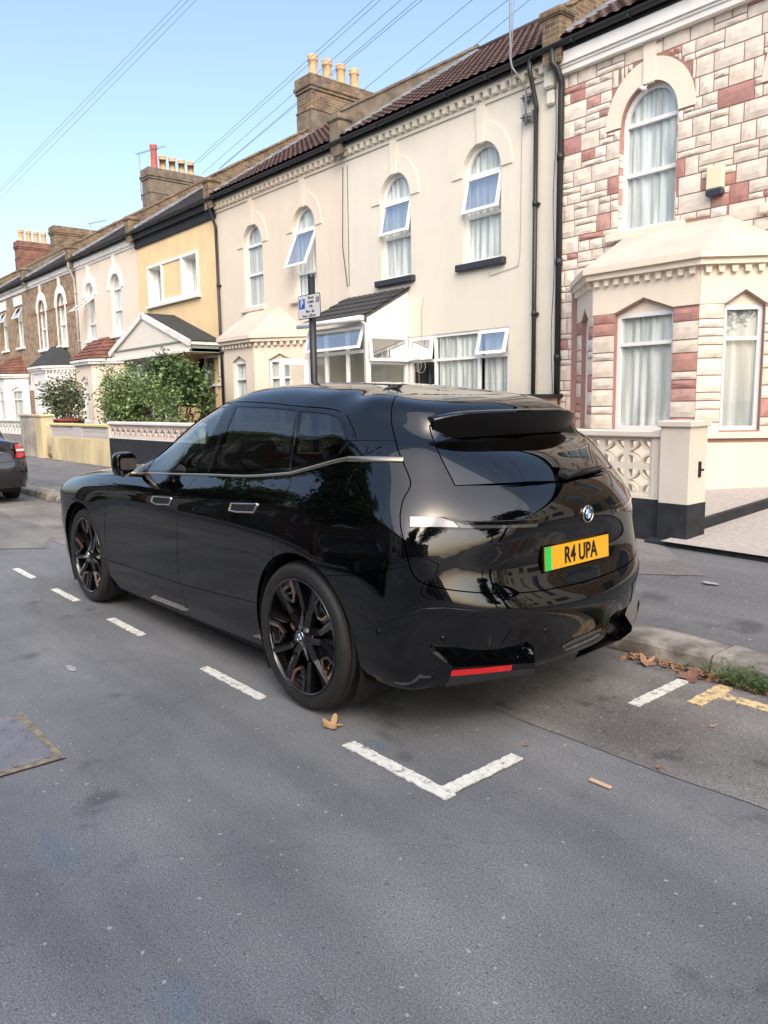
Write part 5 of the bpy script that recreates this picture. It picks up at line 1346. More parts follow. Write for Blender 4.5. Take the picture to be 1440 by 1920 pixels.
# quoin returns beside the window openings
m = MB(); rq = random.Random(5)
for x in w1:
    z = 4.02
    while z < 5.5:
        h = rq.choice((.1, .16, .22)); h = min(h, 5.5-z)
        if h > .05: m.box(x-.455, x-.449, FY-.015, FY+.12, z+.006, z+h-.006, pick_mat(rq, .25)); m.box(x+.449, x+.455, FY-.015, FY+.12, z+.006, z+h-.006, pick_mat(rq, .25))
        z += h
m.build('reveal_stones', SM, H1)
m = MB(); m.box(XB[1]+.04, XB[0], FY-.14, FY+.04, 6.62, 6.66); m.box(XB[1]+.04, XB[0], FY-.17, FY+.04, 6.66, 6.84); m.box(XB[1]+.04, XB[0], FY-.12, FY+.04, 6.54, 6.62); m.build('eaves_board', M_WPAINT, H1)
gutter(H1, XB[1]+.1, XB[0]); roof(H1, XB[1]+.17, XB[0], M_TILE)
pp = MB(); x = XB[1]+.04
pp.tube([(x-.02, FY-.24, 6.95), (x-.02, FY-.24, 6.70), (x+.04, FY-.20, 6.62), (x+.05, FY-.09, 6.42), (x+.03, FY-.07, 6.3), (x+.03, FY-.07, .3)], .05, 10)
for z in (.9, 2.2, 3.7, 5.3): pp.tube([(x+.03, FY-.07, z), (x+.03, FY-.07, z+.10)], .06, 10)
pp.tube([(x-.04, FY-.12, 6.3)]+[(x-.04-.02*math.sin(z*3), FY-.12, z) for z in np.linspace(6.1, .8, 22)], .006, 5)
pp.build('downpipe', M_BLACKP, H1)
m = MB(); m.bevbox(XB[1]-.26, XB[1]-.06, FY-.12, FY, 6.42, 6.78, .03); m.bevbox(XB[1]-.24, XB[1]-.08, FY-.07, FY, 6.18, 6.42, .03); m.build('eaves_corbel', CREAM, H2)
m = MB(); m.bevbox(-5.36, -5.13, FY-.11, FY-.02, 4.33, 4.62, .015); ab = m.build('alarm_box', nmat('cream_plastic', (.74, .68, .48), rough=.5), H1)
m = MB(); m.bevbox(-5.36, -5.13, FY-.115, FY-.02, 4.25, 4.328, .012); m.build('alarm_base', nmat('navy_plastic', (.03, .035, .06), rough=.4), ab)
m = MB(); m.lathe([(.0, -.10), (.028, -.10), (.03, .04), (.0, .05)], (-6.36, FY-.05, 5.93), 'Y', 12); m.tube([(-6.33, FY+.0, 6.0), (-6.35, FY-.04, 5.95)], .012, 6); m.build('security_camera', M_WHITE, H1)
segs, WN = bay(H1, -6.62, -5.03, 9.72, .82, 0, SM[8], ze=3.20, zroof=3.98, win_f=.88, win_c=.50, sillz=1.13, headz=2.74, peak=.17, roofmat=nmat('weathered_cream_render', (.60, .53, .455), rough=.85, var=.22, vscale=1.6, detail=9), trim=STONEC, base_z=.3)
m = MB(); mc = MB(); rs = random.Random(11)
for k, (to3, c, hw, hole, L, kk) in enumerate(WN):
    for a, b in ((-.006, c-hw), (c+hw, L+.006)):
        z = 1.02
        while z < 2.72:
            h = rs.choice((.11, .17, .22, .24)); h = min(h, 2.78-z); mi = pick_mat(rs, .24)
            if b-a > .5: stones(m, [(a, a+(b-a)*.5, z, z+h, mi), (a+(b-a)*.5, b, z, z+h, mi)], to3, rs)
            else: stones(m, [(a, b, z, z+h, mi)], to3, rs)
            z += h
    frame_face(mc, [(0, 2.78), (L, 2.78), (L, 3.20), (0, 3.20)], [] if True else [], to3, 0, -.02, .02) if False else None
    P = [(0, 2.76), (c-hw-.0, 2.76), (c, 2.93), (c+hw, 2.76), (L, 2.76), (L, 3.2), (0, 3.2)]
    frame_face(mc, P, [], to3, 0, -.018, .03)
m.build('bay_stones', SM, H1); mc.build('bay_frieze', STONEC, H1)
m = MB()
for i, (x0_, x1_, s_) in enumerate(((-7.9, -6.62, 1), (-5.03, -3.9, -1))): pass
m.box(-7.35+.0, -4.28, FY-.06, FY, 3.30, 3.42); m.build('bay_capping', STONEC, H1)
for p, w_ in (((XB[1]+XB[0])/2, 1),):
    m = MB(); m.box(-3.9, -2.9, FY+.1, FY+.15, .4, 2.6); m.build('door', M_WHITE, H1)

for k, (mt, cn) in enumerate(((M_STOCK, 'brown brick'), (CREAM, 'cream'), (PEACH2, 'dusty peach'), (M_STOCK, 'last brown brick'), (CREAM, 'end cream'))):
    x0_ = XB[0]+k*5.6; Hn = house(0, x0_, x0_+5.6, '%s house beyond the right frame edge, number %s' % (cn, ('one', 'two', 'three', 'four', 'five')[k]))
    w_ = [rect(x0_+1.1, x0_+2.0, 4.0, 5.9), rect(x0_+3.5, x0_+4.4, 4.0, 5.9), rect(x0_+1.0, x0_+2.8, 1.1, 2.8)]
    m = MB(); frame_face(m, rect(x0_, x0_+5.6, 0, 6.62), w_, wallplane, 0, 0, .14, edges=False); m.box(x0_, x0_+5.6, FY+.5, FY+8, 0, 6.6); m.build('wall', mt, Hn)
    for q in w_: m = MB(); frame_face(m, q, [inset(q, .07)], wallplane, 0, .10, .04); f_ = m.build('window', M_WHITE, Hn); m = MB(); m.add([wallplane(x, z, .13) for x, z in q], [(0, 1, 2, 3)]); m.build('pane', nmat('far_pane', (.10, .12, .14), rough=.08), f_)
    m = MB(); m.box(x0_+3.6, x0_+4.5, FY-.01, FY-.03, .3, 2.5); m.build('door', nmat('door_green', (.03, .08, .06), rough=.4), Hn)
    m = MB(); m.add([(x0_, EY, EZ), (x0_+5.6, EY, EZ), (x0_+5.6, RY, RZ), (x0_, RY, RZ), (x0_+5.6, RY+4.3, EZ), (x0_, RY+4.3, EZ)], [(0, 1, 2, 3), (3, 2, 4, 5)]); m.build('roof', M_SLATE, Hn)
# ================================================================ GROUND
def asphalt(name, base, dark, light, scale=1.0, crack=True):
    m = bpy.data.materials.new(name); m.use_nodes = True; MATS[name] = m; t = m.node_tree; b = t.nodes['Principled BSDF']; b.inputs['Roughness'].default_value = .82; b.inputs['Specular IOR Level'].default_value = .35
    tc = t.nodes.new('ShaderNodeTexCoord'); L = t.links.new
    def noise_(s, det, off=0, rough=.6):
        mp = t.nodes.new('ShaderNodeMapping'); mp.inputs['Location'].default_value = (off, off*.7, 0); L(tc.outputs['Object'], mp.inputs[0])
        n = t.nodes.new('ShaderNodeTexNoise'); n.inputs['Scale'].default_value = s; n.inputs['Detail'].default_value = det; n.inputs['Roughness'].default_value = rough; L(mp.outputs[0], n.inputs[0]); return n.outputs[0]
    def ramp(src, stops):
        r = t.nodes.new('ShaderNodeValToRGB'); e = r.color_ramp.elements
        e[0].position, e[0].color = stops[0][0], (*stops[0][1], 1); e[1].position, e[1].color = stops[-1][0], (*stops[-1][1], 1)
        for p, c in stops[1:-1]: k = e.new(p); k.color = (*c, 1)
        L(src, r.inputs[0]); return r.outputs[0]
    def mix(kind, f, a, b_):
        x = t.nodes.new('ShaderNodeMixRGB'); x.blend_type = kind
        if isinstance(f, float): x.inputs[0].default_value = f
        else: L(f, x.inputs[0])
        for i, v in ((1, a), (2, b_)):
            if isinstance(v, tuple): x.inputs[i].default_value = (*v, 1)
            else: L(v, x.inputs[i])
        return x.outputs[0]
    c = ramp(noise_(.9*scale, 6, 3), [(.35, dark), (.55, base), (.72, light)])
    c = mix('MULTIPLY', .55, c, ramp(noise_(.25*scale, 3, 9), [(.35, (.78, .80, .84)), (.65, (1.06, 1.04, 1.0))]))
    # dark stains and drips
    st = ramp(noise_(2.3*scale, 4, 20, .55), [(.31, (.50, .50, .52)), (.385, (1, 1, 1))]); c = mix('MULTIPLY', .8, c, st)
    # aggregate
    ag = noise_(150, 4, 0, .8); c = mix('MULTIPLY', .95, c, ramp(ag, [(.36, (.50, .50, .51)), (.5, (1, 1, 1)), (.63, (1.6, 1.59, 1.56))]))
    sp = noise_(95, 1, 7, .5); c = mix('MIX', ramp(sp, [(.715, (0, 0, 0)), (.75, (.75, .75, .75))]), c, (.42, .42, .40))
    sp2 = noise_(60, 2, 31, .5); c = mix('MULTIPLY', .7, c, ramp(sp2, [(.30, (.45, .45, .45)), (.36, (1, 1, 1))]))
    mp = t.nodes.new('ShaderNodeMapping'); mp.inputs['Scale'].default_value = (.12, 1, 1); L(tc.outputs['Object'], mp.inputs[0])
    n = t.nodes.new('ShaderNodeTexNoise'); n.inputs['Scale'].default_value = 2.6; n.inputs['Detail'].default_value = 5; L(mp.outputs[0], n.inputs[0])
    c = mix('MULTIPLY', .8, c, ramp(n.outputs[0], [(.36, (.80, .80, .82)), (.5, (1, 1, 1)), (.66, (1.16, 1.15, 1.13))]))
    vo = t.nodes.new('ShaderNodeTexVoronoi'); vo.feature = 'DISTANCE_TO_EDGE'; vo.inputs['Scale'].default_value = .55
    wn = t.nodes.new('ShaderNodeMixRGB'); wn.blend_type = 'ADD'; wn.inputs[0].default_value = .22; nn = t.nodes.new('ShaderNodeTexNoise'); nn.inputs['Scale'].default_value = 3; nn.inputs['Detail'].default_value = 6; L(tc.outputs['Object'], nn.inputs[0]); L(tc.outputs['Object'], wn.inputs[1]); L(nn.outputs['Color'], wn.inputs[2]); L(wn.outputs[0], vo.inputs['Vector'])
    ck = ramp(vo.outputs['Distance'], [(.0, (.45, .45, .45)), (.006, (1, 1, 1))]); c = mix('MULTIPLY', .18 if crack else 0.0, c, ck)
    c = mix('MIX', ramp(noise_(7, 6, 50, .8), [(.60, (0, 0, 0)), (.72, (.35, .35, .35))]), c, (.26, .26, .25))
    sp3 = noise_(34, 1, 77, .4); c = mix('MIX', ramp(sp3, [(.745, (0, 0, 0)), (.765, (.7, .7, .7))]), c, (.45, .44, .42))
    L(c, b.inputs['Base Color'])
    bp = t.nodes.new('ShaderNodeBump'); bp.inputs['Strength'].default_value = .55; bp.inputs['Distance'].default_value = .006; L(ag, bp.inputs['Height']); L(bp.outputs[0], b.inputs['Normal'])
    return m
A_NEAR = asphalt('bluish_asphalt', (.178, .186, .194), (.136, .144, .153), (.215, .222, .228))
A_BAY = asphalt('worn_bay_asphalt', (.215, .208, .196), (.145, .138, .128), (.26, .252, .24), 1.6)
A_PAVE = asphalt('pavement_asphalt', (.165, .168, .175), (.135, .138, .146), (.19, .192, .197), .8)
A_PAVE2 = asphalt('old_pavement_asphalt', (.22, .215, .205), (.18, .175, .165), (.27, .26, .25), 1.2)
KERB = nmat('granite_kerb', (.37, .34, .30), rough=.9, var=.62, vscale=7, bump=.5, bscale=60, detail=9)
def sheet(name, poly, z, mat, kind='structure', **kw):
    m = MB(); m.add([(p[0], p[1], z if len(p) == 2 else p[2]) for p in poly], [tuple(range(len(poly)))]); o = m.build(name, mat); tag(o, kind=kind); return o
sheet('ground', [(-300, -300), (300, -300), (300, 300), (-300, 300)], -.012, nmat('earth', (.12, .11, .09), rough=.95, var=.3, vscale=.5))
KY = 4.10
sheet('road', [(-120, -4.6), (40, -4.6), (40, KY), (-120, KY)], 0, A_NEAR)
m = MB(); rr = random.Random(4)
top = [(-60+i*.35, 2.84+.02*math.sin(i*.9)+.012*rr.random()) for i in range(175)]
vs = [(x, y, .004) for x, y in top]+[(x, KY+.01, .004) for x, y in top]; n = len(top)
m.add(vs, [(i, i+1, n+i+1, n+i) for i in range(n-1)]); tag(m.build('parking_bay', A_BAY), kind='structure')
# oily darker ground where cars stand, and older patches across the lane
def blob(cx, cy, rx, ry, z, n=40, k=.18, seed=0, rot=0):
    r = random.Random(seed); ph = [r.uniform(0, 6.28) for _ in range(4)]; out = []
    for i in range(n):
        a = 2*math.pi*i/n; q = 1+k*(math.sin(2*a+ph[0])*.5+math.sin(3*a+ph[1])*.35+math.sin(5*a+ph[2])*.25+math.sin(9*a+ph[3])*.12); x, y = rx*q*math.cos(a), ry*q*math.sin(a)
        out.append((cx+x*math.cos(rot)-y*math.sin(rot), cy+x*math.sin(rot)+y*math.cos(rot), z))
    return out
A_REP = asphalt('lighter_repair_asphalt', (.19, .187, .178), (.155, .15, .143), (.235, .23, .22), 1.5)
tag(sheet('road_patch', [(-14.5, 1.0), (-9.6, .9), (-9.5, 1.95), (-8.9, 2.6), (-10.3, 3.1), (-15.6, 3.0)], .006, A_REP), kind='structure')
m = MB(); L_ = 12.0; x = -60.0; rk = random.Random(3); i = 0
# kerb stones
while x < 30:
    l = rk.uniform(.86, .98); dz = rk.uniform(-.006, .006); b = .018
    prof = [(KY, -.05), (KY-.008+rk.uniform(-.006, .006), .02), (KY+.006, .092+dz), (KY+.03, .113+dz), (KY+.285, .118+dz), (KY+.31, .10+dz), (KY+.31, -.05)]
    xs = np.linspace(x+.006, x+l-.006, 7); vs = []; 
    for xi in xs:
        for y, z in prof: vs.append((xi, y+rk.uniform(-.005, .005), z+(rk.uniform(-.005, .004) if z > 0 else 0)))
    k = len(prof); m.add(vs, [(a*k+c, a*k+c+1, (a+1)*k+c+1, (a+1)*k+c) for a in range(6) for c in range(k-1)]+[tuple(range(k)), tuple(6*k+c for c in range(k))])
    x += l
tag(m.build('kerb', KERB), kind='structure')
m = MB(); m.box(-60, 30, KY+.01, KY+.3, -.02, .08); tag(m.build('kerb_joint', nmat('kerb_dirt', (.07, .06, .05), rough=1)), kind='structure')
m = MB(); m.add([(-60, KY+.29, .108), (30, KY+.29, .108), (30, 7.0, .145), (-60, 7.0, .145)], [(0, 1, 2, 3)]); tag(m.build('pavement', A_PAVE), kind='structure')
m = MB(); m.add([(p[0], p[1], .114+(p[1]-4.4)*.0142) for p in [(-3.9, 6.98), (-3.75, 6.2), (-2.35, 5.05), (-2.2, 4.6), (-1.95, 4.42), (4, 4.42), (4, 4.95), (-1.7, 5.25), (-2.2, 5.6), (-3.2, 6.5), (-3.5, 6.98)]], [tuple(range(11))])
m = MB()
def pz(y): return .113+(y-4.39)*.01418
m.add([(p[0], p[1], pz(p[1])) for p in [(-7.5, 6.95), (-6.5, 5.6), (-5.0, 5.1), (-3.6, 5.4), (-2.9, 5.9), (-3.35, 6.3), (-3.9, 6.95)]], [tuple(range(7))])
m.add([(p[0], p[1], pz(p[1])) for p in blob(-1.0, 5.2, .95, .38, 0, seed=5, k=.3)], [tuple(range(40))]); tag(m.build('pavement_patch', A_PAVE2), kind='structure')
# far side
m = MB(); m.box(-60, 30, -4.9, -4.6, -.05, .11); tag(m.build('far_kerb', KERB), kind='structure')
m = MB(); m.add([(-60, -7.6, .14), (30, -7.6, .14), (30, -4.88, .11), (-60, -4.88, .11)], [(0, 1, 2, 3)]); tag(m.build('far_pavement', A_PAVE), kind='structure')
# ---- markings: worn thermoplastic
def worn(name, col, lo=.37, hi=.45):
    m = bpy.data.materials.new(name); m.use_nodes = True; MATS[name] = m; t = m.node_tree; b = t.nodes['Principled BSDF']; L = t.links.new
    tc = t.nodes.new('ShaderNodeTexCoord'); n = t.nodes.new('ShaderNodeTexNoise'); n.inputs['Scale'].default_value = 26; n.inputs['Detail'].default_value = 8; n.inputs['Roughness'].default_value = .75; L(tc.outputs['Object'], n.inputs[0])
    r = t.nodes.new('ShaderNodeValToRGB'); e = r.color_ramp.elements; e[0].position = lo; e[0].color = (.14, .135, .13, 1); e[1].position = hi; e[1].color = (*[c*.8 for c in col], 1); k = e.new(.62); k.color = (*col, 1)
    L(n.outputs[0], r.inputs[0]); L(r.outputs[0], b.inputs['Base Color']); b.inputs['Roughness'].default_value = .75
    bp = t.nodes.new('ShaderNodeBump'); bp.inputs['Strength'].default_value = .4; bp.inputs['Distance'].default_value = .004; L(n.outputs[0], bp.inputs['Height']); L(bp.outputs[0], b.inputs['Normal']); return m
W_MARK = worn('worn_white_marking', (.78, .78, .72)); Y_MARK = worn('worn_yellow_marking', (.80, .60, .32), .40, .48)
def bar_mark(mb, a, b, w_, z=.009, seed=0, th=.003, jag=.006):
    r = random.Random(seed); a, b = Vector((*a, 0)), Vector((*b, 0)); d = (b-a).normalized(); n_ = Vector((-d.y, d.x, 0)); L = (b-a).length; k = max(6, int(L/.015))
    A, B = [], []
    for i in range(k+1):
        p = a+d*L*i/k; A.append(p+n_*(w_/2+r.uniform(-jag, jag*.3))); B.append(p-n_*(w_/2+r.uniform(-jag, jag*.3)))
    P = A+B[::-1]; mb.add([(p.x, p.y, z) for p in P]+[(p.x, p.y, z-.006) for p in P], [(i, i+1, 2*k-i, 2*k+1-i) for i in range(k)]+[(i, (i+1) % len(P), len(P)+(i+1) % len(P), len(P)+i) for i in range(len(P))])
for i, (a, b) in enumerate(((-7.96, -7.40), (-6.80, -6.24), (-5.52, -4.95), (-4.06, -3.40), (-9.2, -8.65), (-10.4, -9.85), (-11.7, -11.1))):
    m = MB(); bar_mark(m, (a, 2.035), (b, 2.035), .062, seed=i); tag(m.build('bay_dash', W_MARK), kind='structure')
m = MB(); bar_mark(m, (-2.66, 2.035), (-2.0, 2.035), .072, seed=20); bar_mark(m, (-2.045, 2.055), (-2.045, 2.50), .07, z=.012, seed=21); tag(m.build('bay_corner_mark', W_MARK), kind='structure')
m = MB(); bar_mark(m, (-2.02, 3.39), (-2.02, 3.90), .068, seed=22); tag(m.build('bay_end_mark', W_MARK), kind='structure')
m = MB(); bar_mark(m, (-1.80, 3.835), (4, 3.835), .085, seed=23, jag=.009); bar_mark(m, (-1.815, 3.62), (-1.815, 3.97), .085, z=.012, seed=24, jag=.009); tag(m.build('yellow_line', Y_MARK), kind='structure')
# ---- manhole cover
mc = empty('manhole_cover', (-3.74, .68, 0), 0, 'grey iron manhole cover with raised studs set in the road at the left', 'manhole cover')
m = MB(); m.add([(x, y, .010) for x, y in ((-4.08, .33), (-3.42, .33), (-3.40, 1.01), (-4.07, 1.02))], [(0, 1, 2, 3)]); m.build('concrete_surround', nmat('crumbling_mortar', (.30, .26, .20), rough=.95, var=.5, vscale=30, bump=.6, bscale=90), mc)
IRON = nmat('worn_iron', (.20, .19, .205), rough=.5, var=.25, vscale=8, spec=.6)
m = MB(); m.bevbox(-4.035, -3.45, .37, .975, -.01, .016, .003); m.build('plate', IRON, mc)
m = MB(); rm = random.Random(2)
for i in range(9):
    for j in range(9):
        if (i+j) % 2 == 0 and not (3 <= i <= 5 and 3 <= j <= 5): x, y = -4.0+i*.065, .40+j*.067; m.bevbox(x, x+.038, y, y+.022, .012, .021, .002)
m.build('studs', IRON, mc)
# ---- faded blue spray marks
def spray(x, y, rx, ry, seed):
    if 'blue_spray' not in MATS:
        k = bpy.data.materials.new('blue_spray'); k.use_nodes = True; MATS['blue_spray'] = k; t = k.node_tree; b = t.nodes['Principled BSDF']; b.inputs['Base Color'].default_value = (.10, .24, .42, 1); b.inputs['Roughness'].default_value = .85
        tc = t.nodes.new('ShaderNodeTexCoord'); n = t.nodes.new('ShaderNodeTexNoise'); n.inputs['Scale'].default_value = 40; n.inputs['Detail'].default_value = 6; t.links.new(tc.outputs['Object'], n.inputs[0]); g = t.nodes.new('ShaderNodeTexGradient'); g.gradient_type = 'SPHERICAL'
        mp = t.nodes.new('ShaderNodeMapping'); mp.inputs['Location'].default_value = (-1, -1, 0); mp.inputs['Scale'].default_value = (2, 2, 0); t.links.new(tc.outputs['Generated'], mp.inputs[0]); t.links.new(mp.outputs[0], g.inputs[0])
        m1 = t.nodes.new('ShaderNodeMath'); m1.operation = 'MULTIPLY'; t.links.new(g.outputs['Fac'], m1.inputs[0]); t.links.new(n.outputs[0], m1.inputs[1]); m2 = t.nodes.new('ShaderNodeMath'); m2.operation = 'MULTIPLY'; m2.inputs[1].default_value = .38; t.links.new(m1.outputs[0], m2.inputs[0]); t.links.new(m2.outputs[0], b.inputs['Alpha'])
    m = MB(); m.add([(px_, py_, .0065) for px_, py_, _ in blob(x, y, rx, ry, 0, 24, .1, seed)], [tuple(range(24))]); tag(m.build('spray_mark', MATS['blue_spray'], loc=(x, y, 0)), kind='structure')
for X, Y, rx, ry, sd in ((708, 1400, .10, .05, 1), (340, 1885, .16, .10, 2), (110, 1600, .22, .09, 3)): q_ = at_z(X, Y); spray(q_.x, q_.y, rx, ry, sd)
# ---- litter
def curled_leaf(name, p, size, col, label, seed=0, rz=0, curl=.5, cat='leaf', group=None, lobes=5):
    r = random.Random(seed); m = MB(); rings = 5; n = 30; vs = [(0, 0, .0)]
    for k in range(1, rings+1):
        for i in range(n):
            a = 2*math.pi*i/n; lob = .45+.55*abs(math.cos(a*lobes/2))**1.6+.05*r.random(); R = size*lob*k/rings
            x, y = R*math.cos(a)*(1.0 if math.cos(a) > 0 else .6), R*math.sin(a)*.7; vs.append((x, y, curl*(x*x*.45+max(0, y)**2*.9)/size+.07*size*math.sin(3*a+seed)*k/rings))
    fs = [(0, 1+i, 1+(i+1) % n) for i in range(n)]
    for k in range(rings-1): fs += [(1+k*n+i, 1+(k+1)*n+i, 1+(k+1)*n+(i+1) % n, 1+k*n+(i+1) % n) for i in range(n)]
    zmin = min(v[2] for v in vs); R_ = Matrix.Rotation(rz, 4, 'Z'); z0 = p[2]
    m.add([Vector(p)+(R_ @ Vector((v[0], v[1], v[2]-zmin+.006))) for v in vs], fs, 0, True)
    m.tube([Vector(p)+(R_ @ Vector((size*.5, 0, .01))), Vector(p)+(R_ @ Vector((size*1.5, -.01, .012)))], .0018, 5)
    o = m.build(name, nmat('leaf_'+name+str(seed), col[0], rough=.7, col2=col[1], vscale=14, bump=.3), loc=p); tag(o, label, cat, group); return o
curled_leaf('dry_leaf', (-2.86, 2.09, 0), .075, ((.42, .34, .13), (.50, .28, .15)), 'curled yellow and tan leaf lying behind the rear tyre', 1, 2.2, .9)
curled_leaf('dry_leaf', (-2.02, 3.95, .003), .11, ((.20, .09, .06), (.28, .15, .10)), 'dark red-brown leaf in the gutter beside the kerb behind the car', 3, .4, .5)
curled_leaf('dry_leaf', (-2.30, 3.98, .003), .08, ((.42, .26, .17), (.30, .16, .10)), 'pale brown crumpled leaf close to the rear bumper at the kerb', 5, 1.4, 1.0)
for (x, y, s_, sd, lb, c) in ((-2.09, 2.62, .018, 11, 'tiny orange leaf scrap by the end of the white corner mark', (.5, .25, .14)), (-1.58, 2.86, .022, 12, 'small reddish leaf scrap on the road right of the corner mark', (.42, .2, .13)), (-1.62, 3.42, .018, 14, 'small pale leaf scrap left of the yellow line', (.6, .42, .3))):
    curled_leaf('leaf_scrap', (x, y, .004), s_, (c, tuple(k*.6 for k in c)), lb, sd, sd)
m = MB(); m.bevbox(-1.715, -1.615, 2.55, 2.572, .004, .012, .003); tag(m.build('wood_chip', nmat('wood_chip', (.62, .42, .28), rough=.8), loc=(-1.66, 2.56, 0)), 'pale strip of wood lying on the road at right', 'wood chip')
m = MB(); m.add([(x, y, z) for x, y, z in blob(-4.61, 1.44, .06, .025, .006, 12, .3, 3)], [tuple(range(12))]); tag(m.build('squashed_paper', nmat('dirty_paper', (.42, .43, .44), rough=.7, var=.4, vscale=30), loc=(-4.61, 1.44, 0)), 'flattened scrap of pale paper stuck on the road left of the rear wheel', 'litter')
m = MB(); m.add([(x, y, .142) for x, y, z in blob(-2.75, 5.66, .06, .04, .0, 12, .3, 4)], [tuple(range(12))]); tag(m.build('paper_scrap', nmat('dirty_paper', (.42, .43, .44)), loc=(-2.75, 5.66, .14)), 'pale scrap of paper on the pavement behind the car', 'litter')
m = MB(); rl = random.Random(9)
for i in range(620):
    x = rl.choice((rl.uniform(-2.45, -1.3), rl.uniform(-2.0, -1.2), rl.uniform(-1.9, .5))); y = KY-.012-abs(rl.gauss(0, .045)); s_ = rl.uniform(.008, .028); a = rl.uniform(0, 6.28); tl_ = rl.uniform(-.6, .6)
    q = [Vector((s_*math.cos(a+t), s_*.6*math.sin(a+t), s_*tl_*math.cos(t)+.008+rl.uniform(0, .018))) for t in (0, 1.9, 3.6, 4.9)]; m.add([Vector((x, y, 0))+v for v in q], [(0, 1, 2, 3)], rl.randrange(3))
tag(m.build('leaf_litter', [nmat('litter_tan', (.42, .29, .17), rough=.9), nmat('litter_brown', (.24, .13, .08), rough=.9), nmat('litter_orange', (.48, .24, .12), rough=.9)]), kind='stuff')
m = MB(); rw = random.Random(10)
for i in range(330):
    x = rw.gauss(-1.72, .15) if i < 260 else rw.uniform(-14.6, -13.2) if i < 300 else rw.uniform(-1.9, .3); y = KY-.01+rw.uniform(-.10, .02) if i < 260 or i >= 300 else KY-.06+rw.uniform(-.08, .03); h = rw.uniform(.04, .13) if abs(x+1.72) < .35 else rw.uniform(.015, .05); a = rw.uniform(0, 6.28)
    p0 = Vector((x, y, .0)); p1 = p0+Vector((math.cos(a)*h*.4, math.sin(a)*h*.4, h*.7)); p2 = p0+Vector((math.cos(a)*h*.9, math.sin(a)*h*.9, h))
    m.tube([p0, p1, p2], [.0014, .0012, .0006], 4)
    for k in range(5):
        c = p0.lerp(p1, k/4) if k < 3 else p1.lerp(p2, (k-2)/2); s_ = rw.uniform(.006, .014); b = rw.uniform(0, 6.28); m.add([c, c+Vector((math.cos(b)*s_, math.sin(b)*s_, s_*.3)), c+Vector((math.cos(b)*s_*1.8, math.sin(b)*s_*1.8, 0)), c+Vector((math.cos(b+.9)*s_, math.sin(b+.9)*s_, -s_*.1))], [(0, 1, 2, 3)])
tag(m.build('kerb_weeds', nmat('weed_green', (.12, .19, .07), rough=.8, var=.4, vscale=30)), kind='stuff')
# ================================================================ FRONT GARDENS AND WALLS
GARD = nmat('pale_concrete_paving', (.50, .46, .42), rough=.9, var=.25, vscale=22, bump=.5, bscale=120, detail=9)
DKP = nmat('dark_blue_black_masonry_paint', (.022, .026, .034), rough=.7, var=.5, vscale=7, bump=.3, bscale=30, detail=9)
m = MB(); m.add([(-12, 7.1, .2), (-3.78, 7.1, .26), (-3.78, FY+.2, .40), (-12, FY+.2, .36)], [(0, 1, 2, 3)]); tag(m.build('front_garden', GARD), kind='structure')
m = MB(); m.add([(-60, 7.1, .16), (-12, 7.1, .2), (-12, FY+.2, .3), (-60, FY+.2, .26)], [(0, 1, 2, 3)]); tag(m.build('garden_soil', nmat('garden_soil', (.10, .08, .06), rough=.95, var=.3, vscale=4)), kind='structure')
m = MB(); m.add([(-3.78, 6.74, .20), (.5, 6.50, .20), (.5, FY+.2, .36), (-3.78, FY+.2, .36)], [(0, 1, 2, 3)]); tag(m.build('garden_path', GARD), kind='structure')
m = MB(); m.hexa([(-4.0, 6.80, .05), (.5, 6.44, .05), (.5, 6.52, .05), (-4.0, 6.95, .05), (-4.0, 6.82, .175), (.5, 6.46, .198), (.5, 6.52, .199), (-4.0, 6.95, .19)]); m.hexa([(-3.79, 7.0, .15), (-3.73, 7.0, .15), (-3.73, FY, .3), (-3.79, FY, .3), (-3.79, 7.0, .315), (-3.73, 7.0, .315), (-3.73, FY, .455), (-3.79, FY, .455)]); tag(m.build('path_edging', DKP), kind='structure')
def star_block(mb, x0, z0, s, y0, y1, mi=0, rot=False):
    """pierced screen block with four corner openings and a curved star"""
    f = .10*s; c = s/2; holes = []; n = 7
    if not rot:
        for sx in (0, 1):
            for sz in (0, 1):
                cx, cz = (s-f if sx else f), (s-f if sz else f); R = .29*s; P = [(cx, cz)]
                for k in range(n+1): a = math.pi/2*k/n; P.append((cx+(-1 if sx else 1)*R*math.cos(a), cz+(-1 if sz else 1)*R*math.sin(a)*1.0))
                P = P[1:]+[(cx, cz)]; holes.append(P if (sx+sz) % 2 == 0 else P[::-1])
        R = .47*s; P = []
        for sx, sz, a0 in ((0, 0, 0), (1, 0, math.pi/2), (1, 1, math.pi), (0, 1, 1.5*math.pi)):
            for k in range(1, n): a = a0+math.pi/2*(1-k/n); r_ = (s if sx else 0, s if sz else 0); x, z = r_[0]+(R+.01)*math.cos(a), r_[1]+(R+.01)*math.sin(a); P.append((x, z))
        P = sorted(P, key=lambda p: math.atan2(p[1]-c, p[0]-c)); holes.append(P)
    else:
        q = s/5
        for i, j in ((0, 0), (4, 0), (0, 4), (4, 4), (2, 2), (2, 0), (2, 4), (0, 2), (4, 2)): holes.append(rect(max(i*q, .04*s)+.0*q, min((i+1)*q, .96*s)-.0*q, max(j*q, .04*s)+.0*q, min((j+1)*q, .96*s)-.0*q))
    frame_face(mb, rect(0, s, 0, s), holes, lambda x, z, d: (x0+x, y0+d, z0+z), mi, 0, y1-y0)
    V, F = cdt([rect(0, s, 0, s)]+holes); V = [(v.x, v.y) for v in V]; F = [f_ for f_ in F if not any(inpoly(sum(V[i][0] for i in f_)/3, sum(V[i][1] for i in f_)/3, h) for h in holes)]
    mb.add([(x0+x, y1, z0+z) for x, z in V], F, mi)
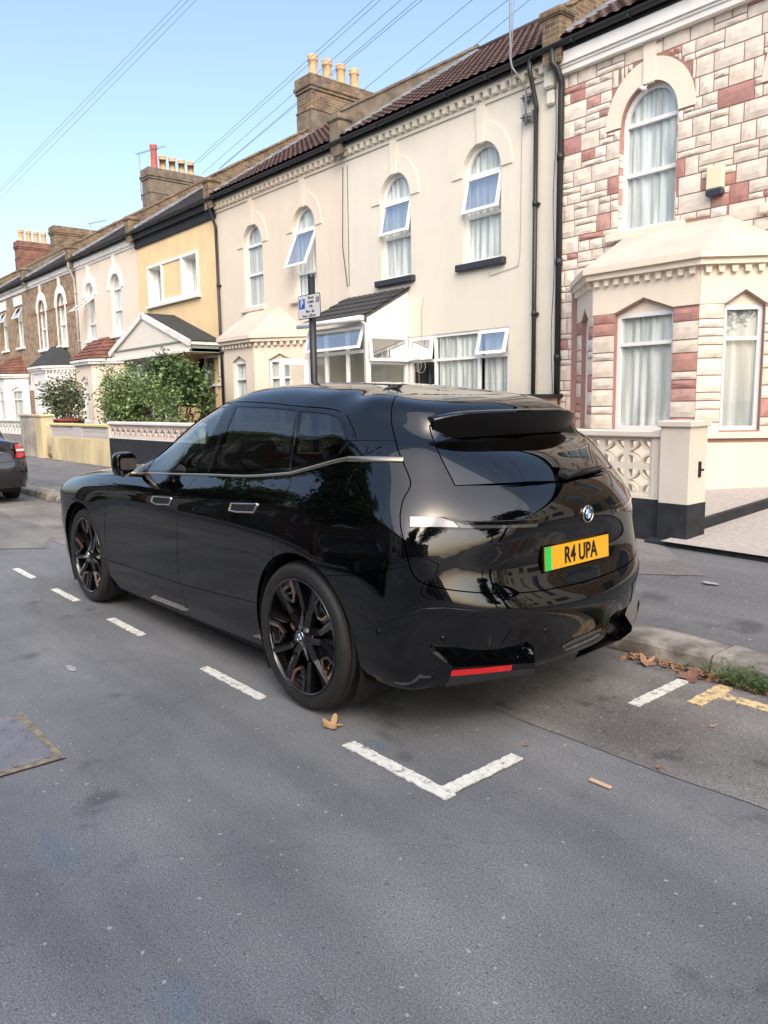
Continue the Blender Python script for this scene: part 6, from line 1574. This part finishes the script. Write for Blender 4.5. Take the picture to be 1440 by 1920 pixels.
def screen_wall(x0, x1, y, zb, zt, base_z, mat_top, mat_base, label, rows=1, rot=False, cop=None, bm=None, post=()):
    o = empty('garden_wall', ((x0+x1)/2, y+.05, .12), 0, label, 'garden wall', 'front garden walls'); s = (zt-zb)/rows
    m = MB(); m.box(x0, x1, y, y+.12, .05, base_z); m.build('base', mat_base, o)
    if zb-base_z > .01: m = MB(); m.box(x0, x1, y, y+.12, base_z, zb-.002); m.build('band', mat_top, o)
    m = MB(); n = int((x1-x0-.04)/s); g = (x1-x0-n*s)/2
    ext = [p for p in post]
    for r in range(rows):
        for i in range(n): 
            xa = x0+g+i*s
            if any(a-.001 < xa+s/2 < b for a, b in ext): m.box(xa, xa+s, y, y+.12, zb+r*s, zb+(r+1)*s); continue
            star_block(m, xa, zb+r*s, s, y+.02, y+.10, rot=rot)
    m.build('pierced_blocks', bm or mat_top, o)
    m = MB(); m.box(x0, x0+g, y, y+.12, zb, zt); m.box(x1-g, x1, y, y+.12, zb, zt); m.build('end_posts', mat_top, o)
    m = MB(); m.bevbox(x0-.02, x1+.02, y-.03, y+.15, zt+.002, zt+.07, .012); m.build('coping', cop or mat_top, o); return o
WALLC = stucco('cream_wall_paint', (.72, .665, .575), .12)
screen_wall(-7.7, -3.93, 6.98, .585, 1.175, .56, WALLC, DKP, 'cream pierced-block garden wall on a black base behind the car', rows=2)
gp = empty('gate_pier', (-3.76, 7.11, .12), 0, 'square cream gate pier with a black foot at the end of the pierced wall', 'gate pier')
m = MB(); m.bevbox(-3.93, -3.62, 6.93, 7.27, .53, 1.30, .006); m.build('shaft', WALLC, gp)
m = MB(); m.bevbox(-3.955, -3.595, 6.905, 7.295, 1.285, 1.345, .008); m.build('cap', WALLC, gp)
m = MB(); m.bevbox(-3.935, -3.615, 6.925, 7.275, .05, .545, .006); m.build('foot', DKP, gp)
m = MB(); m.box(-3.618, -3.606, 7.10, 7.14, .80, .95); m.tube([(-3.61, 7.12, .87), (-3.58, 7.14, .87)], .012, 6); m.build('gate_latch', M_RUB, gp)
screen_wall(-12.9, -7.9, 6.98, .75, 1.05, .62, WALLC, DKP, 'garden wall of the cream house hidden behind the parked car', rows=1)
dv = empty('boundary_wall', (-7.9, 9.0, .2), 0, 'low pink brick side wall with black coping between the cream and stone houses', 'garden wall')
m = MB(); m.box(-7.86+.0, -7.74, 8.4, FY, .2, 1.60); m.build('brickwork', brick_mat('pink_brick', (.55, .38, .30), (.48, .33, .26), (.4, .35, .3)), dv)
m = MB(); m.box(-7.90, -7.70, 8.35, FY, 1.60, 1.66); m.build('coping', DKP, dv)
m = MB(); m.box(-9.9, -7.87, FY-.25, FY-.13, .2, 1.58); m.build('brickwork', MATS['pink_brick'], dv); m = MB(); m.box(-10.3, -7.87, FY-.28, FY-.10, 1.60, 1.66); m.build('coping', DKP, dv)
screen_wall(-18.22, -13.6, 6.98, .86, 1.16, .84, M_WPAINT, DKP, 'white pierced-block wall on a black base beside the yellow wall', rows=1, bm=stucco('pinkish_white_paint', (.66, .58, .54), .1))
YW = nmat('pale_yellow_wall_paint', (.72, .62, .36), rough=.9, var=.3, vscale=1.6, col2=(.46, .38, .24), bump=.4, bscale=25, stretch=(1, 1, .5), detail=9)
screen_wall(-22.55, -18.24, 6.98, .79, 1.09, .76, nmat('yellow_trim_paint', (.74, .63, .30), rough=.8, var=.1), YW, 'yellow painted garden wall with two panels of grey pierced blocks', rows=1, rot=True, bm=nmat('grey_white_block', (.52, .50, .50), rough=.9), post=((-20.6, -20.2),))
for x0_, x1_, zt, mt, lb in ((-23.75, -23.15, 1.40, YW, 'pale yellow square gate pier beside the metal gate'), (-25.2, -24.3, 1.40, nmat('grey_render_pier', (.42, .39, .36), rough=.95, var=.4, vscale=3), 'weathered grey gate pier left of the yellow pier')):
    o = empty('gate_pier', ((x0_+x1_)/2, 7.1, .12), 0, lb, 'gate pier'); m = MB(); m.bevbox(x0_, x1_, 6.93, 7.27, .05, zt-.06, .01); m.build('shaft', mt, o); m = MB(); m.bevbox(x0_-.04, x1_+.04, 6.89, 7.31, zt-.07, zt, .012); m.build('cap', mt, o)
gt = empty('metal_gate', (-22.85, 7.1, .2), 0, 'narrow cream metal gate between the yellow pier and yellow wall', 'gate'); m = MB()
for i in range(6): m.tube([(-23.12+i*.10, 7.05, .2), (-23.12+i*.10, 7.05, 1.15+.03*math.sin(i))], .012, 6)
m.tube([(-23.14, 7.05, .3), (-22.58, 7.05, .3)], .012, 6); m.tube([(-23.14, 7.05, 1.05), (-22.58, 7.05, 1.05)], .012, 6); m.build('bars', nmat('cream_metal', (.6, .55, .42), rough=.6), gt)
screen_wall(-30.5, -25.25, 6.98, .80, 1.17, .78, M_WPAINT, nmat('grey_render_base', (.30, .28, .27), rough=.95, var=.3, vscale=3), 'white pierced-block wall on a grey base at the far left', rows=1)
def bin_(x, y, lb, lid, zt=1.22):
    o = empty('wheelie_bin', (x, y, .2), 0, lb, 'wheelie bin'); m = MB(); m.hexa([(x-.24, y-.3, .25), (x+.24, y-.3, .25), (x+.24, y+.3, .25), (x-.24, y+.3, .25), (x-.29, y-.36, zt), (x+.29, y-.36, zt), (x+.29, y+.36, zt), (x-.29, y+.36, zt)]); m.build('body', nmat('bin_green', (.02, .06, .04), rough=.5), o)
    m = MB(); m.bevbox(x-.31, x+.31, y-.4, y+.38, zt+.002, zt+.10, .03); m.build('lid', lid, o); m = MB(); m.tube([(x-.26, y+.3, .3), (x-.2, y+.3, .3)], .1, 12); m.build('wheel', M_RUB, o)
bin_(-27.3, 8.0, 'dark green wheelie bin behind the white wall at left', nmat('bin_lid_green', (.03, .10, .07), rough=.5), 1.25)
bin_(-24.0, 8.0, 'wheelie bin with a red lid behind the yellow gate pier', nmat('bin_lid_red', (.22, .05, .035), rough=.5), 1.15)
# ================================================================ SIGN POST
sx, sy = -6.86, 4.90
c0 = at_y(587, 640, 4.90); sx = c0.x; zt = at_y(582.5, 514, 4.90).z
so = empty('parking_sign_post', (sx, sy, .12), 0, 'black post with a white parking permit sign behind the car', 'sign post')
m = MB(); m.tube([(sx, sy, .1), (sx, sy, zt-.02)], .038, 20); m.lathe([(.041, 0), (.041, .03), (.03, .04), (0, .042)], (sx, sy, zt-.04), 'Z', 20); m.build('post', nmat('black_post_paint', (.015, .016, .019), rough=.45, var=.3, vscale=8), so)
pl_, pr = at_y(559, 578, 4.845), at_y(600.5, 570, 4.845); zb_ = at_y(582, 597, 4.845).z; ztp = at_y(578, 552, 4.845).z
cx, cz, sw, sh = (pl_.x+pr.x)/2, (zb_+ztp)/2, (pr.x-pl_.x), ztp-zb_
def rrect(w_, h, r, n=5):
    P = []
    for sx_, sz_, a0 in ((1, -1, -90), (1, 1, 0), (-1, 1, 90), (-1, -1, 180)):
        for k in range(n+1): a = math.radians(a0+90*k/n); P.append((sx_*(w_/2-r)+r*math.cos(a), sz_*(h/2-r)+r*math.sin(a)))
    return P
def plate_poly(P, y, th, ox=0, oz=0):
    m = MB(); n = len(P); m.add([(cx+x+ox, yy, cz+z+oz) for yy in (y, y+th) for x, z in P], [tuple(range(n)), tuple(range(n, 2*n))]+[(i, (i+1) % n, n+(i+1) % n, n+i) for i in range(n)]); return m
sg_ = plate_poly(rrect(sw, sh, .02), 4.845, .004).build('sign_plate', M_GLOSS, so)
plate_poly(rrect(sw-.014, sh-.014, .016), 4.8435, .001).build('sign_face', nmat('sign_white', (.62, .64, .66), rough=.5), sg_)
AX, AY = Vector((1, 0, 0)), Vector((0, 0, 1)); O_ = Vector((cx, 4.8425, cz))
plate_poly(rrect(sw*.27, sh*.40, .004), 4.842, .001, -sw*.31, sh*.14).build('blue_panel', nmat('sign_blue', (.01, .08, .48), rough=.5), sg_)
plate_poly(rrect(sw*.13, sh*.20, .006), 4.842, .001, sw*.385, sh*.235).build('zone_panel', nmat('plate_black', (.006, .006, .006)), sg_)
mw = MB(); put_text(mw, 'P', sh*.40, O_+AX*(-sw*.31)+AY*(sh*.14), AX, AY, bold=.004, sx=1.0, off=.0015); put_text(mw, 'U', sh*.19, O_+AX*(sw*.385)+AY*(sh*.235), AX, AY, bold=.002, off=.0015); mw.build('white_lettering', nmat('sign_white', (.8, .8, .8)), sg_)
mk = MB()
for tx, x, z, s_ in (('Permit', .095, .35, .165), ('holders', .085, .185, .165), ('only', .085, .02, .165), ('Mon - Sat', .05, -.20, .17), ('8 am - 6.30 pm', 0, -.38, .165)): put_text(mk, tx, sh*s_, O_+AX*(sw*x)+AY*(sh*z), AX, AY, bold=.0012, sx=.92, off=.0005)
mk.build('black_lettering', nmat('plate_black', (.006, .006, .006)), sg_)
m = MB(); m.tube([(sx, sy, cz+.06), (sx, sy, cz+.09)], .041, 14); m.tube([(sx, sy, cz-.09), (sx, sy, cz-.06)], .041, 14); m.box(sx-.02, sx+.02, 4.849, 4.87, cz-.1, cz+.1); m.build('clamp', nmat('galvanised', (.4, .4, .4)), so)
# ================================================================ PLANTS
def leaf_cloud(m, blobs, n, size, rnd, mis=(0, 1), droop=0.0, long_=1.6, shell=.55, loose=.42):
    tot = sum(b[3]*b[4]*b[5] for b in blobs)
    for b in blobs:
        k = int(n*b[3]*b[4]*b[5]/tot)
        for _ in range(k):
            while True:
                v = Vector((rnd.gauss(0, 1), rnd.gauss(0, 1), rnd.gauss(0, 1)))
                if v.length > .01: break
            v.normalize(); r = shell+(1-shell)*rnd.random()**.8; nz = noise.noise(Vector((v.x*2.2+b[0], v.y*2.2+b[1], v.z*2.2)))
            v = v*r*(1+loose*nz)*(1.35 if rnd.random() < .05 else 1)
            c = Vector((b[0]+v.x*b[3], b[1]+v.y*b[4], b[2]+v.z*b[5])); s_ = size*rnd.uniform(.6, 1.4)
            if noise.noise(c*1.7) < -.28: continue
            d = Vector((rnd.gauss(0, 1), rnd.gauss(0, 1), rnd.gauss(0, .6)-droop)).normalized(); nrm = (Vector((rnd.gauss(0, .8), rnd.gauss(0, .8), 1))).normalized(); l = d.cross(nrm).normalized()*s_*.5/long_*1.3
            m.add([c-d*s_*.5, c+l-d*s_*.05, c+d*s_*.55, c-l-d*s_*.05], [(0, 1, 2, 3)], mis[0] if rnd.random() < .62 else mis[1])
G1 = nmat('shrub_leaf_mid', (.14, .215, .07), rough=.6, var=.35, vscale=2.5); G2 = nmat('shrub_leaf_light', (.24, .33, .125), rough=.6, var=.3, vscale=2.5); G3 = nmat('shrub_leaf_dark', (.055, .10, .035), rough=.5, var=.3, vscale=2.5); G4 = nmat('rose_leaf', (.14, .17, .085), rough=.6, var=.3, vscale=3)
BARK = nmat('brown_stems', (.10, .07, .045), rough=.9)
def shrub(name, loc, blobs, n, size, mats, label, seed, stems=10, flowers=None, droop=0.0, cat='shrub', shell=.5, top=.9):
    r = random.Random(seed); o = empty(name, loc, 0, label, cat); m = MB(); leaf_cloud(m, blobs, n, size, r, droop=droop, shell=shell, loose=.75); 
    m.build('foliage', mats, o, recalc=False); m = MB()
    for _ in range(stems):
        b = r.choice(blobs); p0 = Vector((loc[0]+r.gauss(0, .15), loc[1]+r.gauss(0, .1), loc[2])); p2 = Vector((b[0]+r.gauss(0, .5)*b[3], b[1]+r.gauss(0, .5)*b[4], b[2]+r.uniform(0, top)*b[5])); p1 = p0.lerp(p2, .5)+Vector((r.gauss(0, .08), r.gauss(0, .08), .1)); m.tube([p0, p1, p2], [.016, .010, .004], 5)
    m.build('stems', BARK, o)
    if flowers:
        for p, c in flowers:
            m = MB(); rr_ = random.Random(int(p[0]*100))
            for _ in range(26): a, b = rr_.uniform(0, 6.28), rr_.uniform(-.4, 1.4); d = Vector((math.cos(a)*math.cos(b), math.sin(a)*math.cos(b), math.sin(b))); q = Vector(p)+d*.03; u_ = d.cross(Vector((0, 0, 1))).normalized(); m.add([q-u_*.025, q+d*.03, q+u_*.025, q-d*.02], [(0, 1, 2, 3)])
            m.build('flower', nmat('pink_petals', c, rough=.6), o)
def pxy(x, y, Y): p = at_y(x, y, Y); return (p.x, p.y, p.z)
rb = pxy(118, 745, 8.2)
shrub('rose_bush', (rb[0], 8.2, .2), [(rb[0]-.1, 8.2, 1.7, 1.0, .45, .8), (rb[0]+.45, 8.25, 2.1, .65, .4, .6), (rb[0]-.9, 8.1, 1.9, .55, .35, .5), (rb[0]+1.2, 8.2, 1.7, .45, .3, .7)], 3400, .09, [G4, G3], 'loose rose bush with two pink blooms behind the yellow wall', 2, 26, [(pxy(91, 707, 7.9), (.75, .08, .16)), (pxy(100, 711, 7.9), (.8, .25, .32))], shell=.25)
a = pxy(215, 740, 8.0); b = pxy(262, 715, 8.2); c = pxy(310, 700, 8.3)
shrub('feathery_shrub', (b[0]-.2, 8.0, .2), [(a[0]+.3, 8.0, 1.5, 1.0, .5, .7), (b[0]-.2, 7.9, 1.7, 1.25, .6, .8), (b[0]+1.0, 7.9, 1.6, 1.3, .6, .75), (c[0]+.6, 7.9, 1.4, 1.0, .5, .8), (a[0]-.2, 7.9, 2.2, .28, .25, .6), (a[0]+.9, 7.9, 2.35, .3, .25, .5)], 16000, .065, [G1, G2], 'large bright green feathery shrub spilling over the white garden wall', 3, 22, shell=.35)
shrub('dark_shrub', (c[0]-.3, 8.7, .2), [(c[0]-.5, 8.7, 2.3, .95, .5, .55), (c[0]+.4, 8.7, 2.1, .9, .5, .55), (c[0]-1.2, 8.7, 2.4, .45, .4, .5), (c[0]+.7, 8.8, 1.7, .6, .4, .6)], 7000, .09, [G3, G1], 'dense dark green shrub in front of the yellow house', 4, 18, shell=.4)
# street trees of the other pavement (seen as reflections in the paint and glass)
def tree(x, y, h, R, label, seed):
    r = random.Random(seed); o = empty('street_tree', (x, y, .1), 0, label, 'tree', 'street trees'); m = MB()
    m.tube([(x, y, .05), (x+.05, y, h*.2), (x-.05, y+.1, h*.42), (x, y, h*.7)], [.24, .19, .15, .07], 10)
    for k in range(9): a = r.uniform(0, 6.28); z0 = h*r.uniform(.3, .55); m.tube([(x, y, z0), (x+math.cos(a)*R*.45, y+math.sin(a)*R*.45, z0+h*.16), (x+math.cos(a)*R*.85, y+math.sin(a)*R*.85, z0+h*.28)], [.10, .06, .02], 6)
    m.build('trunk', BARK, o); m = MB(); bl = []
    for k in range(13): a = r.uniform(0, 6.28); q = R*r.uniform(.1, .72); bl.append((x+math.cos(a)*q, y+math.sin(a)*q, h*r.uniform(.45, .88), R*r.uniform(.3, .5), R*r.uniform(.3, .5), R*r.uniform(.25, .4)))
    leaf_cloud(m, bl, 15000, .20, r, shell=.3); m.build('crown', [G3, G1], o, recalc=False)
tree(-11.5, -5.4, 8.6, 3.4, 'broad plane tree on the other pavement, the one facing the yellow house', 31); tree(-22.0, -5.6, 9.0, 3.4, 'plane tree on the other pavement, far up the street', 32); tree(4.5, -6.0, 9.0, 3.2, 'plane tree on the other pavement behind the camera', 33); tree(7.5, 4.9, 8.2, 3.0, 'plane tree on the near pavement, outside the frame to the right', 34); tree(11.5, -6.0, 13.5, 5.0, 'tallest plane tree behind the camera to the right, added to block the sun in reflections', 36); tree(20.0, 5.0, 8.5, 3.2, 'second plane tree on the near pavement, outside the frame to the right', 35)  # tallest tree added where it blocks the sun's reflection in the car
# ================================================================ OTHER SIDE OF THE STREET
for k in range(13):
    x0_ = -48+k*6.0; mt = (M_OLDBR, M_STOCK, PEACH2, M_OLDBR, M_REDBR)[k % 5]; cn = ('shade-dark brick', 'brown brick', 'dusty peach', 'dark brick', 'red brick')[k % 5]  # mostly dark brick, standing in for fronts in shade as the car reflects them
    o = empty('opposite_house', (x0_+3, -11, 0), 0, '%s house across the street, %s from its far end' % (cn, ('first', 'second', 'third', 'fourth', 'fifth', 'sixth', 'seventh', 'eighth', 'ninth', 'tenth', 'eleventh', 'twelfth', 'thirteenth')[k]), 'house', 'houses across the street')
    holes = [rect(x0_+1.0, x0_+2.0, 3.9, 5.6), rect(x0_+3.8, x0_+4.8, 3.9, 5.6), rect(x0_+.9, x0_+2.9, 1.0, 2.7), rect(x0_+4.1, x0_+5.0, .2, 2.4)]
    m = MB(); frame_face(m, rect(x0_, x0_+6, 0, 6.6), holes, lambda x, z, d: (x, -10.9-d, z), 0, 0, .12, edges=False); m.box(x0_, x0_+6, -18, -11.6, 0, 6.5); m.build('wall', mt, o)
    m = MB(); m.hexa([(x0_, -18.4, 6.6), (x0_+6, -18.4, 6.6), (x0_+6, -10.6, 6.6), (x0_, -10.6, 6.6), (x0_, -14.6, 9.0), (x0_+6, -14.6, 9.0), (x0_+6, -14.5, 9.0), (x0_, -14.5, 9.0)]); m.build('roof', M_SLATE, o)
    for h in holes[:3]:
        m = MB(); frame_face(m, h, [inset(h, .07)], lambda x, z, d: (x, -10.99-d, z), 0, 0, .05); f = m.build('window', M_WHITE, o); m = MB(); m.add([(x, -11.02, z) for x, z in h], [(0, 1, 2, 3)]); m.build('pane', nmat('far_pane', (.10, .12, .14), rough=.08), f)
    m = MB(); m.box(x0_+4.1, x0_+5.0, -11.05, -11.0, .2, 2.4); m.build('door', nmat('door_green', (.03, .08, .06), rough=.4), o)
    m = MB(); m.box(x0_, x0_+.3, -15.5, -13.6, 8.4, 10.2); m.build('chimney', M_OLDBR, o)
# ================================================================ DARK SALOON
def saloon_net():
    N = []; S = [-3.25, -2.72, -2.2, -1.6, -1.0, -.5, 0, .4, .72]
    def row(f, ws, zs, r): N.append(f+list(zip(S, ws, zs))+r)
    z5 = lambda z: [z]*9
    row([(-3.50,0,.24),(-3.45,.5,.24),(-3.36,.76,.24)], [.84,.86,.86,.86,.86,.86,.86,.85,.83], z5(.24), [(.94,.74,.27),(1.0,.45,.27),(1.01,0,.27)])
    row([(-3.56,0,.42),(-3.50,.5,.42),(-3.40,.78,.42)], [.87,.895,.885,.88,.88,.885,.895,.885,.87], z5(.42), [(1.0,.78,.45),(1.08,.46,.45),(1.10,0,.45)])
    row([(-3.55,0,.60),(-3.49,.5,.60),(-3.38,.78,.60)], [.875,.90,.89,.885,.885,.89,.90,.89,.87], z5(.62), [(.99,.775,.66),(1.07,.46,.66),(1.09,0,.66)])
    row([(-3.45,0,.76),(-3.40,.48,.76),(-3.28,.74,.76)], [.86,.885,.885,.885,.885,.89,.895,.885,.86], [.78,.80,.82,.83,.84,.85,.86,.865,.87], [(.90,.74,.88),(.98,.45,.89),(1.0,0,.90)])
    row([(-3.0,0,.88),(-2.98,.45,.87),(-2.9,.66,.86)], [.78,.81,.835,.85,.855,.86,.85,.83,.79], [.87,.89,.92,.94,.95,.96,.965,.97,.98], [(.86,.66,1.0),(.95,.42,1.03),(.98,0,1.04)])
    N.append([(-2.15,0,1.0),(-2.12,.35,.99),(-2.05,.6,.97),(-1.95,.74,.96),(-1.8,.80,.965),(-1.55,.825,.97),(-1.2,.83,.98),(-.8,.83,.99),(-.4,.82,1.0),(-.05,.80,1.01),(.2,.76,1.02),(.36,.68,1.03),(.45,.55,1.045),(.5,.35,1.06),(.52,0,1.065)])
    N.append([(-1.35,0,1.40),(-1.34,.25,1.395),(-1.30,.42,1.385),(-1.24,.52,1.375),(-1.15,.575,1.37),(-1.02,.60,1.37),(-.82,.61,1.375),(-.6,.61,1.38),(-.38,.60,1.375),(-.2,.58,1.365),(-.08,.55,1.355),(.0,.50,1.345),(.06,.42,1.34),(.1,.25,1.34),(.11,0,1.34)])
    N.append([(x, 0, 1.425) for x in np.linspace(-1.05, -.25, 15)]); return N
SN = saloon_net(); SA = np.array(SN); sk2 = np.concatenate([[0], np.cumsum(np.linalg.norm(np.diff(SA[2:5].mean(0), axis=0), axis=1))]); tk2 = np.concatenate([[0], np.cumsum(np.linalg.norm(np.diff(SA[:, 5:10].mean(1), axis=0), axis=1))])
L2 = Loft(SN, sk2, tk2).prep(160, 60); K2 = Skin(L2); MPAINT = nmat('dark_saloon_paint', (.010, .010, .013), rough=.15, coat=1.0)
def suz(L, pts): return [p for p in (L.cast((u, -4, z), (0, 1, 0)) for u, z in pts) if p is not None]
def yz(L, pts): return [p for p in (L.cast((4, -w_, z), (-1, 0, 0)) for w_, z in pts) if p is not None]
for u0 in (0, -2.72):
    q = suz(L2, [(u0-.35*math.cos(math.pi*(-.15+1.3*k/30)), .31+.35*math.sin(math.pi*(-.15+1.3*k/30))) for k in range(31)]); K2.holes.append([(q[0][0], -.05)]+q+[(q[-1][0], -.05)])
K2.regions.append(('side_window', suz(L2, [(-1.7,1.02),(-1.1,1.32),(-.7,1.35),(-.3,1.33),(.1,1.06),(-.3,1.04),(-1,1.02)])))
t6, t7 = tk2[5], tk2[6]
K2.regions.append(('rear_window', [(sk2[12], t6+.05), (L2.s1+.02, t6+.05), (L2.s1+.02, t7-.04), (sk2[12]+.0, t7-.06)])); K2.regions.append(('windscreen', [(L2.s0-.02, t6+.05), (sk2[2], t6+.05), (sk2[2], t7-.05), (L2.s0-.02, t7-.05)]))
K2.regions.append(('rear_lamp', yz(L2, [(.855, .74), (.60, .75), (.66, .97), (.72, .985), (.86, .97)])+suz(L2, [(.60, .955), (.66, .76)])))
K2.gap(yz(L2, [(.64, 1.0), (.60, .74), (.5, .70), (.2, .70), (.02, .70)])+[(L2.s1+.01, yz(L2, [(.02, .70)])[0][1])], .008)
K2.solve(.09, .07)
def saloon(loc, rz, label):
    o = empty('dark_saloon', loc, rz, label, 'car', 'parked dark saloon cars'); gl = []
    for c_ in set(K2.comp.values()): K2.emit('body', K2.faces(c_), MPAINT, o, both=True)
    K2.emit('shut_lines', K2.faces('gap'), M_SEAL, o, both=True, skirt=0, off=-.006)
    for nm in ('side_window', 'rear_window', 'windscreen'): K2.emit(nm, K2.faces(nm), nmat('tinted_saloon_glass', (.02, .024, .028), rough=.05, spec=.8), o, both=True, skirt=0)
    for r in (False, True): K2.emit('rear_lamp', K2.faces('rear_lamp'), nmat('red_lamp', (.42, .012, .02), rough=.15, coat=1), o, right=r, off=.003)
    c = Vector((0, 0, 0)); B = lambda f, nm, mt: (lambda m: (f(m), m.build(nm, mt, o, raw=True)))(MB())
    W_ = Vector(loc)
    for s_ in (-1, 1): B(lambda m: m.hexa([W_+Vector((1.0+.02*(1-abs(s_*w_-.7)), s_*w_, z)) if False else W_+Vector((x, s_*w_, z)) for x, w_, z in ((.90,.80,.865),(.985,.66,.865),(.93,.66,.865),(.86,.80,.865),(.90,.80,.90),(.985,.66,.90),(.93,.66,.90),(.86,.80,.90))]), 'lamp_band', M_WHITE)
    B(lambda m: m.box(W_.x+1.03, W_.x+1.085, W_.y-.27, W_.y+.27, .72, .84), 'plate_recess', M_RUB); B(lambda m: m.box(W_.x+1.0, W_.x+1.09, W_.y-.42, W_.y+.42, .855, .872), 'chrome_bar', M_CHROME)
    for u in (0, -2.72):
        for s_ in (-1, 1):
            m = MB(); m.lathe([(.2, -.0), (.29, -.008), (.315, .02), (.315, .19), (.2, .2)], W_+Vector((u, s_*.875, .315)) if s_ < 0 else W_+Vector((u, .875-.2, .315)), 'Y', 32); m.lathe([(0, .03), (.2, .03)] if s_ < 0 else [(0, .17), (.2, .17)], W_+Vector((u, -.875 if s_ < 0 else .675, .315)), 'Y', 24, mi=1); m.build('wheel', [M_TYRE, nmat('grey_alloy', (.25, .25, .26), rough=.3, metal=.8)], o, raw=True)
    B(lambda m: (m.box(W_.x-3.2, W_.x-3.1, W_.y-.6, W_.y+.6, .2, .4), m.box(W_.x-2.3, W_.x-.4, W_.y-.8, W_.y+.8, .18, .45), m.box(W_.x+.4, W_.x+.85, W_.y-.65, W_.y+.65, .2, .5)), 'underbody', M_RUB)
    return o
SAL = saloon((-14.55, 2.98, 0), 0, 'black saloon with red rear lamps parked ahead of the SUV at the left edge')
s2 = copy_tree(SAL); s2.location = (-7.2, -3.6, 0); s2.rotation_euler = (0, 0, math.pi); s2['label'] = 'dark saloon parked across the street behind the camera'
# ================================================================ OVERHEAD WIRES
def wire(S, T, Yf, i, label, sag=.0):
    a, b = ray(*S), ray(*T); n_ = a.cross(b); far = at_y(S[0], S[1], Yf); Yn, Zn = -11.0, 7.4
    x = CAM.x-(n_.y*(Yn-CAM.y)+n_.z*(Zn-CAM.z))/n_.x; near = Vector((x, Yn, Zn)); m = MB(); P = [far.lerp(near, k/30) for k in range(31)]
    m.tube(P, .0058, 5); tag(m.build('overhead_wire', nmat('wire_grey', (.22, .25, .40), rough=.6), loc=far), label, 'wire', 'overhead wires crossing the street')
W3 = [((-20, 374), (340, 0), 12, 'highest of the three close wires crossing the top left corner'), ((-20, 380), (353, 0), 12, 'middle one of the three close wires crossing the top left corner'), ((-20, 393), (368, 0), 12, 'lowest of the three close wires crossing the top left corner'),
      ((356, 313), (700, 0), 13.5, 'uppermost wire rising right from behind the chimney with the red pot'), ((372, 305), (713, 0), 13.5, 'second wire rising right from behind the chimney with the red pot'), ((380, 325), (751, 0), 13.2, 'third wire, passing left of the tall chimney'),
      ((410, 317), (781, 0), 13, 'upper of the two wires that cross over the tall chimney top'), ((412, 316), (791, 0), 13, 'lower of the two wires that cross over the tall chimney top'), ((640, 203), (885, 0), 13, 'wire leaving the right side of the tall chimney'), ((760, 150), (952, 0), 12.5, 'wire rising from the parapet right of the tall chimney'), ((888, 87), (992, 0), 13.6, 'short wire at the ridge left of the aerial pole')]
for i, (S, T, Y, lb) in enumerate(W3): wire(S, T, Y, i, lb)
